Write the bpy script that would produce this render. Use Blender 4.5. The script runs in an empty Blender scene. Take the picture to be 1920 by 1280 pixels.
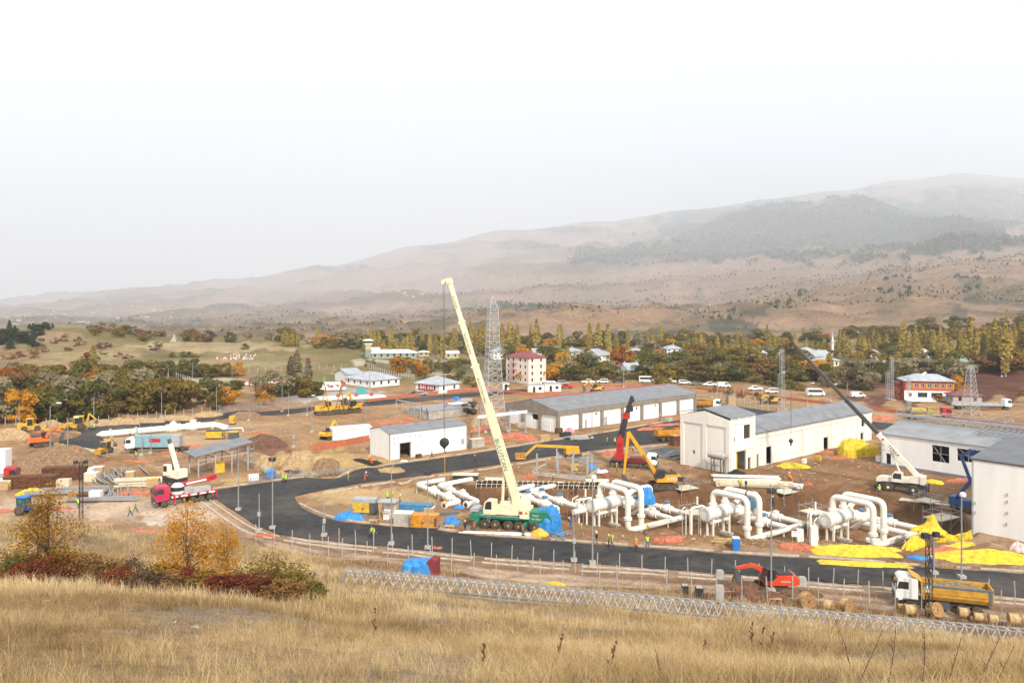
import bpy, bmesh, math, random
import numpy as np
from mathutils import Vector, Matrix
random.seed(7)
RNG = np.random.default_rng(11)
SC = bpy.context.scene
COL = SC.collection
PI = math.pi
R = math.radians
# ------------------------------------------------------------------ camera
FPX, HY, CAMZ = 1500.0, 560.0, 34.0          # focal length in photo pixels, horizon row, eye height above the site
cam_data = bpy.data.cameras.new('camera')
cam = bpy.data.objects.new('camera', cam_data)
COL.objects.link(cam)
cam.location = (0, 0, CAMZ)
cam.rotation_euler = (PI / 2, 0, 0)
cam_data.sensor_width = 36.0
cam_data.lens = 36.0 * FPX / 1920.0
cam_data.shift_y = -80.0 / 1920.0
cam_data.clip_start = 0.3
cam_data.clip_end = 30000
SC.camera = cam
# ------------------------------------------------------------------ light
SUN_EL, SUN_AZ = R(38), R(160)               # azimuth clockwise from +Y (view direction)
world = bpy.data.worlds.new('World')
SC.world = world
world.use_nodes = True
nt = world.node_tree
nt.nodes.clear()
sky = nt.nodes.new('ShaderNodeTexSky')
sky.sky_type = 'NISHITA'
sky.sun_disc = False
sky.sun_elevation = SUN_EL
sky.sun_rotation = SUN_AZ
sky.dust_density = 6.0
sky.air_density = 1.0
mixn = nt.nodes.new('ShaderNodeMix')
mixn.data_type = 'RGBA'
mixn.inputs[0].default_value = 0.88
mixn.inputs[7].default_value = (9.0, 9.3, 9.7, 1)     # the even white of a hazy overcast
nt.links.new(sky.outputs[0], mixn.inputs[6])
bgn = nt.nodes.new('ShaderNodeBackground')
bgn.inputs['Strength'].default_value = 0.107
nt.links.new(mixn.outputs[2], bgn.inputs['Color'])
won = nt.nodes.new('ShaderNodeOutputWorld')
nt.links.new(bgn.outputs[0], won.inputs['Surface'])
sun_data = bpy.data.lights.new('sun', 'SUN')
sun_data.energy = 2.9
sun_data.angle = R(3.5)
sun_data.color = (1.0, 0.925, 0.82)
sun = bpy.data.objects.new('sun', sun_data)
COL.objects.link(sun)
sdir = Vector((math.sin(SUN_AZ) * math.cos(SUN_EL), math.cos(SUN_AZ) * math.cos(SUN_EL), math.sin(SUN_EL)))
sun.rotation_euler = sdir.to_track_quat('Z', 'Y').to_euler()
sun.location = sdir * 200
SC.view_settings.view_transform = 'Standard'
SC.view_settings.look = 'None'
SC.view_settings.exposure = 0.42
SC.view_settings.gamma = 1.0
SC.cycles.use_denoising = True
SC.cycles.max_bounces = 6
SC.cycles.diffuse_bounces = 3
SC.cycles.glossy_bounces = 2
SC.cycles.transmission_bounces = 4
SC.cycles.transparent_max_bounces = 8
SC.cycles.volume_bounces = 1
SC.cycles.caustics_reflective = False
SC.cycles.caustics_refractive = False
# ------------------------------------------------------------------ materials
def lin(r, g, b):
 f = lambda c: (c / 255 / 12.92) if c / 255 <= 0.04045 else ((c / 255 + 0.055) / 1.055) ** 2.4
 return (f(r), f(g), f(b))
MATS = {}
def mat(name, col, rough=0.7, metal=0.0, noise=0.12, scale=1.5, coat=0.0, bump=0.0, spec=0.4, streak=False):
 """a painted / plain surface with weathering noise of its own"""
 if name in MATS: return MATS[name]
 m = bpy.data.materials.new(name); m.use_nodes = True
 t = m.node_tree; b = t.nodes['Principled BSDF']
 b.inputs['Roughness'].default_value = rough
 b.inputs['Metallic'].default_value = metal
 b.inputs['Specular IOR Level'].default_value = spec
 if coat: b.inputs['Coat Weight'].default_value = coat
 tc = t.nodes.new('ShaderNodeTexCoord')
 n = t.nodes.new('ShaderNodeTexNoise'); n.inputs['Scale'].default_value = scale; n.inputs['Detail'].default_value = 5
 src = tc.outputs['Object']
 if streak:
  mp = t.nodes.new('ShaderNodeMapping'); mp.inputs['Scale'].default_value = (1, 1, 0.12)
  t.links.new(src, mp.inputs[0]); src = mp.outputs[0]
 t.links.new(src, n.inputs['Vector'])
 r = t.nodes.new('ShaderNodeValToRGB')
 lo = tuple(c * (1 - noise * 1.6) for c in col); hi = tuple(min(1, c * (1 + noise * .8)) for c in col)
 r.color_ramp.elements[0].position = .3; r.color_ramp.elements[1].position = .7
 r.color_ramp.elements[0].color = (*lo, 1); r.color_ramp.elements[1].color = (*hi, 1)
 t.links.new(n.outputs['Fac'], r.inputs[0]); t.links.new(r.outputs[0], b.inputs['Base Color'])
 if bump:
  bp = t.nodes.new('ShaderNodeBump'); bp.inputs['Strength'].default_value = bump; bp.inputs['Distance'].default_value = 0.1
  t.links.new(n.outputs['Fac'], bp.inputs['Height']); t.links.new(bp.outputs[0], b.inputs['Normal'])
 MATS[name] = m
 return m
def leafmat(name, cols, trans=0.35):
 """foliage: clump tint from a vertex attribute plus a per-tree shift"""
 if name in MATS: return MATS[name]
 m = bpy.data.materials.new(name); m.use_nodes = True
 t = m.node_tree; t.nodes.remove(t.nodes['Principled BSDF']); out = t.nodes['Material Output']
 at = t.nodes.new('ShaderNodeAttribute'); at.attribute_name = 'tint'
 oi = t.nodes.new('ShaderNodeObjectInfo')
 ad = t.nodes.new('ShaderNodeMath'); ad.operation = 'MULTIPLY_ADD'; ad.inputs[1].default_value = .3;
 t.links.new(oi.outputs['Random'], ad.inputs[0]);
 sb = t.nodes.new('ShaderNodeMath'); sb.operation = 'MULTIPLY_ADD'; sb.inputs[1].default_value = .8; sb.inputs[2].default_value = -.05
 t.links.new(at.outputs['Fac'], sb.inputs[0]); t.links.new(sb.outputs[0], ad.inputs[2])
 r = t.nodes.new('ShaderNodeValToRGB'); cr = r.color_ramp
 while len(cr.elements) < len(cols): cr.elements.new(.5)
 for i, c in enumerate(cols):
  cr.elements[i].position = i / (len(cols) - 1); cr.elements[i].color = (*c, 1)
 t.links.new(ad.outputs[0], r.inputs[0])
 d = t.nodes.new('ShaderNodeBsdfDiffuse'); tr = t.nodes.new('ShaderNodeBsdfTranslucent'); mx = t.nodes.new('ShaderNodeMixShader')
 mx.inputs[0].default_value = trans
 t.links.new(r.outputs[0], d.inputs[0]); t.links.new(r.outputs[0], tr.inputs[0])
 t.links.new(d.outputs[0], mx.inputs[1]); t.links.new(tr.outputs[0], mx.inputs[2]); t.links.new(mx.outputs[0], out.inputs[0])
 MATS[name] = m
 return m
# ------------------------------------------------------------------ objects
def link(name, me, parent=None):
 o = bpy.data.objects.new(name, me); COL.objects.link(o)
 if parent is not None: o.parent = parent
 return o
def tag(o, label=None, cat=None, group=None, kind=None):
 if label: o['label'] = label
 if cat: o['category'] = cat
 if group: o['group'] = group
 if kind: o['kind'] = kind
 return o
def thing(name, label, cat, loc=(0, 0, 0), rz=0.0, group=None):
 o = bpy.data.objects.new(name, None); COL.objects.link(o)
 o.location = loc; o.rotation_euler = (0, 0, rz); o.empty_display_size = .5
 return tag(o, label, cat, group)
def dup(o, loc=None, rz=None, label=None, group=None, scale=None, parent=None, kids=None):
 """copy of a thing with copies of its parts and sub-parts (mesh data shared)"""
 c = o.copy(); COL.objects.link(c)
 if parent is not None: c.parent = parent
 if loc is not None: c.location = loc
 if rz is not None: c.rotation_euler = (0, 0, rz)
 if scale is not None: c.scale = scale if hasattr(scale, '__len__') else (scale,) * 3
 if label: c['label'] = label
 if group: c['group'] = group
 for ch in KIDS(o): dup(ch, parent=c)
 return c
def KIDS(o): return [x for x in o.children]
class MB:
 """collects boxes, tubes, lathes and prisms; build() links them as ONE mesh object"""
 def __init__(s, M=None): s.v = []; s.f = []; s.m = []; s.sm = []; s.M = M; s.mi = 0
 def add(s, vs, fs, smooth=False):
  b = len(s.v)
  if s.M is not None: vs = [tuple(s.M @ Vector(p)) for p in vs]
  s.v.extend(vs); s.f.extend([tuple(b + i for i in f) for f in fs]); s.m.extend([s.mi] * len(fs)); s.sm.extend([smooth] * len(fs))
  return s
 def box(s, x, y, z, sx, sy, sz, rz=0.0, taper=1.0, ry=0.0):
  """centre x,y ; z = bottom ; full sizes"""
  c, n = math.cos(rz), math.sin(rz); vs = []
  for k, t in ((0, 1.0), (1, taper)):
   for a, b in ((-1, -1), (1, -1), (1, 1), (-1, 1)):
    px, py, pz = a * sx / 2 * t, b * sy / 2 * t, k * sz
    if ry: px, pz = px * math.cos(ry) + pz * math.sin(ry), -px * math.sin(ry) + pz * math.cos(ry)
    vs.append((x + px * c - py * n, y + px * n + py * c, z + pz))
  return s.add(vs, [(3, 2, 1, 0), (4, 5, 6, 7), (0, 1, 5, 4), (1, 2, 6, 5), (2, 3, 7, 6), (3, 0, 4, 7)])
 def bar(s, p0, p1, w, h=None):
  """square bar between two points"""
  h = h or w; p0, p1 = Vector(p0), Vector(p1); d = (p1 - p0)
  if d.length < 1e-6: return s
  d.normalize(); up = Vector((0, 0, 1)) if abs(d.z) < .95 else Vector((1, 0, 0))
  a = d.cross(up).normalized() * w / 2; b = a.normalized().cross(d).normalized() * h / 2
  vs = [tuple(p + i * a + j * b) for p in (p0, p1) for i, j in ((-1, -1), (1, -1), (1, 1), (-1, 1))]
  return s.add(vs, [(0, 1, 2, 3), (7, 6, 5, 4), (4, 5, 1, 0), (5, 6, 2, 1), (6, 7, 3, 2), (7, 4, 0, 3)])
 def tube(s, p0, p1, r, r2=None, n=8, cap=True):
  return s.path([p0, p1], r, n, r2=r2, cap=cap)
 def path(s, pts, r, n=8, bend=0.0, r2=None, cap=True, seg=5):
  """round pipe through points, corners rounded with radius bend"""
  P_ = [Vector(p) for p in pts]; Q = [P_[0]]
  for i in range(1, len(P_) - 1):
   if bend <= 0: Q.append(P_[i]); continue
   a, b, c = P_[i - 1], P_[i], P_[i + 1]
   d1, d2 = (a - b), (c - b); l1, l2 = d1.length, d2.length
   ang = d1.angle(d2); t = min(bend / max(math.tan(ang / 2), 1e-3), l1 * .49, l2 * .49)
   s0, s1 = b + d1.normalized() * t, b + d2.normalized() * t
   for k in range(seg + 1):
    w = k / seg; Q.append((1 - w) ** 2 * s0 + 2 * w * (1 - w) * b + w * w * s1)
  Q.append(P_[-1])
  vs, fs = [], []; prev = None
  for i, q in enumerate(Q):
   d = (Q[min(i + 1, len(Q) - 1)] - Q[max(i - 1, 0)]).normalized()
   if prev is None:
    u = d.cross(Vector((0, 0, 1)) if abs(d.z) < .95 else Vector((1, 0, 0))).normalized()
   else:
    u = (prev - d * prev.dot(d)).normalized()
   prev = u; w = d.cross(u)
   rr = r if r2 is None else r + (r2 - r) * i / (len(Q) - 1)
   for k in range(n):
    a = 2 * PI * k / n; vs.append(tuple(q + (u * math.cos(a) + w * math.sin(a)) * rr))
  for i in range(len(Q) - 1):
   for k in range(n):
    fs.append((i * n + k, i * n + (k + 1) % n, (i + 1) * n + (k + 1) % n, (i + 1) * n + k))
  if cap: fs.append(tuple(range(n - 1, -1, -1))); fs.append(tuple((len(Q) - 1) * n + k for k in range(n)))
  return s.add(vs, fs, smooth=n > 5)
 def lathe(s, o, ax, prof, n=16):
  """profile [(t along axis, radius)] turned round the axis through o"""
  o, ax = Vector(o), Vector(ax).normalized(); u = ax.cross(Vector((0, 0, 1)) if abs(ax.z) < .9 else Vector((1, 0, 0))).normalized(); w = ax.cross(u)
  vs, fs = [], []
  for t, r in prof:
   for k in range(n):
    a = 2 * PI * k / n; vs.append(tuple(o + ax * t + (u * math.cos(a) + w * math.sin(a)) * max(r, 1e-4)))
  for i in range(len(prof) - 1):
   for k in range(n): fs.append((i * n + k, i * n + (k + 1) % n, (i + 1) * n + (k + 1) % n, (i + 1) * n + k))
  fs.append(tuple(range(n - 1, -1, -1))); fs.append(tuple((len(prof) - 1) * n + k for k in range(n)))
  return s.add(vs, fs, smooth=True)
 def prism(s, poly, y0, y1, axis='y'):
  """polygon (a,b) in the x-z plane pulled from y0 to y1 (axis z: in x-y from z0 to z1; axis x: in y-z)"""
  n = len(poly)
  if axis == 'y': vs = [(a, y0, b) for a, b in poly] + [(a, y1, b) for a, b in poly]
  elif axis == 'z': vs = [(a, b, y0) for a, b in poly] + [(a, b, y1) for a, b in poly]
  else: vs = [(y0, a, b) for a, b in poly] + [(y1, a, b) for a, b in poly]
  fs = [tuple(range(n)), tuple(range(2 * n - 1, n - 1, -1))] + [(i, i + n, (i + 1) % n + n, (i + 1) % n) for i in range(n)]
  return s.add(vs, fs)
 def build(s, name, mats, parent=None, tint=None):
  me = bpy.data.meshes.new(name)
  me.from_pydata(s.v, [], s.f)
  if not isinstance(mats, (list, tuple)): mats = [mats]
  for m in mats: me.materials.append(m)
  me.polygons.foreach_set('material_index', s.m)
  me.polygons.foreach_set('use_smooth', s.sm)
  if not getattr(s, 'raw', False):
   bm = bmesh.new(); bm.from_mesh(me); bmesh.ops.recalc_face_normals(bm, faces=bm.faces); bm.to_mesh(me); bm.free()
  me.update()
  if any(s.sm):
   try: me.set_sharp_from_angle(angle=R(50))
   except Exception: pass
  return link(name, me, parent)
def text_part(name, txt, size, m, parent, loc, rot, depth=.01, sx=1.0):
 cu = bpy.data.curves.new(name, 'FONT'); cu.body = txt; cu.size = size; cu.extrude = depth; cu.align_x = 'CENTER'; cu.align_y = 'CENTER'
 cu.resolution_u = 2
 tmp = bpy.data.objects.new('tmp', cu); COL.objects.link(tmp)
 dg = bpy.context.evaluated_depsgraph_get(); dg.update()
 me = bpy.data.meshes.new_from_object(tmp.evaluated_get(dg))
 bpy.data.objects.remove(tmp); bpy.data.curves.remove(cu)
 me.materials.clear(); me.materials.append(m)
 o = link(name, me, parent); o.location = loc; o.rotation_euler = rot; o.scale = (sx, 1, 1)
 return o
# ------------------------------------------------------------------ terrain
def vnoise(x, y, seed=0):
 xi, yi = np.floor(x).astype(np.int64), np.floor(y).astype(np.int64); xf, yf = x - xi, y - yi
 def h(a, b):
  n = (a * 374761393 + b * 668265263 + seed * 1442695041) & 0xffffffff
  n = ((n ^ (n >> 13)) * 1274126177) & 0xffffffff
  return ((n ^ (n >> 16)) & 0xffff) / 65535.0
 u, v = xf * xf * (3 - 2 * xf), yf * yf * (3 - 2 * yf)
 return (h(xi, yi) * (1 - u) + h(xi + 1, yi) * u) * (1 - v) + (h(xi, yi + 1) * (1 - u) + h(xi + 1, yi + 1) * u) * v
def fbm(x, y, oct=4, seed=0):
 s, a, t = 0, .5, 0
 for k in range(oct):
  s = s + a * vnoise(x, y, seed + k); t += a; a *= .5; x = x * 2.03 + 17.1; y = y * 2.03 + 5.7
 return s / t - .5
def sstep(a, b, x):
 t = np.clip((x - a) / (b - a), 0, 1); return t * t * (3 - 2 * t)
# hillside under the camera: photo row met at each distance, for columns of the photo
FG_D = np.array([0, 19, 30, 45, 60, 75, 85, 95, 105, 115, 125, 135.])
FG = {-500: [0, 1283, 1190, 1105, 1080, 1055, 1040, 1020, 1000, 980, 962, 938],
 0:    [0, 1283, 1195, 1110, 1085, 1060, 1045, 1025, 1005, 985, 965, 938],
 400:  [0, 1283, 1210, 1135, 1108, 1085, 1066, 1045, 1023, 1001, 968, 938],
 650:  [0, 1283, 1225, 1165, 1130, 1098, 1083, 1067, 1045.7, 1003, 968, 938],
 1000: [0, 1283, 1235, 1190, 1160, 1128, 1110, 1094, 1045.7, 1003, 968, 938],
 1400: [0, 1283, 1240, 1205, 1182, 1160, 1138, 1096.8, 1045.7, 1003, 968, 938],
 1920: [0, 1285, 1250, 1225, 1211, 1203, 1160, 1096.8, 1045.7, 1003, 968, 938],
 2500: [0, 1285, 1250, 1225, 1211, 1203, 1160, 1096.8, 1045.7, 1003, 968, 938]}
FAR_D = np.array([300, 350, 420, 500, 600, 750, 1000, 1900, 3600, 6200, 9200, 11200, 13600, 16000, 18500.])
FAR = {-900: [730, 706, 690, 676, 668, 660, 645, 628, 616, 600, 590, 582, 576, 572, 580],
 0:    [730, 697, 658, 619, 655, 645, 632, 624, 610, 596, 584, 576, 570, 566, 574],
 130:  [730, 697, 652, 614, 655, 645, 632, 622, 608, 592, 575, 562, 553, 549, 560],
 300:  [730, 704, 668, 631, 652, 642, 630, 620, 602, 580, 560, 550, 544, 541, 552],
 450:  [730, 704, 669, 633, 650, 641, 628, 616, 596, 572, 550, 536, 527, 522, 535],
 600:  [730, 706, 674, 645, 648, 640, 626, 612, 590, 562, 536, 518, 507, 499, 512],
 800:  [730, 706, 681, 660, 647, 634, 618, 602, 580, 545, 512, 488, 470, 459, 474],
 960:  [730, 706, 681, 662, 645, 630, 588, 592, 568, 530, 495, 466, 446, 432, 450],
 1130: [730, 706, 681, 662, 645, 630, 581, 594, 562, 512, 472, 455, 430, 414, 432],
 1300: [730, 706, 681, 662, 645, 628, 596, 588, 550, 490, 428, 432, 408, 394, 412],
 1450: [730, 706, 681, 662, 645, 626, 592, 562, 536, 478, 388, 404, 388, 374, 394],
 1570: [730, 706, 681, 662, 643, 624, 588, 542, 528, 468, 371, 392, 374, 358, 380],
 1700: [730, 706, 678, 655, 630, 615, 578, 530, 505, 440, 400, 385, 360, 338, 362],
 1800: [730, 704, 672, 645, 622, 610, 572, 527, 480, 416, 405, 375, 346, 326, 352],
 1920: [728, 698, 664, 634, 612, 602, 568, 524, 470, 435, 415, 378, 350, 333, 356],
 2300: [728, 694, 655, 620, 600, 590, 560, 515, 455, 420, 400, 378, 352, 336, 356],
 2900: [728, 694, 655, 620, 600, 590, 560, 515, 455, 420, 400, 378, 352, 336, 356]}
def _tab(T):
 k = np.array(sorted(T)); return k.astype(float), np.array([T[i] for i in k], float)
FGK, FGV = _tab(FG); FGZ = CAMZ - (FGV - HY) / FPX * FG_D; FGZ[:, 0] = 32.3
FGZ = np.where((FG_D > 82)[None, :] & (FGZ < .35), 0, FGZ)
FRK, FRV = _tab(FAR); FRZ = CAMZ - (FRV - HY) / FPX * FAR_D
def bil(K, X, Z, px, D):
 i = np.clip(np.searchsorted(K, px) - 1, 0, len(K) - 2); a = np.clip((px - K[i]) / (K[i + 1] - K[i]), 0, 1); a = a * a * (3 - 2 * a)
 j = np.clip(np.searchsorted(X, D) - 1, 0, len(X) - 2); b = np.clip((D - X[j]) / (X[j + 1] - X[j]), 0, 1)
 return (Z[i, j] * (1 - a) + Z[i + 1, j] * a) * (1 - b) + (Z[i, j + 1] * (1 - a) + Z[i + 1, j + 1] * a) * b
def Dz(py, z=0.0): return (CAMZ - z) * FPX / (py - HY)
PIT_B = np.array([(740, 897), (860, 905), (900, 912), (1060, 918), (1180, 915), (1260, 917), (1440, 922), (1600, 922), (1715, 934), (1800, 960), (1830, 985)], float)
PIT_F = np.array([(740, 912), (860, 950), (960, 966), (1060, 980), (1250, 1004), (1500, 1016), (1700, 1024), (1830, 1015)], float)
# mounds (+) and holes (-): photo x, y, half width px, half depth m, height m
LUMPS = [(75, 868, 120, 7, 2.2), (150, 872, 60, 5, 1.6), (580, 872, 40, 5, 1.6), (640, 868, 45, 6, 1.4), (560, 880, 30, 4, -1.5), (620, 885, 40, 4, -1.6), (500, 882, 30, 5, -1.2),
  (690, 885, 25, 3, .8), (450, 780, 40, 6, 1.6), (640, 770, 60, 8, 1.2), (560, 790, 60, 8, .8), (1000, 880, 60, 4, .7), (1180, 890, 50, 4, .8), (900, 800, 60, 8, 2.5),
  (60, 820, 60, 8, 1.6), (20, 810, 40, 9, 2.0), (1600, 905, 60, 5, .5), (1290, 1015, 50, 3, .5), (1380, 1095, 60, 2, .25), (880, 770, 50, 8, 1.5), (760, 775, 60, 8, 1.3),
  (1880, 715, 160, 28, 6.0), (1000, 775, 60, 6, -1.5), (700, 870, 20, 3, -.8), (1850, 1030, 60, 4, .6), (350, 760, 200, 5, 1.2), (140, 782, 120, 5, 1.5)]
_LP = [((px - 960) / FPX * Dz(py), Dz(py), wpx / FPX * Dz(py), dm, h) for px, py, wpx, dm, h in LUMPS]
def HT(x, y):
 x, y = np.asarray(x, float), np.asarray(y, float); D = np.maximum(y, .5); px = 960 + FPX * x / D
 pxc = np.clip(px, -900, 2900)
 zf = bil(FGK, FG_D, FGZ, pxc, np.minimum(D, 135))
 wf = sstep(.05, 1.2, zf)                                        # hillside weight
 zf = zf + wf * (fbm(x / 7, D / 7, 3, 3) * .9 + fbm(x / 1.5, D / 1.5, 2, 5) * .18)
 zr = bil(FRK, FAR_D, FRZ, pxc, np.clip(D, 300, 18500))
 am = np.clip((D - 700) / 8000, 0, 1)
 rid = np.abs(fbm(x / 1500 + D / 5000, D / 3000, 5, 21)) * 2
 zr = zr + np.clip((D - 330) / 150, 0, 1) * fbm(x / 40, D / 40, 3, 31) * 2.0 + am * ((.22 - rid) * 340 + fbm(x / 500, D / 800, 4, 41) * 180) * sstep(17500, 12500, D) + np.clip((D - 850) / 900, 0, 1) * fbm(x / 130, D / 220, 4, 43) * 42 * sstep(18000, 13000, D) + sstep(760, 1100, D) * sstep(5000, 2500, D) * (.16 - np.abs(fbm(x / 160 + D / 900, D / 420, 4, 47))) * 60 + sstep(700, 860, D) * sstep(4000, 1800, D) * (.12 - np.abs(fbm(x / 75 + D / 420, D / 240, 4, 49))) * 42
 ws = sstep(300, 330, D)
 z = np.where(D < 140, zf, 0) + ws * zr
 # site features
 ins = (D > 90) & (D < 330)
 if ins.any():
  pb, pf = np.interp(pxc, PIT_B[:, 0], PIT_B[:, 1]), np.interp(pxc, PIT_F[:, 0], PIT_F[:, 1])
  Db, Df = CAMZ * FPX / (pb - HY), CAMZ * FPX / (pf - HY)
  wob = fbm(x / 4, D / 4, 3, 51) * 2.2
  pit = -2.9 * sstep(0, 3.2, Db - D + wob) * sstep(0, 6.5, D - Df + wob) * sstep(735, 790, pxc) * sstep(1838, 1800, pxc)
  z = z + pit
  for lx, ly, a, b, h in _LP:
   z = z + h * np.exp(-(((x - lx) / a) ** 2 + ((D - ly) / b) ** 2) * 1.4)
  rough = (1 - wf) * sstep(88, 100, D)
  z = z + rough * (fbm(x / 9, D / 9, 3, 61) * .35 + fbm(x / 2.2, D / 2.2, 2, 63) * .14) * FLATTEN(x, D)
 return z
ROADS = []          # list of world polygons, filled below; the terrain is smooth beneath them
def FLATTEN(x, D): return 1.0
def P(px, py, z=0.0):
 d = Dz(py, z); return Vector(((px - 960) / FPX * d, d, z))
_DS = np.concatenate([np.arange(8, 340, .25), np.geomspace(340, 18500, 1800)])
def G(px, py, dz=0.0):
 """the ground point seen at a photo pixel"""
 u = (px - 960) / FPX; z = HT(u * _DS, _DS); ray = CAMZ - (py - HY) / FPX * _DS
 k = np.argmax(z >= ray)
 if z[k] < ray[k]: k = len(_DS) - 1
 return Vector((u * _DS[k], _DS[k], float(z[k]) + dz))
def gz(x, y): return float(HT(np.array([x]), np.array([y]))[0])
def GD(px, D, dz=0.0):
 x = (px - 960) / FPX * D; return Vector((x, D, gz(x, D) + dz))
# ground colours: real patches of soil, field and scrub. photo x, y, half sizes, colour, strength
SAND, DIRT, BROWN, REDB = (.335, .20, .10), (.25, .137, .064), (.15, .075, .035), (.11, .05, .034)
STRAW, OLIVE, GRASSG, PALE = (.29, .195, .095), (.165, .135, .052), (.15, .16, .05), (.48, .40, .31)
FOREST, SCRUB, TAN, PINK = (.045, .055, .04), (.11, .09, .055), (.27, .175, .105), (.27, .17, .12)
PAINT = [(150, 955, 220, 16, PALE, .6), (300, 832, 230, 18, (.42, .30, .19), .6), (420, 800, 200, 12, (.40, .29, .16), .6), (1300, 960, 420, 60, BROWN, .75), (1650, 890, 260, 50, BROWN, .6), (1300, 1000, 500, 22, DIRT, .7), (1760, 1040, 200, 25, BROWN, .55), (1000, 890, 260, 25, DIRT, .6),
  (700, 930, 140, 20, (.42, .29, .14), .8), (620, 870, 110, 28, (.46, .31, .13), .8), (490, 838, 60, 14, (.19, .09, .055), .9), (580, 830, 70, 10, SAND, .6),
  (320, 960, 70, 22, PALE, .9), (180, 950, 260, 22, (.40, .28, .19), .6), (160, 838, 60, 14, PALE, .7), (100, 860, 100, 16, BROWN, .8), (90, 818, 60, 12, REDB, .4),
  (350, 855, 90, 14, DIRT, .6), (1750, 728, 240, 26, REDB, .95), (1880, 712, 120, 30, REDB, .95), (1480, 738, 260, 9, SAND, .5), (1130, 725, 160, 12, SAND, .7),
  (1420, 760, 200, 14, (.33, .22, .12), .6), (650, 800, 200, 30, SAND, .6), (280, 785, 260, 10, SAND, .8), (330, 716, 110, 9, GRASSG, .9), (560, 705, 90, 14, GRASSG, .6),
  (280, 726, 40, 6, (.2, .11, .07), .8), (640, 740, 90, 16, (.36, .33, .30), .9), (790, 710, 90, 10, OLIVE, .7), (820, 690, 120, 10, SCRUB, .6), (760, 700, 120, 4, PALE, .5),
  (400, 712, 90, 4, PALE, .5), (740, 676, 90, 5, PALE, .6), (680, 683, 24, 5, PALE, .7),
  (200, 668, 60, 7, (.30, .24, .12), .8), (140, 668, 70, 6, (.24, .22, .09), .6), (400, 650, 160, 10, (.38, .28, .16), .8), (330, 668, 90, 3, SCRUB, .6), (420, 682, 140, 7, (.27, .24, .11), .7), (430, 676, 40, 5, (.33, .19, .12), .6),
  (110, 632, 50, 12, TAN, .9), (80, 650, 60, 6, (.2, .18, .08), .7), (120, 680, 70, 7, (.33, .23, .13), .7),
  (1100, 600, 200, 20, TAN, .9), (1300, 610, 90, 14, SCRUB, .6), (1240, 625, 30, 9, FOREST, .8), (1170, 625, 30, 9, FOREST, .6), (1370, 608, 60, 14, FOREST, .75),
  (1680, 545, 36, 34, FOREST, .75), (1660, 585, 24, 20, FOREST, .6), (1820, 545, 30, 26, FOREST, .8), (1780, 585, 50, 14, FOREST, .7), (1440, 575, 60, 7, FOREST, .6), (1500, 552, 40, 5, FOREST, .6), (1400, 585, 40, 8, FOREST, .6),
  (1600, 545, 260, 60, TAN, .55), (1450, 520, 200, 24, (.22, .15, .10), .5), (1850, 480, 200, 40, (.30, .20, .13), .5),
  (1560, 425, 330, 60, FOREST, .95), (1300, 470, 190, 22, FOREST, .9), (1180, 485, 120, 12, FOREST, .85), (1700, 450, 220, 24, FOREST, .9), (1800, 420, 70, 16, FOREST, .95), (1880, 380, 120, 30, FOREST, .5),
  (1560, 390, 60, 6, (.2, .15, .1), .6), (1400, 440, 40, 6, (.2, .15, .1), .5), (1240, 490, 70, 10, PINK, .7), (1080, 432, 60, 6, FOREST, .6), (990, 460, 60, 8, FOREST, .5), (830, 463, 40, 4, FOREST, .5), (620, 500, 60, 3, FOREST, .4),
  (1000, 505, 140, 12, SCRUB, .5), (350, 600, 300, 14, SCRUB, .4), (640, 560, 200, 14, SCRUB, .4), (980, 575, 60, 5, FOREST, .5), (900, 570, 100, 10, (.21, .17, .08), .6), (1360, 445, 60, 20, FOREST, .7)]
def mixc(c, col, w): return c * (1 - w)[:, None] + np.array(col)[None, :] * w[:, None]
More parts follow.
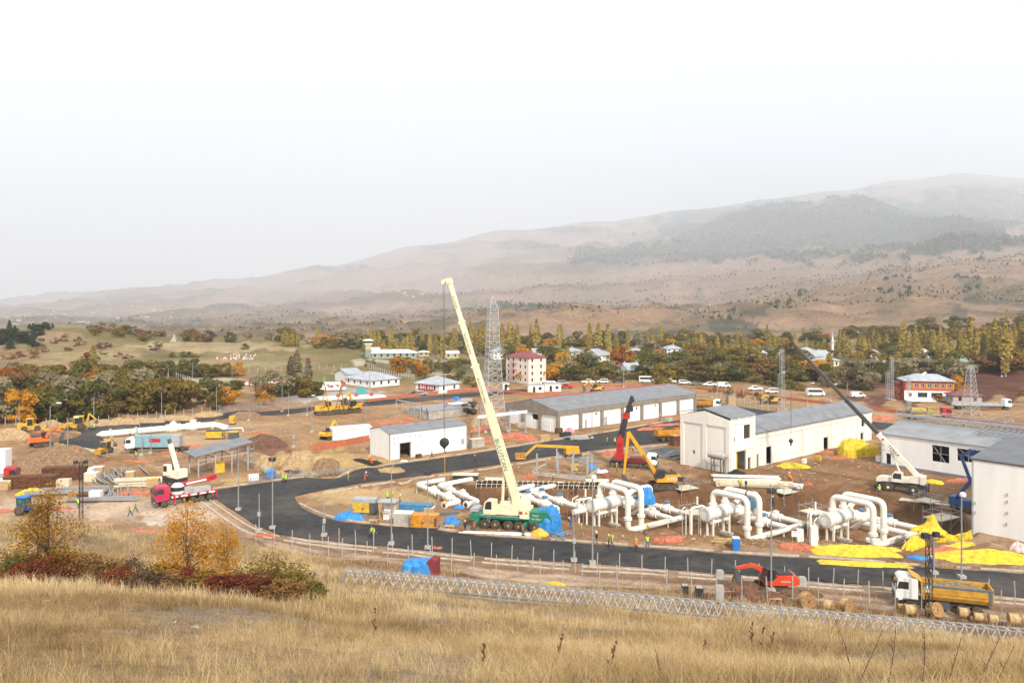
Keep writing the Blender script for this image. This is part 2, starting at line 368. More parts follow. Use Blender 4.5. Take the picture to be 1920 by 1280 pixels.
def ground_colour(x, y, z):
 D = np.maximum(y, .5); px = 960 + FPX * x / D; py = HY + (CAMZ - z) / D * FPX
 n1, n2 = fbm(x / 14, D / 14, 4, 71), fbm(x / 3, D / 3, 3, 73)
 zf = bil(FGK, FG_D, FGZ, np.clip(px, -900, 2900), np.minimum(D, 135)); hill = np.where(D < 137, sstep(.1, 1.6, zf + n1 * 1.5), 0)
 c = np.tile(np.array([SAND]), (len(x), 1))
 c = mixc(c, DIRT, sstep(-.1, .25, n1)); c = mixc(c, BROWN, .5 * sstep(.1, .3, n2))
 c = mixc(c, (.32, .22, .15), sstep(150, 105, D) * .6)
 bank = sstep(.1, .4, zf + n2 * .6) * sstep(2.0, 1.0, zf + n1 * .8) * (D < 137) * (px > 560)
 c = mixc(c, STRAW, hill); c = mixc(c, (.22, .17, .12), hill * sstep(-.1, .2, n1)); c = mixc(c, (.22, .17, .12), hill * sstep(.05, .25, n2) * .7)
 c = mixc(c, (.17, .082, .045), bank * .9)
 pn = np.interp(np.clip(px, -900, 2900), [q[0] for q in FRONT_NEAR], [q[1] for q in FRONT_NEAR]); e = CAMZ * FPX / (pn - HY) - D + n2 * 1.2; tk = (px > 470) * (D < 125) * (D > 60)
 for a, b, col, w in ((.3, 1.2, (.20, .16, .13), .6), (3.2, 4.6, (.20, .11, .065), .75), (4.8, 6.0, (.40, .31, .23), .8), (6.0, 6.9, (.30, .19, .12), .6), (6.9, 8.2, (.40, .31, .23), .8), (8.6, 10.6, (.16, .075, .04), .85)): c = mixc(c, col, tk * w * sstep(a - .4, a + .3, e) * sstep(b + .4, b - .3, e))
 rx, ry = x * .766 + D * .643, -x * .643 + D * .766; n4 = fbm(rx / 26, ry / 1.6, 3, 75); n5 = fbm(rx / 1.8, ry / 22, 3, 76); st = (D > 95) * (D < 300) * (1 - hill)
 c = mixc(c, (.20, .12, .07), st * sstep(.06, .2, n4) * .55); c = mixc(c, (.40, .29, .19), st * sstep(.06, .2, n5) * .45)
 db = CAMZ * FPX / (np.interp(np.clip(px, -900, 2900), PIT_B[:, 0], PIT_B[:, 1]) - HY) - D + n2; c = mixc(c, (.105, .055, .03), (px > 860) * (px < 1835) * (D > 100) * (D < 170) * sstep(-1.2, .3, db) * sstep(5.5, 3.2, db) * .8)  # back bank of the pit: fresh-cut brown soil, darkened in colour for missing shading
 far = sstep(300, 345, D + n1 * 30); f1, f2 = fbm(x / 60, D / 60, 4, 81), fbm(x / 700, D / 600, 5, 83); sc = np.clip(D / 1500, 1, 4); f3 = fbm(x / 90 / sc, D / 40 / sc, 4, 85)
 c = mixc(c, OLIVE, far); c = mixc(c, (.235, .16, .082), far * sstep(-.05, .12, f1))
 fr2 = sstep(640, 800, D)
 c = mixc(c, (.285, .18, .125), fr2); c = mixc(c, (.19, .15, .085), fr2 * sstep(.02, .14, f3)); c = mixc(c, (.33, .22, .145), fr2 * sstep(.0, .16, -f3 + f1 * .4)); c = mixc(c, SCRUB, fr2 * sstep(.08, .2, f2) * .6)
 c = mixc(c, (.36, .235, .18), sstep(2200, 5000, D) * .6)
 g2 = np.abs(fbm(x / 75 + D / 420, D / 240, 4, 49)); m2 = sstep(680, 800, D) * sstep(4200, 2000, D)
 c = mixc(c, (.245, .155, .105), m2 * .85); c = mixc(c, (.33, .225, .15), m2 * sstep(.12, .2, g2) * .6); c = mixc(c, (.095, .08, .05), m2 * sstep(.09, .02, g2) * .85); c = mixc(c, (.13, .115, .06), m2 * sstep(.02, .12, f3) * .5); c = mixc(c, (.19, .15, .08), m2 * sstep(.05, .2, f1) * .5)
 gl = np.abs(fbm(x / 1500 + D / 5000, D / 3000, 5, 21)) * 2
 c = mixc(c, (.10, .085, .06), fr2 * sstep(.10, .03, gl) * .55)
 wx, wy = fbm(px / 26, py / 9, 3, 91), fbm(px / 22, py / 8, 3, 93)
 for a, b, rx, ry, col, s in PAINT:
  near = b > 690
  q = (px - a + (wx * rx * 1.1)) ** 2 / rx ** 2 + (py - b + wy * ry * 1.5) ** 2 / ry ** 2
  ok = sstep(1.25, .7, q) * s
  if near: ok = ok * (1 - hill) * (D < 520)
  elif b < 620: ok = ok * (D > 700)
  else: ok = ok * (D > 330) * (D < 760) if px is not None and a < 940 else ok * (D > 700)
  c = mixc(c, col, ok)
 return c * (1 + .18 * n2 + .1 * n1)[:, None]
# road edges as photo pixels on the level ground (far edge, near edge)
def resample(pts, n):
 p = np.array(pts, float); s = np.concatenate([[0], np.cumsum(np.hypot(*np.diff(p, axis=0).T))]); t = np.linspace(0, s[-1], n)
 # smooth the corners a little
 q = np.stack([np.interp(t, s, p[:, 0]), np.interp(t, s, p[:, 1])], 1)
 for _ in range(3): q[1:-1] = (q[:-2] + 2 * q[1:-1] + q[2:]) / 4
 return q
CROSS_FAR = [(400, 919), (575, 895), (675, 880), (880, 852), (1010, 831), (1135, 812), (1235, 794), (1310, 781)]
CROSS_NEAR = [(400, 936), (480, 938), (552, 932), (592, 921), (675, 906), (760, 895), (925, 872), (1010, 858), (1135, 841), (1240, 830), (1310, 820)]
FRONT_FAR = [(552, 931), (551, 945), (587, 965), (640, 979), (725, 987), (825, 995), (900, 1005), (1380, 1040), (1560, 1050), (1705, 1062), (1920, 1076), (2150, 1092)]
FRONT_NEAR = [(396, 929), (440, 960), (480, 984), (500, 997), (575, 1010), (725, 1025), (900, 1042), (1380, 1077), (1560, 1092), (1687, 1101), (1920, 1119), (2150, 1138)]
BACK_FAR = [(165, 802), (335, 785), (462, 775), (590, 763), (675, 754), (790, 744), (900, 735), (990, 729)]
BACK_NEAR = [(165, 813), (335, 795), (462, 783), (590, 772), (675, 763), (790, 752), (900, 742), (990, 736)]
SIDE_FAR = [(1290, 771), (1345, 756), (1450, 772), (1560, 784), (1700, 797)]
SIDE_NEAR = [(1290, 786), (1360, 780), (1440, 792), (1560, 800), (1700, 808)]
def strip_world(far, near, n, m):
 a, b = resample(far, n), resample(near, n)
 A = np.array([P(*q)[:2] for q in a]); B = np.array([P(*q)[:2] for q in b])
 t = np.linspace(0, 1, m)[None, :, None]
 return A[:, None, :] * (1 - t) + B[:, None, :] * t
STRIPS = {'asphalt_cross_road': (CROSS_FAR, CROSS_NEAR, 70, 9), 'asphalt_front_road': (FRONT_FAR, FRONT_NEAR, 110, 9),
  'asphalt_back_road': (BACK_FAR, BACK_NEAR, 60, 5), 'asphalt_side_road': (SIDE_FAR, SIDE_NEAR, 40, 5)}
APRON = [(97, 811), (178, 805), (206, 838), (186, 843), (112, 831)]
def in_poly(x, y, poly):
 c = np.zeros(x.shape, bool); n = len(poly)
 for i in range(n):
  (x0, y0), (x1, y1) = poly[i], poly[(i + 1) % n]
  cond = ((y0 > y) != (y1 > y)) & (x < (x1 - x0) * (y - y0) / (y1 - y0 + 1e-12) + x0)
  c ^= cond
 return c
MX0, MY0, MS = -220.0, 84.0, 0.5
_gx, _gy = np.meshgrid(MX0 + MS * np.arange(880), MY0 + MS * np.arange(500))
_mask = np.zeros(_gx.shape)
for _n, (_a, _b, _i, _j) in STRIPS.items():
 s_ = strip_world(_a, _b, 80, 2); poly = [tuple(p) for p in s_[:, 0]] + [tuple(p) for p in s_[::-1, 1]]
 _mask[in_poly(_gx, _gy, poly)] = 1
_mask[in_poly(_gx, _gy, [tuple(P(*p)[:2]) for p in APRON])] = 1
def _blur(m, r):
 for ax in (0, 1):
  k = np.cumsum(np.insert(m, 0, 0, axis=ax), axis=ax); n = m.shape[ax]; i0 = np.clip(np.arange(n) - r, 0, n); i1 = np.clip(np.arange(n) + r + 1, 0, n)
  m = (np.take(k, i1, ax) - np.take(k, i0, ax)) / (2 * r + 1)
 return m
_mask = np.clip(_blur(_blur(_mask, 3), 3) * 2.2, 0, 1)
def FLATTEN(x, D):
 i = np.clip(((D - MY0) / MS).astype(int), 0, 499); j = np.clip(((x - MX0) / MS).astype(int), 0, 879)
 return 1 - _mask[i, j] * (D < 330)
_HT0 = HT
# ---- ground sheet
us = np.concatenate([np.linspace(-1.7, -.74, 26, endpoint=False), np.linspace(-.74, .74, 620), np.linspace(.74, 1.7, 27)[1:]])
ds = np.concatenate([[.6, 2, 4, 6, 8], np.linspace(10, 60, 75, endpoint=False), np.linspace(60, 86, 60, endpoint=False), np.linspace(86, 215, 260, endpoint=False), np.linspace(215, 345, 90, endpoint=False), np.linspace(345, 700, 80, endpoint=False), np.geomspace(700, 18500, 270)])
UU, DD = np.meshgrid(us, ds); gxx, gyy = (UU * DD).ravel(), DD.ravel()
gzz = HT(gxx, gyy)
def grid_mesh(name, X, Y, Z, nu, nv, col=None, m=None, smooth=True):
 me = bpy.data.meshes.new(name)
 idx = np.arange(nu * nv).reshape(nv, nu); q = np.stack([idx[:-1, :-1], idx[:-1, 1:], idx[1:, 1:], idx[1:, :-1]], -1).reshape(-1, 4)
 me.vertices.add(nu * nv); me.vertices.foreach_set('co', np.stack([X, Y, Z], 1).astype(np.float32).ravel())
 me.loops.add(q.size); me.loops.foreach_set('vertex_index', q.astype(np.int32).ravel())
 me.polygons.add(len(q)); me.polygons.foreach_set('loop_start', np.arange(0, q.size, 4, dtype=np.int32)); me.polygons.foreach_set('loop_total', np.full(len(q), 4, np.int32))
 me.polygons.foreach_set('use_smooth', np.full(len(q), smooth))
 if col is not None:
  a = me.color_attributes.new('soil', 'FLOAT_COLOR', 'POINT'); a.data.foreach_set('color', np.concatenate([np.clip(col, 0, 1), np.ones((len(col), 1))], 1).astype(np.float32).ravel())
 me.update(calc_edges=True)
 if m: me.materials.append(m)
 return me
def ground_material():
 m = bpy.data.materials.new('soil'); m.use_nodes = True; t = m.node_tree; b = t.nodes['Principled BSDF']
 b.inputs['Roughness'].default_value = .95; b.inputs['Specular IOR Level'].default_value = .1
 at = t.nodes.new('ShaderNodeAttribute'); at.attribute_name = 'soil'
 geo = t.nodes.new('ShaderNodeNewGeometry')
 last = at.outputs['Color']; hs = []
 for sc, lo, hi, d in ((.16, .78, 1.2, 6), (1.6, .72, 1.22, 5), (.02, .8, 1.2, 6)):
  n = t.nodes.new('ShaderNodeTexNoise'); n.inputs['Scale'].default_value = sc; n.inputs['Detail'].default_value = d; n.inputs['Roughness'].default_value = .65
  t.links.new(geo.outputs['Position'], n.inputs['Vector']); hs.append(n)
  mr = t.nodes.new('ShaderNodeMapRange'); mr.inputs[1].default_value = .3; mr.inputs[2].default_value = .7; mr.inputs[3].default_value = lo; mr.inputs[4].default_value = hi
  t.links.new(n.outputs['Fac'], mr.inputs[0])
  mx = t.nodes.new('ShaderNodeVectorMath'); mx.operation = 'SCALE'
  t.links.new(last, mx.inputs[0]); t.links.new(mr.outputs[0], mx.inputs['Scale']); last = mx.outputs[0]
 t.links.new(last, b.inputs['Base Color'])
 bp = t.nodes.new('ShaderNodeBump'); bp.inputs['Strength'].default_value = .7; bp.inputs['Distance'].default_value = .25
 t.links.new(hs[1].outputs['Fac'], bp.inputs['Height']); t.links.new(bp.outputs[0], b.inputs['Normal'])
 return m
SOIL = ground_material()
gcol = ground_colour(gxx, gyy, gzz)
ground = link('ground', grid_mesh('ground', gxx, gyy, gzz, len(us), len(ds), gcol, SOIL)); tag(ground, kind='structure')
def asphalt_material():
 m = bpy.data.materials.new('asphalt'); m.use_nodes = True; t = m.node_tree; b = t.nodes['Principled BSDF']
 b.inputs['Roughness'].default_value = .8; b.inputs['Specular IOR Level'].default_value = .25
 geo = t.nodes.new('ShaderNodeNewGeometry'); ns = []
 for sc, dt in ((.09, 5), (.7, 4), (14, 2)):
  n = t.nodes.new('ShaderNodeTexNoise'); n.inputs['Scale'].default_value = sc; n.inputs['Detail'].default_value = dt; t.links.new(geo.outputs['Position'], n.inputs['Vector']); ns.append(n)
 ad = t.nodes.new('ShaderNodeMath'); ad.operation = 'ADD'; t.links.new(ns[0].outputs['Fac'], ad.inputs[0]); t.links.new(ns[1].outputs['Fac'], ad.inputs[1])
 r = t.nodes.new('ShaderNodeValToRGB'); r.color_ramp.elements[0].position = .38; r.color_ramp.elements[1].position = .72
 hf = t.nodes.new('ShaderNodeMath'); hf.operation = 'MULTIPLY'; hf.inputs[1].default_value = .5; t.links.new(ad.outputs[0], hf.inputs[0]); t.links.new(hf.outputs[0], r.inputs[0])
 r.color_ramp.elements[0].color = (.016, .016, .017, 1); r.color_ramp.elements[1].color = (.058, .055, .052, 1)
 dm = t.nodes.new('ShaderNodeMix'); dm.data_type = 'RGBA'; dr = t.nodes.new('ShaderNodeMapRange'); dr.inputs[1].default_value = .5; dr.inputs[2].default_value = .7; dr.inputs[4].default_value = .45
 dn = t.nodes.new('ShaderNodeTexNoise'); dn.inputs['Scale'].default_value = .05; dn.inputs['Detail'].default_value = 8; dn.inputs['Roughness'].default_value = .7; t.links.new(geo.outputs['Position'], dn.inputs['Vector']); t.links.new(dn.outputs['Fac'], dr.inputs[0]); t.links.new(dr.outputs[0], dm.inputs[0])
 t.links.new(r.outputs[0], dm.inputs[6]); dm.inputs[7].default_value = (.20, .16, .12, 1); t.links.new(dm.outputs[2], b.inputs['Base Color'])
 return m
ASPH = asphalt_material()
def road(name, far, near, n, m, dz):
 w = strip_world(far, near, n, m); X, Y = w[..., 0].copy(), w[..., 1].copy()
 # ragged edges
 for k in (0, m - 1):
  nn = fbm(X[:, k] / 1.1, Y[:, k] / 1.1, 3, 5 + k) * .9; Y[:, k] += nn
 Z = HT(X.ravel(), Y.ravel()).reshape(X.shape) + dz
 X = np.concatenate([X[:, :1], X, X[:, -1:]], 1); Y = np.concatenate([Y[:, :1], Y, Y[:, -1:]], 1); Z = np.concatenate([Z[:, :1] - .5, Z, Z[:, -1:] - .5], 1)
 # strip runs n along, m+2 across
 me = grid_mesh(name, X.ravel(), Y.ravel(), Z.ravel(), m + 2, n, None, ASPH, smooth=False)
 tag(link(name, me), kind='structure')
for i_, (n_, (a_, b_, c_, d_)) in enumerate(STRIPS.items()): road(n_, a_, b_, c_, d_, .10 + .006 * i_)
_ap = MB(); _ap.prism([tuple(P(*p)[:2]) for p in APRON], -.2, .122, 'z'); tag(_ap.build('asphalt_apron', ASPH), kind='structure')
KERB = mat('kerb_concrete', (.50, .43, .34), .9, noise=.2)
def kerb(name, edge, off, w=.25, h=.14):
 q = resample(edge, 90); W = [P(*p) for p in q]; b = MB()
 for i in range(len(W) - 1):
  d = (W[i + 1] - W[i]);
  nrm = Vector((-d.y, d.x, 0)).normalized() * off
  p0, p1 = W[i] + nrm, W[i + 1] + nrm
  if i % 9 == 8: continue
  z = gz(*p0[:2]) ; b.bar((p0.x, p0.y, z + h / 2), (p1.x, p1.y, gz(*p1[:2]) + h / 2), w, h * 1.6)
 tag(b.build(name, KERB), kind='structure')
kerb('road_kerb', FRONT_NEAR, -1.2); kerb('road_kerb', [(x, y) for x, y in FRONT_NEAR], -2.6, .3, .1); kerb('road_kerb', FRONT_FAR[1:], .9); kerb('road_kerb', CROSS_FAR, 1.2); kerb('road_kerb', CROSS_NEAR[3:], -2.6, .3, .2)
# ---- haze: one closed box of even air round everything
hz = bpy.data.materials.new('haze_air'); hz.use_nodes = True; _t = hz.node_tree; _t.nodes.remove(_t.nodes['Principled BSDF'])
pv = _t.nodes.new('ShaderNodeVolumePrincipled'); pv.inputs['Density'].default_value = HAZE_D = 1.13e-4; pv.inputs['Color'].default_value = (.88, .925, .98, 1); pv.inputs['Anisotropy'].default_value = 0.0
_t.links.new(pv.outputs[0], _t.nodes['Material Output'].inputs['Volume'])
zlo, zhi = float(gzz.min()) - 1, float(max(gzz.max(), 80)) + 15
hb = MB(); hb.box(0, 9240, zlo, 64000, 18580, zhi - zlo); haze = hb.build('haze', hz); tag(haze, kind='stuff')
# ------------------------------------------------------------------ vegetation
def quads_mesh(name, V, tint, m, per=4):
 """V (n, per, 3): n separate faces; tint (n,)"""
 n = len(V); me = bpy.data.meshes.new(name)
 me.vertices.add(n * per); me.vertices.foreach_set('co', V.astype(np.float32).ravel())
 me.loops.add(n * per); me.loops.foreach_set('vertex_index', np.arange(n * per, dtype=np.int32))
 me.polygons.add(n); me.polygons.foreach_set('loop_start', np.arange(0, n * per, per, dtype=np.int32)); me.polygons.foreach_set('loop_total', np.full(n, per, np.int32))
 a = me.attributes.new('tint', 'FLOAT', 'POINT'); a.data.foreach_set('value', np.repeat(tint, per).astype(np.float32))
 me.update(calc_edges=True); me.materials.append(m)
 return me
def rand_unit(n, rng):
 v = rng.normal(size=(n, 3)); return v / np.linalg.norm(v, axis=1)[:, None]
def leaf_faces(C, Nrm, size, rng, asp=.7):
 n = len(C); t = rand_unit(n, rng); t -= Nrm * (t * Nrm).sum(1)[:, None]; t /= np.linalg.norm(t, axis=1)[:, None] + 1e-9; b = np.cross(Nrm, t)
 s = size * rng.uniform(.6, 1.3, n)[:, None]
 return np.stack([C + t * s, C + b * s * asp, C - t * s, C - b * s * asp], 1)
def crown(kind, rng, n, H):
 """leaf clumps through the crown's volume; returns faces and tints. H = tree height"""
 if kind == 'poplar':
  z = rng.beta(1.25, 1.15, n * 2)[:n] ; w = np.sin(np.clip(z * .93 + .07, 0, 1) ** .8 * PI) ** .7 * .105 * H
  k = 14; ph = rng.uniform(0, 2 * PI, k); lob = rng.uniform(.55, 1.15, k); ki = rng.integers(0, k, n)
  a = ph[ki] + rng.normal(0, .5, n); r = w * lob[ki] * rng.uniform(.35, 1, n) ** .6
  C = np.stack([r * np.cos(a), r * np.sin(a), (.08 + .92 * z) * H + rng.normal(0, .02 * H, n)], 1)
  Nn = np.stack([np.cos(a), np.sin(a), rng.uniform(-.2, .8, n)], 1) + rng.normal(0, .5, (n, 3)); tint = rng.uniform(.3, .7, k)[ki] + rng.normal(0, .12, n)
 elif kind == 'pine':
  z = rng.beta(1.0, 1.5, n); tier = np.floor(z * 9) / 9; r = (1 - z) ** .8 * .24 * H * (.45 + .75 * (1 - (z * 9 - np.floor(z * 9)))) * rng.uniform(.3, 1, n) ** .5
  a = rng.uniform(0, 2 * PI, n); C = np.stack([r * np.cos(a), r * np.sin(a), (.06 + .94 * z) * H], 1)
  Nn = np.stack([np.cos(a), np.sin(a), np.full(n, .9)], 1) + rng.normal(0, .45, (n, 3)); tint = .5 + rng.normal(0, .2, n) + .2 * np.sin(a * 3 + tier * 20)
 elif kind == 'fine' or kind == 'shrub':
  nb = 46 if kind == 'fine' else 60; rr = (.36, .46) if kind == 'fine' else (.62, .44)
  d = rand_unit(nb, rng); L = d * (rng.uniform(.25, 1, nb) ** .5)[:, None] * np.array([rr[0], rr[0], rr[1]]) * H; L[:, 2] += (.54 if kind == 'fine' else .46) * H
  sq = np.clip((L[:, 2] / H - .1) / .9, 0, 1)
  if kind == 'fine': L[:, :2] *= (1.25 - .85 * sq)[:, None]
  ki = rng.integers(0, nb, n); C = L[ki] + rng.normal(0, .062 * H if kind == 'fine' else .075 * H, (n, 3)); Nn = rand_unit(n, rng) + np.array([0, -.2, .6]); tint = rng.uniform(.1, .9, nb)[ki] + rng.normal(0, .2, n); C[:, 2] = np.maximum(C[:, 2], .03 * H)
 else:
  k = {'round': 13, 'spread': 17, 'loose': 12, 'bush': 9}[kind]
  ax = {'round': (.42, .42, .42, .50), 'spread': (.56, .54, .34, .50), 'loose': (.44, .44, .44, .48), 'bush': (.62, .58, .42, .46)}[kind]
  d = rand_unit(k, rng); rad = rng.uniform(.35, .95, k)[:, None] ** .6
  L = d * rad * np.array([ax[0], ax[1], ax[2]]) * H + np.array([0, 0, ax[3] * H]); lr = rng.uniform(.13, .25, k) * H * (1.1 if kind != 'loose' else .85)
  L[:, 2] = np.maximum(L[:, 2], (.16 if kind != 'bush' else .10) * H); L[:3, 2] = .17 * H
  ki = rng.choice(k, n, p=lr ** 2 / (lr ** 2).sum()); dd = rand_unit(n, rng); dd[:, 2] = np.where(rng.random(n) < .55, np.abs(dd[:, 2]), dd[:, 2])
  C = L[ki] + dd * (lr[ki] * rng.uniform(.55, 1.08, n) ** .5)[:, None] * np.array([1, 1, .8]); Nn = dd + rng.normal(0, .45, (n, 3))
  tint = rng.uniform(.15, .85, k)[ki] + rng.normal(0, .14, n)
  C[:, 2] = np.maximum(C[:, 2], .03 * H)
 Nn /= np.linalg.norm(Nn, axis=1)[:, None] + 1e-9
 return C, Nn, np.clip(tint, 0, 1)
BARK = mat('bark', (.13, .095, .065), .95, noise=.35, scale=4); PALEBARK = mat('pale_bark', (.36, .33, .27), .9, noise=.3, scale=3)
LEAF = {'olive': leafmat('olive_leaves', [(.085, .068, .02), (.19, .14, .032), (.33, .22, .05)]),
  'green': leafmat('green_leaves', [(.06, .068, .022), (.125, .122, .034), (.22, .19, .055)]),
  'grey': leafmat('grey_leaves', [(.15, .12, .065), (.27, .225, .13), (.38, .32, .19)]),
  'brown': leafmat('brown_leaves', [(.13, .075, .032), (.24, .13, .047), (.34, .195, .07)]),
  'rust': leafmat('rust_leaves', [(.20, .062, .018), (.36, .115, .022), (.46, .18, .035)]),
  'yellow': leafmat('yellow_leaves', [(.30, .125, .014), (.52, .24, .024), (.64, .36, .05)]),
  'poplar': leafmat('poplar_leaves', [(.26, .20, .055), (.42, .32, .085), (.58, .44, .15)]),
  'pine': leafmat('pine_needles', [(.022, .032, .018), (.04, .055, .028), (.07, .085, .04)]),
  'autumn': leafmat('autumn_leaves', [(.13, .085, .025), (.26, .15, .03), (.42, .20, .03)]),
  'red': leafmat('red_leaves', [(.09, .026, .016), (.19, .05, .028), (.29, .12, .045)]),
  'twig': leafmat('twig_brown', [(.07, .045, .03), (.13, .085, .055), (.20, .14, .085)]),
  'straw': leafmat('straw', [(.13, .075, .035), (.40, .27, .125), (.63, .465, .235), (.80, .66, .42)], .4)}
COLWORD = {'olive': 'olive', 'green': 'green', 'grey': 'greyish', 'brown': 'brown', 'rust': 'rust orange', 'yellow': 'golden yellow', 'poplar': 'yellow green', 'pine': 'dark green', 'autumn': 'olive', 'red': 'dark red', 'twig': 'bare brown'}
def tree_proto(name, kind, colr, seed, H, n, leaf, bark=BARK, limbs=6):
 rng = np.random.default_rng(seed); C, Nn, t = crown(kind, rng, n, H)
 root = thing(name, 'x', 'x'); b = MB(); th = {'poplar': .95, 'pine': .9, 'bush': .3, 'shrub': .4, 'fine': .95}.get(kind, .62) * H; tr = {'poplar': .014, 'pine': .018, 'bush': .012, 'fine': .010, 'shrub': .006}.get(kind, .024) * H
 b.path([(0, 0, -.6), (rng.normal(0, .01) * H, rng.normal(0, .01) * H, th * .5), (rng.normal(0, .02) * H, rng.normal(0, .02) * H, th)], tr * 1.3, 6, r2=tr * .3)
 if kind not in ('poplar', 'pine'):
  for i in range(limbs):
   q = C[rng.integers(0, n)]; z0 = rng.uniform(.18, .5) * H * (.4 if kind in ('bush', 'shrub') else 1)
   b.path([(0, 0, z0), tuple(Vector(q) * .55 + Vector((0, 0, z0 * .45))), tuple(q)], tr * .55, 5, r2=tr * .12)
 b.build('trunk', bark, root)
 link('crown', quads_mesh('crown', leaf_faces(C, Nn, leaf, rng), t, LEAF[colr]), root)
 return root
PROTO = {}
def get_proto(kind, colr, var, fine=False):
 k = (kind, colr, var, fine)
 if k not in PROTO:
  nm = {'poplar': 'poplar_tree', 'pine': 'pine_tree', 'bush': 'bush'}.get(kind, 'leafy_tree')
  n = {'poplar': 760, 'pine': 560, 'bush': 420}.get(kind, 1250)
  PROTO[k] = [tree_proto(nm, kind, colr, hash((kind, var)) % 997 if False else (len(kind) * 31 + ord(kind[0]) + var * 7), 10.0, n, {'poplar': .38, 'pine': .45, 'bush': .62}.get(kind, .52), PALEBARK if kind == 'poplar' else BARK), False]
 return PROTO[k]
def plant(kind, colr, loc, h, label, group, wide=1.0, var=None):
 var = random.randrange(4) if var is None else var
 pr = get_proto(kind, colr, var)
 o = pr[0] if not pr[1] else dup(pr[0]); pr[1] = True
 s = h / 10.0; o.location = loc; o.rotation_euler = (0, 0, random.uniform(0, 6.28)); o.scale = (s * wide, s * wide, s)
 o['label'] = label; o['category'] = {'poplar': 'poplar', 'pine': 'pine', 'bush': 'bush'}.get(kind, 'tree'); o['group'] = group
 return o
FORM = {'round': 'round crowned', 'spread': 'spreading', 'loose': 'loose crowned', 'bush': 'low', 'poplar': 'tall', 'pine': 'pointed'}
MARKS = []           # (photo x, row, phrase) landmarks that labels refer to; filled below
def near_mark(px, py, marks):
 best = min(marks, key=lambda m: (m[0] - px) ** 2 + ((m[1] - py) * 3) ** 2); return best[2]
def tlabel(kind, colr, px, py, marks):
 return f"{COLWORD[colr]} {FORM[kind]} {'poplar' if kind == 'poplar' else 'pine' if kind == 'pine' else 'bush' if kind == 'bush' else 'tree'} {near_mark(px, py, marks)}"
BELT = [(20, 790, 'at the far end of the belt behind the yellow loader'), (70, 790, 'in the belt behind the yellow loader'), (130, 785, 'in the belt behind the yellow backhoe'), (200, 780, 'in the belt behind the tip of the white pipeline'),
  (250, 775, 'in the belt behind the middle of the white pipeline'), (320, 770, 'in the belt behind the bent end of the pipeline'), (380, 765, 'in the belt near the mesh fence corner'), (450, 760, 'in the belt behind the mesh fence'),
  (530, 752, 'in the belt beside the valve yard'), (40, 730, 'deep in the belt under the pine hill'), (150, 725, 'deep in the belt under the pale field'), (230, 715, 'deep in the belt beside the hedgerow trees')]
VILL = [(640, 660, 'beside the watchtower'), (700, 660, 'along the green barracks'), (800, 665, 'beside the small tan hut'), (870, 665, 'behind the yellow crane boom'), (925, 660, 'behind the tall lattice pylon'),
  (985, 665, 'behind the apartment block'), (1060, 690, 'behind the white minibus'), (1120, 665, 'beside the grey roofed villa'), (1190, 690, 'beside the leaning tin roofs'), (1250, 660, 'around the pale house'),
  (1270, 705, 'behind the parked pickups'), (1340, 700, 'behind the row of parked cars'), (1400, 670, 'below the bare brown hill'), (1430, 705, 'by the white parked van'), (1470, 700, 'beside the slim mast'), (1520, 665, 'around the grey village roofs'),
  (1560, 660, 'by the slender minaret'), (1600, 700, 'above the ploughed field'), (1650, 690, 'beside the twin lattice posts'), (1700, 660, 'behind the red roofed house'), (1740, 655, 'by the stout minaret'), (1770, 700, 'behind the red long building'),
  (1830, 690, 'beside the tapering pylon'), (1880, 680, 'above the ploughed bank'), (1900, 640, 'on the wooded rise')]
HILLM = [(30, 640, 'on the pine hill'), (110, 640, 'on the bare knoll'), (200, 640, 'along the crest beside the knoll'), (290, 640, 'beside the stone monument'), (420, 640, 'on the crest past the monument'), (560, 645, 'on the crest near the poplars'),
  (100, 660, 'below the pine hill'), (350, 662, 'on the ploughed slope'), (240, 700, 'in the hedgerow under the slope'), (320, 700, 'in the middle of the hedgerow'), (370, 700, 'at the end of the hedgerow'), (440, 700, 'by the row of fence stakes'), (600, 690, 'by the station lane')]
def wchoice(d): return random.choices(list(d), list(d.values()))[0]
G_BELT, G_VILL, G_POP, G_HILL, G_PINE, G_BUSH = 'trees of the belt behind the site', 'trees of the village', 'poplars of the village', 'trees of the left hill', 'pines of the left hill', 'bushes of the left hill'
# belt behind the site
_n = 0
for i in range(78):
 px = random.uniform(-30, 600) if i > 50 else random.uniform(-30, 335)
 lo = 792 - .075 * max(0, px); lo = np.interp(px, [-30, 180, 410, 600], [796, 790, 766, 745]); hi = np.interp(px, [-30, 250, 330, 600], [715, 722, 738, 735])
 py = lo - (lo - hi) * (i % 26) / 26 * random.uniform(.7, 1); h = random.uniform(7, 12.5) * np.interp(px, [0, 300, 400, 600], [1, 1, .72, .68])
 kd = wchoice({'round': 3, 'spread': 4, 'loose': 3}); c = wchoice({'olive': 6, 'green': 3, 'grey': 3, 'brown': 2, 'rust': .5, 'yellow': .8})
 plant(kd, c, G(px, py), h, tlabel(kd, c, px, py, BELT), G_BELT, random.uniform(1, 1.25))
for px, py, h, c, kd in ((236, 768, 9, 'rust', 'round'), (60, 785, 8, 'yellow', 'spread'), (75, 792, 6, 'rust', 'bush'), (130, 776, 12, 'grey', 'spread'), (190, 772, 12, 'grey', 'round'), (508, 744, 10, 'grey', 'spread'), (505, 758, 5, 'yellow', 'bush')):
 plant(kd, c, G(px, py), h, f'lone {COLWORD[c]} {FORM[kd]} {"bush" if kd == "bush" else "tree"} {near_mark(px, py, BELT)}', G_BELT, 1.1)
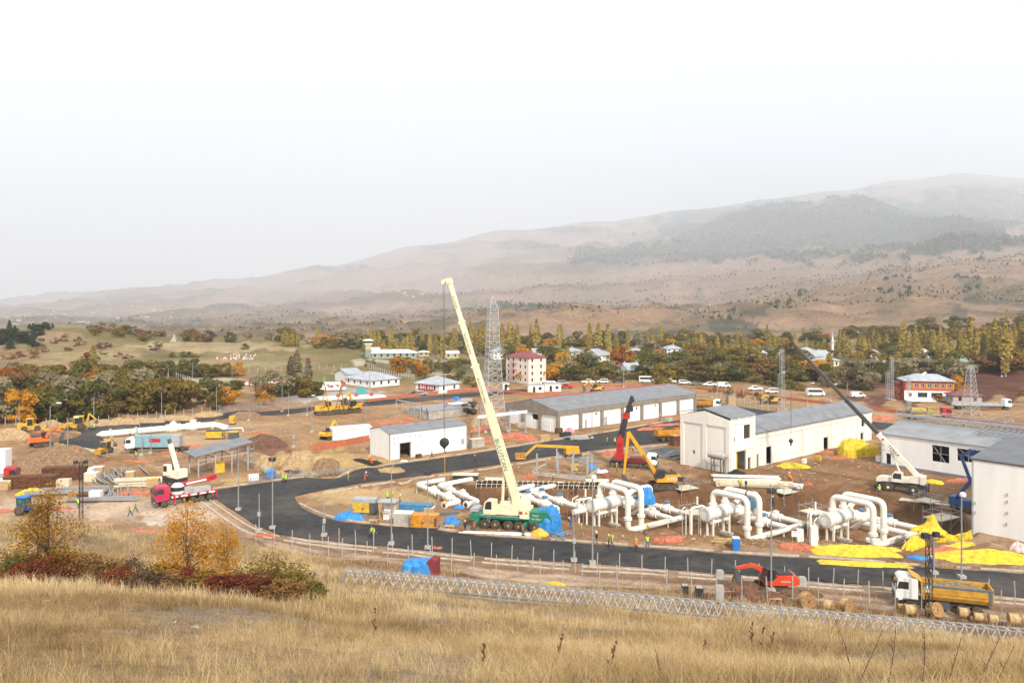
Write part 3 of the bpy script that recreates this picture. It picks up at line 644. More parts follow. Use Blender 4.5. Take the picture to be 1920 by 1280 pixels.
# hedgerow of round trees and the crest of the left hill
for px in list(range(230, 385, 13)) + [398, 412, 428, 445, 152, 168, 185, 205]:
 c = wchoice({'green': 4, 'olive': 3, 'yellow': .8, 'rust': .4, 'brown': .6}); py = 706 + random.uniform(-2, 2)
 plant('round', c, G(px, py), random.uniform(5.5, 7.5), tlabel('round', c, px, py, HILLM), G_HILL, 1.25)
for i in range(46):
 px = random.uniform(140, 660); py = np.interp(px, [140, 330, 660], [634, 641, 652]) + random.uniform(-3, 6)
 if 318 < px < 338: continue
 c = wchoice({'green': 2, 'olive': 4, 'brown': 2.5, 'yellow': 1, 'twig': 1}); kd = random.choice(['bush', 'round', 'spread'])
 plant(kd, c, GD(px, random.uniform(470, 560)), random.uniform(4, 8) * (1.3 if px > 480 else 1), tlabel(kd, c, px, py, HILLM).replace('low bush', 'tall bush'), G_HILL, 1.2)
for i in range(40):
 px = random.uniform(-40, 72) if i < 30 else random.uniform(55, 112); py = random.uniform(630, 655)
 plant('pine' if i % 2 else 'round', 'pine', GD(px, random.uniform(425, 495) if i < 30 else random.uniform(488, 505)), random.uniform(4.5, 7.5) if i < 30 else 4, tlabel('pine', 'pine', px, py, HILLM).replace('pointed pine', 'pointed pine' if i % 2 else 'round pine'), G_PINE, 1.6)
for px, py in ((121, 640), (110, 640), (146, 640), (125, 633), (60, 664), (40, 670), (66, 672), (100, 645), (130, 657), (190, 655), (195, 665), (222, 670), (240, 673), (290, 657), (295, 650), (325, 670), (340, 670), (355, 670), (368, 670), (458, 655), (152, 648), (160, 676), (200, 651), (75, 655), (15, 675), (28, 690), (410, 700), (85, 660)):
 c = wchoice({'twig': 3, 'brown': 3, 'green': 1, 'olive': 2, 'red': .6}); plant('bush', c, G(px, py), random.uniform(2.5, 4), f'{COLWORD[c]} low bush {near_mark(px, py, HILLM)}', G_BUSH + ' ' + near_mark(px, py, HILLM), 1.4)
plant('round', 'red', G(168, 690), 7, 'deep red round tree beside the lone poplar on the slope', G_HILL, 1.1)
# village: broadleaf
def village_ok(px, py):
 for a, b, rx, ry in NOTREE:
  if abs(px - a) < rx and abs(py - b) < ry: return False
 return True
NOTREE = [(978, 715, 46, 10), (1240, 722, 225, 7), (720, 672, 48, 9), (760, 690, 60, 6), (1755, 745, 62, 25), (1690, 740, 25, 20), (840, 678, 25, 8), (1600, 748, 120, 22), (1880, 720, 90, 22), (1530, 735, 30, 12), (1121, 694, 15, 13), (1187, 682, 12, 12), (1178, 712, 18, 9), (1075, 680, 11, 10), (1000, 682, 12, 12), (1250, 676, 12, 9), (1508, 684, 15, 12), (1530, 692, 14, 12), (1738, 684, 14, 12), (1802, 690, 13, 9), (1425, 688, 11, 9), (1022, 690, 10, 9), (1565, 690, 8, 24), (1739, 685, 10, 22), (1655, 686, 8, 10)]
for i in range(300):
 px = random.uniform(880, 1960) if i > 22 else random.uniform(620, 900)
 hi = np.interp(px, [620, 900, 1500, 1960], [648, 645, 650, 640]); lo = np.interp(px, [620, 900, 1020, 1060, 1450, 1560, 1640, 1700, 1790, 1960], [666, 668, 690, 714, 718, 738, 734, 716, 706, 702])
 py = hi + (lo - hi) * ((i * .618) % 1) ** .9
 if not village_ok(px, py): continue
 h = random.uniform(5.2, 9.6); kd = wchoice({'round': 4, 'spread': 4, 'loose': 2}); c = wchoice({'olive': 6, 'green': 5, 'grey': 1.6, 'brown': 1.0, 'rust': .3, 'yellow': .9})
 if px > 1540 and py > 700: c = wchoice({'grey': 2, 'olive': 2, 'green': 1})
 plant(kd, c, G(px, py) if py > 668 else GD(px, random.uniform(470, 640)), h, tlabel(kd, c, px, py, VILL), G_VILL, random.uniform(1.3, 1.8))
for px, py, h, c, kd in ((752, 700, 9, 'yellow', 'round'), (780, 700, 6, 'brown', 'round'), (789, 706, 8, 'yellow', 'loose'), (792, 711, 4, 'olive', 'bush'), (978, 672, 8, 'yellow', 'round'), (1020, 715, 8, 'yellow', 'spread'), (1035, 712, 8, 'yellow', 'round'), (985, 717, 6, 'yellow', 'bush'),
      (1172, 690, 12, 'rust', 'loose'), (1240, 726, 9, 'olive', 'round'), (855, 717, 6, 'olive', 'bush'), (870, 720, 6, 'green', 'bush'), (885, 725, 5, 'brown', 'bush'), (840, 700, 6, 'olive', 'round'), (945, 708, 8, 'green', 'round'), (938, 716, 6, 'olive', 'bush'), (880, 776, 4.5, 'twig', 'loose'),
      (1600, 728, 10, 'grey', 'spread'), (1625, 732, 8, 'grey', 'round'), (1790, 715, 10, 'grey', 'spread'), (1800, 735, 7, 'yellow', 'bush'), (1690, 738, 4, 'olive', 'bush'), (1760, 752, 2.5, 'yellow', 'bush'), (1920, 742, 3, 'olive', 'bush'), (1340, 735, 3, 'brown', 'bush'), (1370, 740, 3, 'olive', 'bush'), (1395, 745, 3, 'brown', 'bush'), (1420, 750, 3, 'olive', 'bush')):
 plant(kd, c, G(px, py), h, f'{COLWORD[c]} {FORM[kd]} {"bush" if kd == "bush" else "tree"} apart from the rest {near_mark(px, py, VILL)}', G_VILL, 1.15)
for i in range(64):
 px = 600 + i * 21.5 + random.uniform(-9, 9); kd = 'poplar' if i % 3 == 0 else random.choice(['round', 'spread']); c = 'poplar' if kd == 'poplar' else wchoice({'olive': 5, 'green': 4, 'grey': 1, 'brown': 1})
 plant(kd, c, GD(px, random.uniform(500, 660)), random.uniform(8, 12) * (1.35 if kd == 'poplar' else 1), tlabel(kd, c, px, 650, VILL), G_POP if kd == 'poplar' else G_VILL, 1.1 if kd == 'poplar' else 1.5)
for i in range(34):
 px = random.uniform(690, 900); py = random.choice([682, 690, 697, 684]) + random.uniform(-3, 3)
 c = wchoice({'green': 3, 'olive': 3, 'twig': 1}); plant('bush', c, G(px, py), random.uniform(2, 3.6), f'{COLWORD[c]} bush in the hedge rows below the green barracks', 'hedge bushes below the barracks', 1.5)
for i in range(48):
 px = 1035 + i * 10 + random.uniform(-4, 4); c = wchoice({'olive': 4, 'green': 3, 'brown': 1, 'yellow': .5}); plant('bush', c, G(px, 711.5 + max(0, px - 1380) * .17 + random.uniform(-1.5, .5)), random.uniform(2.5, 5), f'{COLWORD[c]} bush in the undergrowth behind the parked vehicles', 'undergrowth behind the parked vehicles', 1.4)
POPL = [(1006, 600, 668), (1048, 609, 668), (1105, 607, 676), (1122, 605, 672), (1140, 607, 680), (1222, 617, 668), (1214, 626, 668), (1305, 629, 672), (1314, 622, 672), (1320, 635, 672), (1332, 640, 674), (1345, 631, 672), (1382, 639, 676), (1394, 632, 682), (1405, 635, 676), (1422, 639, 686),
  (1064, 650, 703), (1189, 660, 700), (1491, 625, 672), (1443, 630, 664), (1452, 628, 664), (1460, 630, 664), (1467, 634, 664), (1512, 635, 668), (1522, 640, 668), (1545, 636, 668), (1582, 625, 672), (1590, 632, 672), (1612, 628, 676), (1620, 630, 678), (1628, 634, 676), (1692, 606, 672), (1702, 622, 676), (1717, 612, 690),
  (1730, 615, 672), (1738, 622, 672), (1762, 622, 690), (1772, 630, 694), (1782, 635, 692), (1820, 595, 682), (1830, 616, 682), (1865, 600, 686), (1885, 610, 706), (1902, 610, 680), (1915, 605, 686), (1875, 614, 690), (1893, 618, 690), (1810, 615, 682), (1647, 627, 660), (1662, 627, 660), (1555, 662, 706), (1750, 620, 672), (1684, 660, 690), (1800, 625, 688), (1845, 612, 680), (1855, 620, 682),
  (532, 619, 650), (538, 624, 650), (549, 621, 650), (557, 625, 650), (685, 626, 660), (695, 616, 660), (702, 620, 660), (709, 615, 660), (732, 617, 660), (719, 640, 671), (730, 642, 671), (742, 636, 671), (749, 642, 671), (757, 637, 671), (764, 630, 671), (771, 622, 671), (806, 627, 666), (817, 632, 666), (830, 625, 676), (854, 617, 664), (847, 637, 664),
  (875, 607, 664), (882, 605, 664), (902, 606, 664), (909, 608, 664), (955, 604, 664), (942, 608, 664), (935, 612, 664), (962, 612, 664), (970, 610, 664), (895, 614, 664), (174, 647, 690), (1155, 628, 664), (1282, 640, 666), (1290, 634, 668), (1360, 638, 672), (1370, 642, 672), (1535, 642, 668), (1570, 640, 668), (1640, 640, 668), (1710, 632, 680), (1925, 612, 690)]
for px, yt, yb in POPL:
 g = G(px, yb); h = (CAMZ - g.z - (yt - HY) / FPX * g.y)
 plant('poplar', 'poplar', g, h, tlabel('poplar', 'poplar', px, yb, VILL if px > 620 else HILLM), G_POP, max(.8, 15 / h) * 1.3)
for px, yt, yb, w in ((557, 657, 718, 1.5), (577, 672, 738, 1.3), (17, 680, 745, 1.7), (546, 668, 716, 1.3)):
 g = G(px, yb); h = (CAMZ - g.z - (yt - HY) / FPX * g.y); plant('poplar', 'grey', g, h, 'pale half bare poplar ' + ('beside the valve yard' if px > 100 else 'in the belt at the far end'), 'pale poplars in the belt', w * 14 / h)
# beyond the 300 leafy trees that show largest, the farthest village trees are one wood
bpy.context.view_layer.update()
lt = sorted([o for o in COL.objects if o.name.startswith('leafy_tree')], key=lambda o: o.location.y / o.scale.z)
Vs, Ts, Ms, ml = [], [], [], []
for o in lt[298:]:
 for ch in o.children:
  if ch.name.startswith('crown'):
   me = ch.data; n = len(me.vertices); v = np.zeros(n * 3, np.float32); me.vertices.foreach_get('co', v); a = np.zeros(n, np.float32); me.attributes['tint'].data.foreach_get('value', a)
   M = np.array(o.matrix_world); v = v.reshape(-1, 3) @ M[:3, :3].T + M[:3, 3]; Vs.append(v.reshape(-1, 4, 3)); Ts.append(a.reshape(-1, 4)[:, 0])
   if me.materials[0] not in ml: ml.append(me.materials[0])
   Ms.append(np.full(n // 4, ml.index(me.materials[0]), np.int32))
 for ch in list(o.children): bpy.data.objects.remove(ch)
 bpy.data.objects.remove(o)
if Vs:
 me = quads_mesh('distant_trees', np.concatenate(Vs), np.concatenate(Ts), ml[0]); [me.materials.append(m) for m in ml[1:]]; me.polygons.foreach_set('material_index', np.concatenate(Ms)); tag(link('distant_trees', me), kind='stuff')
# far woods on the mountain and scattered scrub: beyond counting
def far_scatter(name, n, ok, h0, h1, mt, seed, kd=0):
 rng = np.random.default_rng(seed); Vs, Ts = [], []; got = 0
 while got < n:
  D = np.exp(rng.uniform(math.log(900), math.log(15800), 40000)); px = rng.uniform(-60, 1990, 40000); x = (px - 960) / FPX * D; z = HT(x, D); py = HY + (CAMZ - z) / D * FPX
  k = ok(px, py, D, rng, x); x, D, z = x[k], D[k], z[k]; m_ = len(x)
  if m_ == 0: continue
  h = rng.uniform(h0, h1, m_) * np.clip(D / 3500, .4, 1)
  for q in range(5):
   a = rng.uniform(0, 2 * PI, m_); C = np.stack([x + np.cos(a) * h * .22, D + np.sin(a) * h * .22, z + h * rng.uniform(.25, .75, m_)], 1)
   Nn = np.stack([np.cos(a), np.sin(a) - .6, rng.uniform(.1, .8, m_)], 1); Nn /= np.linalg.norm(Nn, axis=1)[:, None]
   Vs.append(leaf_faces(C, Nn, (h * .38)[:, None], rng, .9)); Ts.append(rng.uniform(0, 1, m_))
  got += m_
 return tag(link(name, quads_mesh(name, np.concatenate(Vs), np.concatenate(Ts), mt)), kind='stuff')
FELL = [(a, b, rx, ry) for a, b, rx, ry, col, s in PAINT if col is FOREST]
def ok_forest(px, py, D, rng, x):
 r = np.zeros(px.shape, bool)
 wx = fbm(px / 26, py / 9, 3, 91); wy = fbm(px / 22, py / 8, 3, 93)
 for a, b, rx, ry in FELL: r |= ((px - a + wx * rx * 1.1) ** 2 / rx ** 2 + (py - b + wy * ry * 1.5) ** 2 / ry ** 2) < 1.05
 return r & (rng.random(px.shape) < np.interp(D, [900, 2500, 5500, 9000], [.010, .05, .28, .9]))
def ok_scrub(px, py, D, rng, x):
 w = fbm(x / 170, D / 90, 4, 95) > .06
 return w & (rng.random(px.shape) < np.where(px < 850, .45, 1) * np.interp(D, [900, 2500, 15800], [.25, .8, .3]))
far_scatter('far_woods', 16000, ok_forest, 8, 28, leafmat('far_pine', [(.05, .06, .035), (.075, .085, .05), (.11, .11, .06)]), 201)
far_scatter('hillside_scrub', 9000, ok_scrub, 3, 11, leafmat('scrub', [(.06, .055, .03), (.11, .095, .05), (.18, .13, .06)]), 202)
far_scatter('autumn_scrub', 380, lambda px, py, D, rng, x: (fbm(x / 200, D / 120, 3, 99) > .03) & (rng.random(px.shape) < .3), 3, 6, LEAF['brown'], 203)
# ------------------------------------------------------------------ dry grass on the hillside
def grass(name, n, d0, d1, h0, h1, w, blades, seed, dens, lean=.5, colr='straw', zmin=.5):
 rng = np.random.default_rng(seed)
 D = np.sqrt(rng.uniform(d0 ** 2, d1 ** 2, n)); u = rng.uniform(-.72, .72, n); x = u * D
 px = 960 + FPX * u; zf = bil(FGK, FG_D, FGZ, px, np.minimum(D, 135)); k = (zf > zmin + fbm(x / 3, D / 3, 3, 7) * .8) & (D < 137)
 p = dens(px, D, x); k &= rng.random(n) < p
 x, D = x[k], D[k]; z = HT(x, D); m_ = len(x)
 X = np.repeat(np.stack([x, D, z], 1), blades, 0); N = len(X)
 tuft = np.repeat(rng.uniform(.55, 1.25, m_), blades); tt = np.repeat(np.clip(.5 + 1.3 * fbm(x / 5, D / 5, 3, 77) + rng.normal(0, .13, m_), 0, 1), blades)
 az = rng.uniform(0, 2 * PI, N); h = rng.uniform(h0, h1, N) * tuft; ln = h * lean * rng.uniform(.15, 1.3, N)
 X[:, :2] += rng.normal(0, .10 + w * 3, (N, 2)); X[:, 2] -= .03
 d = np.stack([np.cos(az), np.sin(az), np.zeros(N)], 1); s = np.stack([-np.sin(az + rng.normal(0, .8, N)), np.cos(az), np.zeros(N)], 1) * (w * rng.uniform(.5, 1.4, N))[:, None] / 2
 up = np.array([0, 0, 1.])
 mid = X + d * (ln * .35)[:, None] + up * (h * .6)[:, None]; tip = X + d * ln[:, None] + up * (h * rng.uniform(.75, 1.05, N))[:, None]
 V = np.concatenate([np.stack([X - s, X + s, mid + s * .8, mid - s * .8], 1), np.stack([mid - s * .8, mid + s * .8, tip + s * .15, tip - s * .15], 1)])
 tt = np.clip(tt + rng.normal(0, .2, N), 0, 1)
 return tag(link(name, quads_mesh(name, V, np.concatenate([tt, tt]), LEAF[colr], 4)), kind='stuff')
bare = lambda px, D, x: .22 + .78 * sstep(-.08, .1, fbm(x / 4.5, D / 4.5, 3, 111) + .10 * (px > 900) - .02)
grass('dry_grass', 21000, 14, 46, .2, .58, .009, 13, 301, bare, 1.15)
grass('dry_grass', 5200, 14, 60, .5, 1.05, .007, 5, 305, lambda px, D, x: .3 + .7 * sstep(0, .1, fbm(x / 3, D / 3, 3, 113)), .9)
grass('dry_grass', 52000, 42, 128, .3, .85, .024, 7, 302, lambda px, D, x: .45 + .5 * sstep(-.1, .1, fbm(x / 6, D / 6, 3, 115)), .6)
grass('green_weeds', 500, 14, 46, .08, .2, .012, 9, 303, lambda px, D, x: sstep(.08, .16, fbm(x / 6, D / 6, 3, 117)), .8, 'green')
grass('brown_weeds', 3800, 14, 70, .12, .32, .009, 9, 304, lambda px, D, x: sstep(-.02, .16, fbm(x / 5, D / 5, 3, 119)), .9, 'twig')
# foreground trees and shrubs
def fine_tree(name, kind, colr, loc, h, n, leaf, label, cat, group, seed, wide=1.0, limbs=26):
 o = tree_proto(name, kind, colr, seed, h, n, leaf, limbs=limbs); o.location = loc; o['label'] = label; o['category'] = cat
 if group: o['group'] = group
 o.scale = (wide, wide, 1); return o
def hb(px, py): return G(px, py)
def byD(px, D): return GD(px, D, -.05)
fine_tree('young_tree', 'fine', 'yellow', byD(352, 62), 6.6, 4700, .08, 'golden young tree with open twiggy crown on the grassy slope', 'tree', 'autumn trees on the slope', 41, 1.15)
fine_tree('young_tree', 'fine', 'yellow', byD(425, 61), 5.6, 3000, .08, 'narrow golden sapling beside the open crowned golden tree', 'tree', 'autumn trees on the slope', 42, .62)
fine_tree('young_tree', 'fine', 'autumn', byD(92, 60), 6.9, 5000, .08, 'olive and orange young tree above the red shrubs', 'tree', 'autumn trees on the slope', 43, 1.1, 40)
fine_tree('young_tree', 'fine', 'yellow', byD(70, 62), 4.2, 900, .09, 'small yellow sapling inside the olive young tree', 'tree', 'autumn trees on the slope', 45, 1.3, 12)
SHR = [(505, 61, 3.9, 'olive', 1.5, 'big olive brown shrub right beside the golden sapling'), (560, 60, 2.6, 'olive', 1.3, 'olive shrub at the open end of the shrub row'), (250, 58, 2.9, 'twig', .7, 'dark conical shrub between the two young trees'),
 (90, 58, 2.6, 'red', 1.5, 'crimson shrub under the olive young tree'), (150, 59, 2.8, 'brown', 1.3, 'russet shrub beside the crimson shrub'), (20, 57, 2.6, 'green', 1.3, 'green shrub at the near end of the shrub row'), (40, 55, 1.8, 'red', 1.6, 'low red shrub under the green shrub'),
 (195, 61, 2.2, 'brown', 1.4, 'rusty twiggy shrub between russet and conical shrubs'), (300, 62, 2.0, 'green', 1.5, 'low green shrub left under the golden young tree'), (345, 58, 2.2, 'red', 1.4, 'reddish shrub at the foot of the golden young tree'), (395, 57, 2.0, 'autumn', 1.6, 'brown twiggy shrub under the golden young tree'),
 (470, 56, 1.8, 'red', 1.7, 'red shrub in front of the big olive shrub'), (530, 55, 1.7, 'brown', 1.5, 'low russet shrub before the olive end shrub'), (585, 62, 1.7, 'green', 1.4, 'yellowish green shrub last in the row'), (440, 60, 1.9, 'brown', 1.3, 'dark rusty shrub behind the low red shrubs'), (270, 55, 1.5, 'twig', 1.8, 'flat grey brown shrub before the conical shrub'), (120, 62, 2.4, 'autumn', 1.5, 'orange tinged shrub behind the russet shrub'), (225, 57, 1.7, 'red', 1.6, 'low red shrub before the conical shrub'), (330, 61, 1.9, 'autumn', 1.6, 'orange shrub beside the golden young tree'), (300, 56, 1.6, 'brown', 1.8, 'flat rusty shrub at the foot of the slope trees'), (420, 55, 1.6, 'red', 1.7, 'low red shrub under the golden sapling'), (490, 63, 2.6, 'brown', 1.4, 'rusty shrub behind the big olive shrub'), (65, 62, 2.2, 'brown', 1.5, 'rusty shrub inside the olive young tree'), (-20, 60, 3.0, 'brown', 1.2, 'brown shrub cut by the picture edge')]
for i, (px, D, h, c, w, lb) in enumerate(SHR):
 fine_tree('shrub', 'shrub', c, byD(px, D), h * .84, 1900, .075, lb, 'shrub', 'shrubs on the grassy slope', 60 + i, w, 34)
STALK = mat('weed_stem', (.13, .055, .035), .9, noise=.3)
def weed(px, py, hpx, label, seed, lean=0, seedhead=False):
 rng = random.Random(seed); g = G(px, py); h = hpx / FPX * g.y; b = MB(); tip = Vector((lean * h, .1 * h, h)); mid = tip * .5 + Vector((.03 * h, 0, .02 * h))
 b.path([(0, 0, -.1), mid, tip], .016, 5, r2=.004)
 for k in range(9):
  t = rng.uniform(.2, .95); p = Vector((0, 0, 0)).lerp(tip, t); d = Vector((rng.uniform(-1, 1), rng.uniform(-.5, .5), 1.3)).normalized() * h * rng.uniform(.1, .32) * (1.15 - t); b.path([p, p + d], .007, 4, r2=.003)
  if seedhead:
   for j in range(7): q = p + d * rng.uniform(.2, 1); b.lathe(q, d, [(-.05, .0), (0, .035), (.05, 0)], 5)
 o = b.build('dry_weed', STALK); o.location = g; return tag(o, label, 'weed', 'dry weeds on the slope')
WEEDS = [(1610, 1275, 90, 'tall bare reddish weed leaning towards the truss', .55, 0), (1665, 1280, 100, 'upright bare reddish weed with long side twigs', .2, 0), (1730, 1278, 95, 'straight thin reddish weed under the truss', .08, 0), (1775, 1280, 80, 'forked reddish weed beside the straight one', .4, 0), (1830, 1282, 85, 'slanting reddish weed near the corner', .6, 0), (1865, 1282, 70, 'shorter slanting reddish weed in the corner', .6, 0), (1600, 1268, 110, 'leaning weed with few twigs on the pale grass', -.3, 0),
  (1409, 1220, 55, 'dark seed headed weed in front of the truss', .05, 1), (1425, 1222, 50, 'dark seed headed weed beside its taller twin', .2, 1), (1440, 1224, 40, 'small dark seed headed weed by the twins', .35, 1), (700, 1200, 60, 'reddish seed headed weed under the truss end', .05, 1), (905, 1262, 55, 'brown seed headed weed in mid meadow', .05, 1), (1140, 1262, 60, 'feathery brown weed in mid meadow', .3, 1), (1320, 1230, 30, 'lone low brown weed in the meadow', .1, 1), (1240, 1275, 60, 'thin bent weed at the bottom of the meadow', -.2, 0), (1045, 1240, 50, 'thin weed with drooping head in the meadow', .2, 1)]
for i, (px, py, hp, lb, ln, sh) in enumerate(WEEDS): weed(px, py, hp, lb, 400 + i, ln, sh)
ROCK = mat('pale_rock', (.46, .38, .33), .9, noise=.25, bump=.5)
def rock(px, py, s, label, seed):
 rng = np.random.default_rng(seed); bm = bmesh.new(); bmesh.ops.create_icosphere(bm, subdivisions=2, radius=1)
 for v in bm.verts: v.co *= rng.uniform(.78, 1.15); v.co.z *= .6; v.co.x *= 1.3
 me = bpy.data.meshes.new('rock'); bm.to_mesh(me); bm.free(); me.materials.append(ROCK); o = link('rock', me); g = G(px, py); o.location = g; o.scale = (s,) * 3
 return tag(o, label, 'rock', 'rocks in the meadow')
rock(309, 1208, .22, 'large pinkish rock in the dry grass', 1); rock(365, 1176, .17, 'flat pale rock above the pinkish one', 2); rock(327, 1167, .09, 'small pale stone near the flat rock', 3); rock(88, 1128, .12, 'small white stone below the red shrubs', 4)
# ------------------------------------------------------------------ buildings
A40 = R(40); E1 = Vector((math.cos(A40), math.sin(A40), 0)); E2 = Vector((-math.sin(A40), math.cos(A40), 0))
WHITE = mat('white_panel', (.83, .82, .79), .75, noise=.06, scale=.5, streak=True)
CREAM = mat('cream_render', (.81, .775, .69), .85, noise=.07, scale=.4, streak=True)
ROOFG = mat('grey_sheet_roof', (.205, .21, .22), .6, noise=.16, scale=.5)
ROOFD = mat('dark_roof_felt', (.15, .155, .165), .7, noise=.12, scale=.4)
TAUPE = mat('taupe_concrete', (.25, .215, .175), .9, noise=.14, scale=.6)
CONC = mat('raw_concrete', (.42, .39, .34), .9, noise=.18, scale=.8)
DARKM = mat('dark_metal', (.035, .035, .038), .6, noise=.2)
STEEL = mat('galvanised_steel', (.34, .35, .355), .5, .3, noise=.12, scale=3)
PYL = mat('pale_galvanised', (.50, .51, .52), .5, .2, noise=.1)
GREYP = mat('grey_paint', (.38, .39, .40), .5, noise=.1)
REDT = mat('red_trim', (.42, .05, .06), .5, noise=.1)
GLASS = mat('window_glass', (.03, .035, .04), .12, noise=.05, spec=.6)
WOOD = mat('sawn_timber', (.50, .35, .17), .85, noise=.25, scale=4)
WOODW = mat('pale_timber', (.66, .57, .42), .85, noise=.15, scale=4)
RUST = mat('rusty_steel', (.16, .065, .03), .9, .1, noise=.4, scale=2)
BLUEP = mat('blue_plastic', (.02, .19, .60), .5, noise=.12)
ORANGE = mat('orange_net', (.48, .15, .075), .8, noise=.2, scale=3)
YELP = mat('yellow_paint', (.72, .42, .03), .5, noise=.22, scale=1.2)
ORAP = mat('orange_paint', (.66, .27, .025), .5, noise=.22, scale=1.2)
REDP = mat('red_paint', (.48, .025, .03), .45, noise=.22, scale=1.2)
MAGP = mat('crimson_paint', (.50, .028, .085), .45, noise=.15, scale=1.2)
GREENP = mat('green_paint', (.02, .20, .12), .45, noise=.15, scale=1.2)
WHITEP = mat('white_paint', (.80, .80, .78), .35, noise=.05, scale=1.5)
PIPEW = mat('white_pipe_coat', (.80, .77, .69), .4, noise=.05, scale=.7)
IVORY = mat('ivory_paint', (.80, .735, .50), .45, noise=.08, scale=.8)
CRANEW = mat('cream_crane_paint', (.78, .73, .60), .45, noise=.08, scale=.8)
BLACKR = mat('black_rubber', (.022, .021, .02), .9, noise=.3)
MUDDY = mat('muddy_rubber', (.09, .07, .05), .95, noise=.35)
BLUEM = mat('blue_machine_paint', (.025, .075, .22), .45, noise=.15)
def wallrun(b, p0, p1, H, holes=(), t=.3, z0=0.0):
 """wall of thickness t from p0 to p1 with rectangular openings (s0, s1, z0, z1); outer face on the right of travel"""
 p0, p1 = Vector((*p0, 0)), Vector((*p1, 0)); d = p1 - p0; L = d.length; d.normalize(); n = Vector((-d.y, d.x, 0))
 xs = sorted({0, L, *[h[0] for h in holes], *[h[1] for h in holes]}); zs = sorted({z0, H, *[h[2] for h in holes], *[h[3] for h in holes]})
 for i in range(len(xs) - 1):
  run = None
  for j in range(len(zs) - 1):
   cx, cz = (xs[i] + xs[i + 1]) / 2, (zs[j] + zs[j + 1]) / 2
   if any(h[0] < cx < h[1] and h[2] < cz < h[3] for h in holes): continue
   c = p0 + d * cx + n * t / 2
   b.box(c.x, c.y, zs[j], xs[i + 1] - xs[i], t, zs[j + 1] - zs[j], math.atan2(d.y, d.x))
def gable_roof(b, L, W, H, rise, oh=.3, th=.18, axis='x'):
 """ridge along local x; eaves at y=0 and y=W"""
 k = rise / (W / 2)
 for s in (0, 1):
  y0, y1 = (-oh, W / 2) if s == 0 else (W + oh, W / 2)
  z0, z1 = H - oh * k + .02, H + rise + .02
  poly = [(y0, z0), (y1, z1), (y1, z1 + th), (y0, z0 + th)]
  b.prism(poly, -oh, L + oh, 'x')
def gables(b, L, W, H, rise, t=.3):
 for x0 in (0, L - t): b.prism([(0, H), (W, H), (W / 2, H + rise)], x0 + .001, x0 + t, 'x')
def building(name, label, at, rz, cat='building', group=None): return thing(name, label, cat, (at[0], at[1], gz(at[0], at[1]) - .05), rz, group)
def wb(b, holes_by_side, L, W, H, t=.3):
 c = [(0, 0), (L, 0), (L, W), (0, W)]
 for i in range(4): wallrun(b, c[i], c[(i + 1) % 4], H, holes_by_side.get(i, ()), t)
def window(root, side, s0, s1, z0, z1, L, W, frame=True, mt=None, depth=.15, name='window'):
 """glazed unit set back inside an opening"""
 c = [(0, 0), (L, 0), (L, W), (0, W)]; a, e = Vector((*c[side], 0)), Vector((*c[(side + 1) % 4], 0)); d = (e - a).normalized(); n = Vector((-d.y, d.x, 0))
 b = MB(); m = a + d * (s0 + s1) / 2 + n * depth; b.box(m.x, m.y, z0 + .002, s1 - s0 - .004, .04, z1 - z0 - .004, math.atan2(d.y, d.x)); w = b.build(name, mt or GLASS, root)
 if frame:
  f = MB(); n2 = n * (depth - .06); rz = math.atan2(d.y, d.x)
  for q in (s0 + .05, s1 - .05, (s0 + s1) / 2): p = a + d * q + n2; f.box(p.x, p.y, z0 + .004, .08, .06, z1 - z0 - .008, rz)
  for q in (z0 + .01, z1 - .09): p = a + d * (s0 + s1) / 2 + n2; f.box(p.x, p.y, q, s1 - s0 - .01, .05, .08, rz)
  f.build('frame', WHITEP, w)
 return w
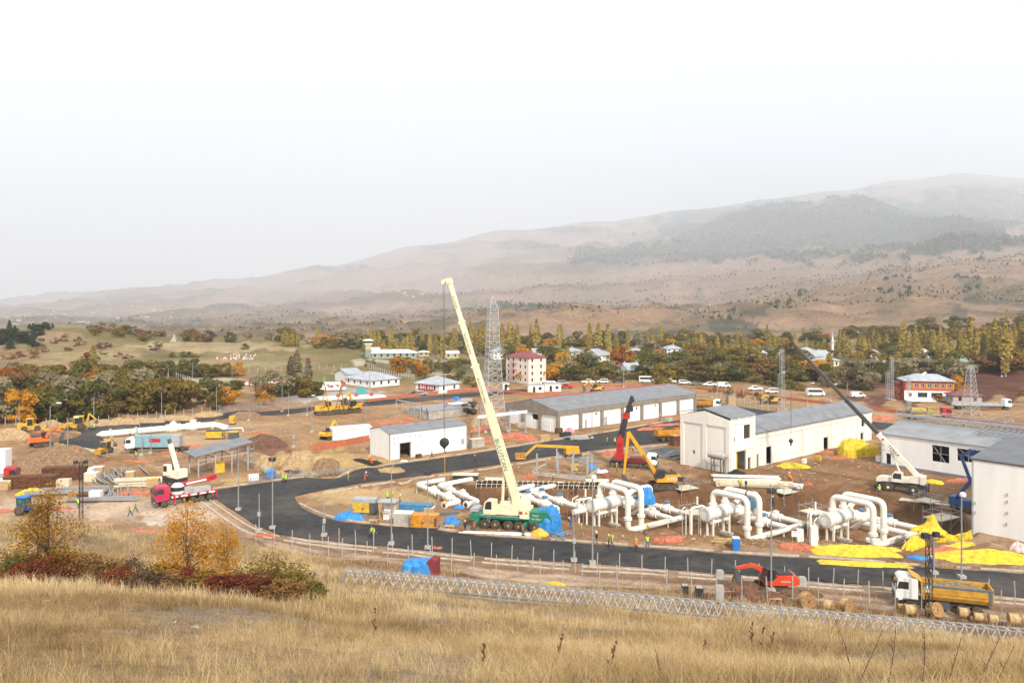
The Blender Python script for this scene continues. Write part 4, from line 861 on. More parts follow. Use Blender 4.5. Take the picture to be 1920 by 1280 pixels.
# --- long hall with taupe frame
def long_hall():
 L, W, H, rise = 57.5, 19.5, 4.35, 2.0; at = P(1045, 811)
 r = building('workshop_hall', 'long white hall with taupe concrete columns and grey pitched roof', at, R(41))
 bay = L / 7; b = MB(); doors = [(bay * 1 + 1.9, bay * 1 + 2.7), (bay * 2 + 1.1, bay * 2 + 2.3)]
 wb(b, {0: [(s0, s1, .05, 2.3) for s0, s1 in doors] + [(bay * k + bay * .72, bay * k + bay * .72 + .7, 3.2, 3.8) for k in (1, 3, 4)], 3: [(W - 9.5, W - 7.2, 2.5, 3.9)]}, L, W, 4.4); b.build('wall', WHITE, r)
 b = MB()
 for s, y in ((0, -.12), (1, W + .12)): b.box(L / 2, y, H, L + .8, .5, 1.15)
 b.prism([(-.37, H), (W + .37, H), (W + .37, H + 1.15), (W / 2, H + rise + 1.15), (-.37, H + 1.15)], -.42, -.05, 'x'); b.prism([(-.37, H), (W + .37, H), (W + .37, H + 1.15), (W / 2, H + rise + 1.15), (-.37, H + 1.15)], L + .05, L + .42, 'x')
 b.build('fascia', TAUPE, r)
 b = MB(); gable_roof(b, L + .3, W, H + 1.2, rise, .35); b.build('roof', ROOFG, r)
 b = MB(); b.box(L / 2, W / 2, H + 1.2 + rise + .15, L + .9, .5, .16); b.build('ridge_cap', REDT, r)
 for k in range(8): q = MB(); q.box(k * bay if k else .1, -.2, 0, .95, .55, H); q.build('pilaster', TAUPE, r)
 for k in (1, 2, 3): q = MB(); q.box(-.2, k * W / 3 - .2, 0, .55, .95, H); q.build('pilaster', TAUPE, r)
 for s0, s1 in doors: window(r, 0, s0, s1, .05, 2.3, L, W, False, GREYP, .2, 'door')
 q = MB(); q.box(bay * 2 + 3.8, -.08, 0, 2.6, .12, 3.2); q.box(bay * 2 + 3.8, -.16, 0, .08, .06, 3.2); q.build('door', WHITEP, r)
 q = MB(); q.box(-.08, 3.6, 0, .12, 2.3, 2.9); q.box(-.15, 3.6, 0, .06, .08, 2.9); q.box(-.15, 3.6, 1.4, .06, 2.3, .08); q.build('door', WHITEP, r)
 q = MB(); q.box(L / 2, W / 2, -.9, L + .6, W + .6, .9); q.build('plinth', mat('black_bitumen', (.03, .03, .03), .8), r)
long_hall()
def white_shed():
 L, W, H, rise = 19.8, 8.9, 5.5, 1.0; at = P(731, 862); r = building('white_shed', 'small white panel building with one open doorway beside the cross road', at, R(38))
 b = MB(); wb(b, {0: [(2.5, 5.0, .05, 3.3)]}, L, W, H, .2); gables(b, L, W, H, rise, .2)
 b.build('wall', WHITE, r)
 b = MB(); gable_roof(b, L, W, H, rise, .12, .12); b.build('roof', ROOFG, r)
 b = MB()
 for x, z, w, h in [(q, 4.3, .22, .5) for q in (1, 2, 3.4, 4.8, 6.2, 7.3, 17.6, 18.9)] + [(1, 3.3, .3, .3), (8, 3.3, .3, .3)]: b = MB(); b.box(x, -.03, z, w, .08, h); b.build('vent', GREYP, r)
 b = MB(); b.box(18.6, -.03, 1.4, .9, .06, 1.2); b.build('notice_plate', GREYP, r)
 b = MB(); b.box(-.03, -.03, 0, .1, .1, H); b.box(2.4, -.03, 0, .12, .1, 3.4); b.box(5.1, -.03, 0, .12, .1, 3.4); b.box(3.75, -.03, 3.3, 2.7, .1, .12); b.build('corner_trim', mat('brown_trim', (.30, .16, .07), .7), r)
 b = MB(); b.box(3.7, 5, .04, 3, .1, 3); b.build('inner_screen', mat('ochre_sheet', (.55, .40, .06), .8), r)
 b = MB(); b.box(L / 2, W / 2, -.6, L + .2, W + .2, .62); b.build('plinth', CONC, r)
white_shed()
def tower_hall():
 at = P(1369, 887); r = building('compressor_hall', 'cream hall with tall gabled block at its end and grey roof', at, A40)
 W, LT, HT_, L, HL = 11.9, 8.3, 10.3, 58.0, 6.5
 b = MB()
 # tall block: side facing the camera right
 wallrun(b, (0, 0), (LT, 0), HT_, [(2.0, 5.4, .05, 4.0), (6.0, 7.0, .05, 2.4), (4.6, 6.9, 6.2, 9.0), (1.2, 1.7, 6.0, 6.9)], .3)
 wallrun(b, (LT, 0), (LT, W), HT_, (), .3); wallrun(b, (LT, W), (0, W), HT_, (), .3); wallrun(b, (0, W), (0, 0), HT_, [(2.9, 3.5, 2.6, 3.3)], .3)
 b.prism([(0, HT_), (W, HT_), (W / 2, HT_ + 1.3)], .001, .3, 'x'); b.prism([(0, HT_), (W, HT_), (W / 2, HT_ + 1.3)], LT - .3, LT - .001, 'x')
 # long wing
 dw = [(.9, 1.9, .05, 2.6), (4.6, 7.2, .05, 3.6), (27.5, 29.6, .05, 3.0), (44.5, 46.0, .05, 2.2), (45.0, 46.6, 3.6, 5.6), (42, 42.8, .05, 1.2)] + [(q, q + .35, 3.9, 4.3) for q in (2.8, 10, 22, 36, 40)]
 wallrun(b, (LT + .01, .25), (L, .25), HL, dw, .3); wallrun(b, (L, .25), (L, W), HL, (), .3); wallrun(b, (L, W), (LT + .01, W), HL, (), .3); b.prism([(.25, HL), (W, HL), (W / 2, HL + 1.8)], L - .3, L - .001, 'x')
 b.build('wall', CREAM, r)
 b = MB()
 for y0, y1 in ((0, .85), (W / 2 - .45, W / 2 + .45), (W - .85, W)): b.box(-.12, (y0 + y1) / 2, 0, .22, y1 - y0, 8.9)
 b.prism([(0, 8.9), (W, 8.9), (W, HT_), (W / 2, HT_ + 1.3), (0, HT_)], -.23, -.002, 'x')
 b.box(.4, -.1, 0, .8, .2, HT_); b.box(LT - .4, -.1, 0, .8, .2, HT_); b.box(LT / 2, -.1, HT_ - .9, LT - 1.6, .2, .9); b.box(LT / 2, -.1, 4.3, LT - 1.6, .12, .6)
 for q in [LT + .5 + k * (L - LT - 1) / 8 for k in range(9)]: b.box(q, .15, 0, .7, .2, HL - .7)
 b.box((L + LT) / 2, .15, HL - .7, L - LT, .22, .7); b.build('frame', CREAM, r)
 b = MB(); gable_roof(b, LT + .2, W, HT_ + .45, 1.3, .25, .15); b.build('roof', ROOFG, r)
 b = MB(); b.M = Matrix.Translation((LT + .3, 0, 0)); gable_roof(b, L - LT + .2, W, HL + .55, 1.8, .35, .15); b.build('roof', ROOFG, r)
 b = MB(); b.box((L + LT) / 2, .5, HL, L - LT - .2, .1, .5); b.box(LT / 2, .5, HT_, LT - .4, .1, .45); b.build('eaves_shade_strip', DARKM, r)  # dark strip set in the eaves opening, standing in for its shade
 b = MB()
 for z in (.16, .36): b.tube((LT, -.12, HL + z), (L, -.12, HL + z), .05, n=5); b.tube((0, -.16, HT_ + z - .05), (LT, -.16, HT_ + z - .05), .05, n=5)
 for q in [LT + k * (L - LT) / 11 for k in range(12)]: b.box(q, -.1, HL, .1, .12, .55)
 for q in (0.2, 2.8, 5.4, 8.1): b.box(q, -.14, HT_, .1, .12, .45)
 b.build('eaves_rail', WHITEP, r)
 b = MB(); b.box(3.0, .9, .04, 1.3, .08, 3.7); b.build('yellow_curtain', mat('yellow_sheet', (.72, .48, .03), .8), r)
 b = MB(); b.box(LT + .25, W * .25 , HL + 1.2, .12, W * .5, .2, 0); b.build('roof_trim', REDT, r)
 q = MB(); q.box(33 - 12, .2, 0, 2.2, .1, 3.1); q.box(33 - 12, .13, 0, .07, .06, 3.1); q.build('door', WHITEP, r)
 q = MB(); q.box(11.2, .2, 0, .9, .1, 2.1); q.build('door', WHITEP, r)
 window(r, 0, 28.0 - 8.3 + 8.3, 29.6, .05, 3.0, L, W, False, mat('teal_door', (.03, .10, .10), .5), .42, 'door')
tower_hall()
def flat_hall():
 at = P(1652, 870); r = building('electrical_hall', 'white hall with low grey roof and two unglazed openings behind the blue boom lift', at, A40 - PI / 2)
 L, W, H, rise = 32, 21.4, 6.3, 1.75
 b = MB(); ho = [(1.0, 2.0, .05, 2.4), (10.0, 13.2, 2.2, 5.4), (14.6, 18.6, 3.0, 5.4)]
 wb(b, {0: ho}, L, W, H); gables(b, L, W, H, rise); b.build('wall', WHITE, r)
 b = MB(); gable_roof(b, L, W, H, rise, .3, .16); b.build('roof', mat('pale_grey_roof', (.27, .28, .285), .6, noise=.12, scale=.4), r)
 b = MB()
 for x in (6, 13, 20, 27): b.box(x, W * .25, H + rise * .5 + .2, .09, W * .5, .05)
 b.build('roof_seam', GREYP, r)
 for s0, s1, z0, z1 in ho[1:]:
  b = MB(); b.bar((s0, .2, (z0 + z1) / 2), (s1, .2, (z0 + z1) / 2), .1); b.bar(((s0 + s1) / 2, .2, z0), ((s0 + s1) / 2, .2, z1), .1); b.bar((s0, .35, z1), (s1 - .8, .35, z0), .14); b.build('window_bracing', STEEL, r)
 b = MB(); b.box(10, -.06, 0, 20, .1, .35); b.build('base_strip', mat('blue_grey_plinth', (.2, .25, .36), .7), r)
 b = MB()
 for q, z in ((.6, 4.0), (2.2, 4.2), (.6, 3.0), (2.5, 2.8)): b.box(q, -.05, z, .2, .1, .25)
 b.build('vent', GREYP, r)
 t = thing('pipe_gallery', 'grey steel pipe gallery running along the roof ridge of the white hall', 'gallery', r.matrix_basis @ Vector((0, W / 2, H + rise + .2)), A40 - PI / 2)
 b = MB(); b.box(13, 0, .55, 30, .9, .5); b.build('duct', GREYP, t)
 b = MB()
 for x in range(-1, 29, 3): b.box(x, -1.2, 0, .12, .12, 2.0); b.box(x, 1.2, 0, .12, .12, 2.0); b.bar((x, -1.2, 1.95), (x, 1.2, 1.95), .12); b.bar((x, -1.2, .5), (x, 1.2, .5), .12)
 b.build('frame', STEEL, t)
 b = MB()
 for y in (-1.2, 1.2): b.tube((-1, y, 1.9), (28, y, 1.9), .06, n=5); b.tube((-1, y, 1.3), (28, y, 1.3), .05, n=5)
 b.build('handrail', STEEL, t)
 t = thing('roof_frame', 'flat galvanised grid on short legs over the low end of the grey roof', 'steel frame', r.matrix_basis @ Vector((16, 5.2, H + .8)), A40 - PI / 2)
 b = MB()
 for k in range(9): b.bar((k * 1.1, 0, 1.2), (k * 1.1, 6, 1.6), .12)
 for k in range(6): b.bar((0, k * 1.2, 1.2 + k * .08), (9, k * 1.2, 1.2 + k * .08), .12)
 b.build('grid', STEEL, t)
 b = MB()
 for x in (.5, 4.5, 8.5):
  for y in (.5, 5.5): b.box(x, y, -.3, .12, .12, 1.55)
 b.build('support', STEEL, t)
flat_hall()
def near_hall():
 at = P(1822, 995); r = building('tall_panel_hall', 'tall plain white hall with dark roof cut by the picture edge', at, A40 - PI / 2)
 L, W, H, rise = 26, 28, 11.6, 1.5; b = MB(); wb(b, {}, L, W, H, .25); gables(b, L, W, H, rise, .25); b.build('wall', WHITE, r)
 b = MB(); gable_roof(b, L, W, H, rise, .18, .14); b.build('roof', ROOFD, r)
 b = MB(); b.box(L / 2, -.06, H - .14, L + .2, .14, .16); b.box(-.02, W / 2, H - .14, .12, W, .16); b.build('roof_trim', mat('brown_edge', (.12, .09, .06), .7), r)
 for x, z in ((.5, 3.6), (.5, 5.0), (4.6, 2.8), (4.7, 4.4), (4.7, 7.0), (4.7, 6.0), (9, 4)): b = MB(); b.box(x, -.08, z, .12, .16, .45); b.build('wall_bracket', GREYP, r)
 b = MB(); b.box(L / 2, -.05, -1.2, L + .3, .3, 1.25); b.build('plinth', CONC, r)
near_hall()
def canopy():
 k = P(372, 895); r = building('steel_canopy', 'open steel canopy with sloping grey roof beside the red truck crane', k, A40, 'canopy')
 L, W = 9.6, 5.2; b = MB(); b.prism([(-.9, 4.05), (L + .9, 5.55), (L + .9, 5.75), (-.9, 4.25)], -.7, W + .7, 'y'); b.build('roof', ROOFG, r)
 for i in range(4):
  for y in (0, W): x = i * L / 3; q = MB(); q.box(x, y, 0, .22, .22, 4.15 + 1.5 * (x + .9) / (L + 1.8) - .2); q.build('post', GREYP, r)
 b = MB()
 for y in (0, W): b.bar((0, y, 3.2), (L, y, 3.6), .16)
 for x in (0, L / 3, 2 * L / 3, L): b.bar((x, 0, 3.2 + .4 * x / L), (x, W, 3.2 + .4 * x / L), .14)
 b.bar((0, 0, 2.2), (L / 3, 0, 3.2), .1); b.build('beam', GREYP, r)
 b = MB()
 for x in (L + .6, L + 1.7):
  for y in (1, 3.4): b.tube((x, y, 0), (x, y, 4.8), .05, n=5)
 for z in (1.3, 2.6, 3.9):
  for x in (L + .6, L + 1.7): b.tube((x, 1, z), (x, 3.4, z), .05, n=5)
  b.box(L + 1.15, 2.2, z, 1.1, 2.4, .05)
 t = thing('scaffold_tower', 'slim scaffold tower standing at the high end of the steel canopy', 'scaffold', r.location, A40); b.build('scaffold_frame', STEEL, t)
 b = MB(); b.box(4.8, 2.4, .02, 1.7, 1.5, 2.0, taper=.95); o = b.build('yellow_crate', mat('yellow_sheet', (.72, .48, .03), .8)); o.location = r.location; o.rotation_euler = (0, 0, A40); tag(o, 'yellow wrapped crate under the steel canopy', 'crate')
canopy()
def simple_box(name, label, cat, px, py, L, W, H, rz, m, group=None, roof=None, dz=0):
 g = G(px, py); t = thing(name, label, cat, (g.x, g.y, g.z + dz), rz, group); return t
def deck_site():
 g = P(802, 787); r = building('concrete_basement', 'roofless concrete basement with steel grid deck behind the white shed', g, A40, 'basement'); r.location.z = -.2
 b = MB(); wallrun(b, (0, 0), (18, 0), 2.4, [], .35); wallrun(b, (18, 0), (18, 10), 2.4, [], .35); wallrun(b, (18, 10), (0, 10), 2.4, [], .35); wallrun(b, (0, 10), (0, 0), 2.4, [], .35); b.build('wall', CONC, r)
 b = MB()
 for k in range(19): b.bar((k, -.2, 2.5), (k, 10.2, 2.5), .16, .2)
 for k in range(9): b.bar((0, k * 1.25, 2.7), (18, k * 1.25, 2.7), .12, .16)
 b.build('deck_grid', GREYP, r)
 b = MB(); b.box(15.2, 7.5, 2.82, 5, 4, .06); b.build('deck_sheet', WHITE, r)
 b = MB()
 for k in range(5): b.box(-.3 - .2, 3 + k * 3.2, 0, .2, .2, 4.2)
 b.bar((-.5, 3, 4.2), (-.5, 15.8, 4.4), .3); b.build('gantry', GREYP, r)
 t = building('concrete_bunker', 'small concrete block with blue sheet on top behind the basement', P(866, 763), A40, 'bunker'); b = MB(); b.box(0, 0, 0, 6, 3, 2.2); b.build('wall', CONC, t); b = MB(); b.box(-2, 0, 2.2, 1.8, 2.4, .9, taper=.5); b.build('tarpaulin', BLUEP, t)
deck_site()
def low_shed():
 g = P(660, 822); r = building('white_container_shed', 'low white shed with pale flat roof beside the yellow mini excavator', g + Vector((0, 0, 0)), A40 - R(12)); b = MB(); b.box(0, 2, 0, 9.5, 4.2, 2.5); b.build('wall', WHITE, r); b = MB(); b.prism([(-2.3 + 2, 2.5), (4.3, 2.5), (4.3, 2.75), (2, 3.1), (-.3, 2.75)], -4.9, 4.9, 'x'); b.build('roof', WHITEP, r); b = MB(); b.box(3.2, -.25, 0, 2.6, .6, 2.0); b.build('porch', WHITE, r)
low_shed()
def pipe_bridge():
 g = P(898, 822); r = building('pipe_rack_frame', 'white beam on slim grey columns between the shed and the long hall', g, R(38), 'gantry')
 for x in (0, 9.5, 14.6): q = MB(); q.box(x, 0, 0, .28, .28, 5.0); q.box(x, 0, 0, .7, .7, .25); q.build('column', GREYP, r)
 b = MB(); b.box(7.3, 0, 5.0, 15.4, .35, .6); b.box(7.3, 0, 5.6, 15.6, .5, .06); b.build('beam', WHITE, r)
 b = MB(); b.box(4.7, .2, 3.6, .9, .1, .7); b.build('sign_board', mat('blue_sign', (.05, .1, .4), .6), r)
 t = thing('slab_upstand', 'low concrete upstand in front of the long hall gable', 'wall', P(985, 800) , R(38)); b = MB(); b.box(1.5, 0, -.3, 9, 1.0, 1.6); b.build('block', CONC, t)
pipe_bridge()
# --- station compound beyond the back road
def hip_roof(b, L, W, H, rise, oh=.6):
 x0, x1, y0, y1 = -oh, L + oh, -oh, W + oh; m = min(L, W) / 2 + oh; ym = W / 2; xm = L / 2
 if L >= W: a, c = (x0 + m, ym), (x1 - m, ym)
 else: a, c = (xm, y0 + m), (xm, y1 - m)
 v = [(x0, y0, H), (x1, y0, H), (x1, y1, H), (x0, y1, H), (*a, H + rise), (*c, H + rise), (x0, y0, H - .2), (x1, y0, H - .2), (x1, y1, H - .2), (x0, y1, H - .2)]
 f = [(0, 1, 5, 4), (2, 3, 4, 5), (1, 2, 5), (3, 0, 4)] if L >= W else [(1, 2, 5, 4), (3, 0, 4, 5), (0, 1, 4), (2, 3, 5)]
 b.add(v, f + [(6, 7, 1, 0), (7, 8, 2, 1), (8, 9, 3, 2), (9, 6, 0, 3), (9, 8, 7, 6)])
TIN = mat('tin_roof', (.40, .43, .46), .45, .1, noise=.15, scale=.4)
def house(px, py, L, W, H, rise, rz, wm, rm, label, group=None, hip=True, wins=3, cat='house', name='house', D=None, chim=True, storeys=1, side_wins=2):
 g = G(px, py) if D is None else GD(px, D); r = thing(name, label, cat, (g.x, g.y, g.z - .1), rz, group); Hs = H / storeys
 ho = {0: [], 3: [], 1: []}
 for st in range(storeys):
  z = st * Hs + Hs * .36
  for k in range(wins): c = L * (k + .5) / wins; ho[0].append((c - .5, c + .5, z, z + Hs * .45))
  for k in range(side_wins): c = W * (k + .5) / side_wins; ho[3].append((c - .5, c + .5, z, z + Hs * .45)); ho[1].append((c - .5, c + .5, z, z + Hs * .45))
 b = MB(); wb(b, ho, L, W, H, .25)
 if not hip: gables(b, L, W, H, rise, .25)
 b.build('wall', wm, r); b = MB()
 hip_roof(b, L, W, H, rise) if hip else gable_roof(b, L, W, H, rise, .5)
 rf = b.build('roof', rm, r)
 if chim: b = MB(); b.box(L * .65, W * .6, H + rise * .4, .7, .7, rise * .6 + .9); b.build('chimney', CONC, rf)
 for sd in (0, 3, 1):
  for h in ho[sd][:12]: window(r, sd, *h, L, W, False)
 return r
house(652, 717, 6.6, 12, 3.4, 1.8, R(38), WHITE, TIN, 'white gabled store with grey roof in the station compound', hip=False, wins=0, side_wins=0, chim=False, cat='building', name='station_store')
house(694, 727, 14, 17, 2.9, 2.6, R(45), WHITE, TIN, 'white bungalow with hipped grey roof in the station compound', hip=True, wins=4, side_wins=4, chim=False, cat='building', name='station_office')
house(822, 738, 11, 12, 3.3, 2.5, R(50), WHITE, TIN, 'hipped office with red porch columns by the back road', hip=True, wins=2, side_wins=3, chim=False, cat='building', name='gate_office')
_t = thing('porch', 'red timber porch along the hipped office by the back road', 'porch', G(803, 737), R(140)); _b = MB()
for k in range(6): _b.box(k * 1.3 - 2, 0, 0, .2, .2, 2.9)
_b.box(1.2, 0, 2.9, 8, .3, .3); _b.box(1.2, 0, 1.0, 8, .12, .5); _b.build('railing', REDT, _t)
def watchtower():
 g = G(690, 672); r = thing('watchtower', 'concrete watchtower with flared glass cabin beside the green barracks', 'watchtower', g, R(20)); b = MB(); b.box(0, 0, -.3, 3.2, 3.2, 5.2); b.build('lower_shaft', mat('sage_render', (.22, .27, .21), .8), r); b = MB(); b.box(0, 0, 4.9, 2.9, 2.9, 2.6); b.build('upper_shaft', mat('ochre_render', (.50, .41, .22), .8), r)
 b = MB(); b.box(0, 0, 7.5, 3.6, 3.6, .9, taper=1.25); b.build('cabin', WHITE, r); b = MB(); b.box(0, 0, 8.4, 4.2, 4.2, 1.2, taper=1.05); b.build('window', GLASS, r); b = MB(); b.box(0, 0, 9.6, 5.2, 5.2, .3); b.box(0, 0, 9.9, 4.6, 4.6, .5, taper=.5); b.build('roof', WHITE, r)
watchtower()
SAGE = mat('sage_wall', (.28, .34, .27), .8)
house(697, 673, 24, 9, 3.2, 1.6, R(12), SAGE, WHITE, 'long sage green barracks with white roof behind the poplars', hip=True, wins=7, chim=False, cat='building', name='barracks')
house(686, 668, 14, 7, 3.2, 1.4, R(12), SAGE, WHITE, 'short green annex left of the watchtower', hip=False, wins=3, chim=False, cat='building', name='barracks_annex')
house(834, 672, 8, 6, 3.0, 1.2, R(10), mat('straw_wall', (.5, .43, .25), .8), WHITE, 'small tan hut with white roof by the pale lane', hip=False, wins=2, chim=False)
house(785, 668, 6, 5, 2.6, .8, R(8), mat('straw_wall', (.5, .43, .25), .8), WHITE, 'tiny flat hut at the end of the pale lane', hip=True, wins=2, chim=False)
def apartments():
 g = P(990, 720); L, W, H = 9.5, 14.5, 10.4; r = thing('apartment_block', 'pale four storey apartment block with maroon roof', 'apartment block', g, R(38)); PNK = mat('pale_pink_render', (.74, .64, .56), .85, noise=.05)
 ho = {0: [], 3: []}
 for st in range(4):
  z = .9 + st * 2.6
  for c in (2.2, 6.8): ho[0].append((c - .45, c + .45, z, z + 1.3))
  for c in (1.8, 5.0, 9.5, 12.7): ho[3].append((c - .5, c + .5, z, z + 1.3))
 b = MB(); wb(b, ho, L, W, H, .25); b.build('wall', PNK, r); b = MB(); hip_roof(b, L, W, H, 2.0, .5); b.build('roof', mat('maroon_roof', (.24, .055, .06), .7), r)
 for sd in (0, 3):
  for h in ho[sd]: window(r, sd, *h, L, W, False)
 for st in range(1, 4):
  q = MB(); z = st * 2.6; q.box(-.6, W - 5.6, z, 1.2, 3.2, .15); q.box(-1.15, W - 5.6, z, .1, 3.2, 1.0); q.box(-.6, W - 7.15, z, 1.2, .1, 1.0); q.build('balcony', mat('salmon_render', (.62, .36, .30), .85), r)
 _ = None
apartments()
VH = [(1000, 672, 10, 8, 3.5, 2, TIN, WHITE, 'white gabled house with pale tin roof behind the apartment block'), (1022, 680, 9, 7, 3, 1.6, TIN, WHITE, 'low tin roofed house beside the golden tree'), (1075, 672, 10, 8, 4, 2, TIN, CREAM, 'pale house with bluish roof by the tall lone poplar'), (1121, 684, 11, 9, 5, 3, TIN, CREAM, 'two storey villa with grey dormered roof among trees'),
 (1110, 676, 8, 7, 4, 2, TIN, WHITE, 'white house half hidden behind the dormered villa'), (1187, 672, 10, 7, 3.6, 2, TIN, WHITE, 'white gabled house above the rust tree'), (1178, 704, 12, 8, 2.6, 2.6, TIN, WHITE, 'low house with steep bright tin roof by the car park'), (1163, 698, 6, 5, 2.6, 1.4, REDT, CREAM, 'small red roofed outhouse by the bright tin roof'),
 (1250, 668, 10, 8, 4.5, 2, TIN, WHITE, 'white house with grey roof below the bare hill'), (1290, 684, 8, 6, 3.5, 1.6, TIN, WHITE, 'small white house among brown trees'), (1130, 702, 6, 5, 2.6, 1.4, REDT, CREAM, 'small red shed in the trees by the parked pickups'), (1400, 668, 9, 7, 4, 2, TIN, CREAM, 'grey roofed house beside the poplar group'), (1425, 680, 10, 7, 4, 2, TIN, CREAM, 'cream house with slate coloured roof right of the poplars'),
 (1440, 688, 8, 7, 3.4, 1.6, REDT, mat('brick_wall', (.40, .13, .07), .9), 'red brick house near the slim mast'), (1508, 674, 14, 10, 4, 2.4, TIN, WHITE, 'broad tin roofed house behind the boom tip'), (1528, 682, 12, 9, 4, 2.6, TIN, CREAM, 'house with big grey hipped roof by the minaret'), (1545, 690, 9, 8, 3.6, 2, TIN, CREAM, 'grey roofed house under the slender minaret'), (1520, 692, 8, 7, 3, 1.6, TIN, WHITE, 'low shed roof in front of the big grey roofs'),
 (1650, 676, 8, 7, 3.8, 1.8, TIN, WHITE, 'white house between the two minarets'), (1655, 690, 7, 6, 3, 1.4, TIN, WHITE, 'small pale house under the twin lattice posts'), (1738, 674, 13, 10, 4, 2.4, WHITE, WHITE, 'white roofed mosque hall below the stout minaret'), (1800, 682, 10, 7, 4, 1.8, WHITE, WHITE, 'white roofed house right of the stout minaret'), (1808, 692, 10, 7, 3, 1.6, SAGE, CREAM, 'green roofed barn above the red long building'), (1855, 668, 8, 7, 4, 1.8, TIN, WHITE, 'pale blue roofed house on the wooded rise'), (1876, 672, 7, 6, 3.6, 1.6, TIN, WHITE, 'small white house far on the wooded rise'),
 (925, 674, 9, 8, 4.5, 2.2, TIN, WHITE, 'white house with grey roof seen through the tall pylon'), (1365, 676, 8, 6, 3.4, 1.6, TIN, WHITE, 'little white house behind the parked car row'), (1475, 676, 8, 6, 3.4, 1.8, TIN, CREAM, 'cream house behind the slim mast')]
for i, (px, py, L, W, H, ri, rm, wm, lb) in enumerate(VH): house(px, py, L, W, H, ri, R(10 + 53 * i % 60), wm, rm, lb, 'houses of the village', hip=i % 3 != 0, wins=3, storeys=2 if H >= 4.5 else 1)
BRICK = mat('orange_red_render', (.46, .115, .055), .85, noise=.08)
def red_house():
 g = G(1788, 752); L, W, H = 15, 8, 6.6; r = thing('long_house', 'long orange red house with white ground floor beside the ploughed field', 'house', g + Vector((-15 * .97, 3.5, 0)), R(-13.0))
 ho = {0: [(1 + k * 2.05, 2.1 + k * 2.05, 4.2, 5.7) for k in range(7)] + [(1.2, 2.2, 1.2, 2.4), (4, 7, 1.0, 2.6), (8.2, 11.6, .8, 2.6), (12.8, 13.8, 1.2, 2.4)], 1: [(1.5, 2.5, 4.2, 5.6), (5, 6, 4.2, 5.6)]}
 b = MB(); wb(b, ho, L, W, H, .25);
 b.build('upper_wall', BRICK, r); b = MB(); wallrun(b, (-.1, -.12), (L + .1, -.12), 3.2, [(h[0] + .1, h[1] + .1, h[2], h[3]) for h in ho[0] if h[2] < 3], .12); b.box(L + .06, W / 2, 0, .12, W, 3.2); b.build('lower_wall', WHITE, r)
 for k in range(7): q = MB(); q.box(2.6 + k * 2.05, -.05, 3.75, .45, .06, 2.0); q.build('orange_panel', ORAP, r)
 for h in ho[0]: window(r, 0, *h, L, W, h[2] > 3)
 b = MB(); hip_roof(b, L, W, H, 2.0, .7); rf = b.build('roof', TIN, r); b = MB(); b.tube((6, 3, H + 1.6), (7.4, 3, H + 2.6), .3); b.box(6.6, 3, H + 1.5, 1.8, 1.4, .1, ry=-.6); b.build('solar_heater', WHITEP, rf)
 b = MB(); b.box(4.5, -1.5, -.6, 9, 3, .8); b.build('terrace', WHITE, r)
red_house()
house(1688, 748, 6, 6, 5.4, 1.8, R(-8), BRICK, mat('maroon_roof', (.24, .055, .06), .7), 'small orange red house with maroon roof beside the long one', wins=2, storeys=2, chim=False)
house(1786, 757, 9, 6, 3.0, 1.2, R(-10), mat('mauve_render', (.46, .40, .36), .9), mat('dull_maroon', (.2, .08, .07), .8), 'squat unfinished grey house beside the ploughed field', wins=2, chim=False)
def minaret(px, yb, yt, label, fat=1.0):
 g = G(px, yb); h = CAMZ - g.z - (yt - HY) / FPX * g.y; r = thing('minaret', label, 'minaret', g, 0, None); b = MB(); w = .042 * h * fat; b.lathe((0, 0, 0), (0, 0, 1), [(-.5, w * 1.3), (h * .2, w * 1.3), (h * .24, w), (h * .6, w * .9)], 12); b.build('shaft', WHITE, r)
 b = MB(); b.lathe((0, 0, h * .58), (0, 0, 1), [(0, w * .9), (h * .04, w * 1.7), (h * .075, w * 1.7)], 12); b.build('balcony', WHITE, r); b = MB(); b.lathe((0, 0, h * .65), (0, 0, 1), [(0, w * .75), (h * .15, w * .7)], 12); b.build('upper_shaft', WHITE, r); b = MB(); b.lathe((0, 0, h * .8), (0, 0, 1), [(0, w * .95), (h * .2, .03)], 12); b.build('spire', TIN, r)
minaret(1561, 672, 621, 'slender white minaret beside the grey village roofs'); minaret(1739, 668, 619, 'stout white minaret above the white roofed hall', 1.3); minaret(1718, 656, 622, 'thin distant minaret left of the stout one', .9)
def monument():
 g = G(327, 641); r = thing('monument', 'stepped stone monument on the crest of the left hill', 'monument', g); b = MB(); b.box(0, 0, -.5, 3.4, 3.4, 1.7); b.box(0, 0, 1.2, 2.4, 2.4, 1.4, taper=.8); b.build('base', CONC, r); b = MB(); b.box(0, 0, 2.6, 1.2, 1.2, 1.6, taper=.7); b.build('pillar', CONC, r)
monument()
def cabin(px, py, L, W, H, rz, label):
 g = G(px, py); r = thing('site_cabin', label, 'cabin', g, rz, 'white site cabins'); b = MB(); wb(b, {0: [(L * .3, L * .3 + .9, .05, 2.1), (L * .65, L * .65 + 1.1, .9, 2.0)]}, L, W, H, .12); b.build('wall', CREAM, r); b = MB(); b.box(L / 2, W / 2, H, L + .3, W + .3, .18); b.build('roof', TIN, r); window(r, 0, L * .3, L * .3 + .9, .05, 2.1, L, W, False, GLASS, .08, 'door'); window(r, 0, L * .65, L * .65 + 1.1, .9, 2.0, L, W, False)
cabin(990, 736, 6, 2.6, 2.7, R(8), 'white site cabin with blue grey roof by the orange mesh'); cabin(1021, 734, 6.2, 2.6, 2.8, R(5), 'white site cabin in front of the white minibus'); cabin(943, 731, 2, 2, 2.6, R(5), 'narrow white booth beside the pylon')
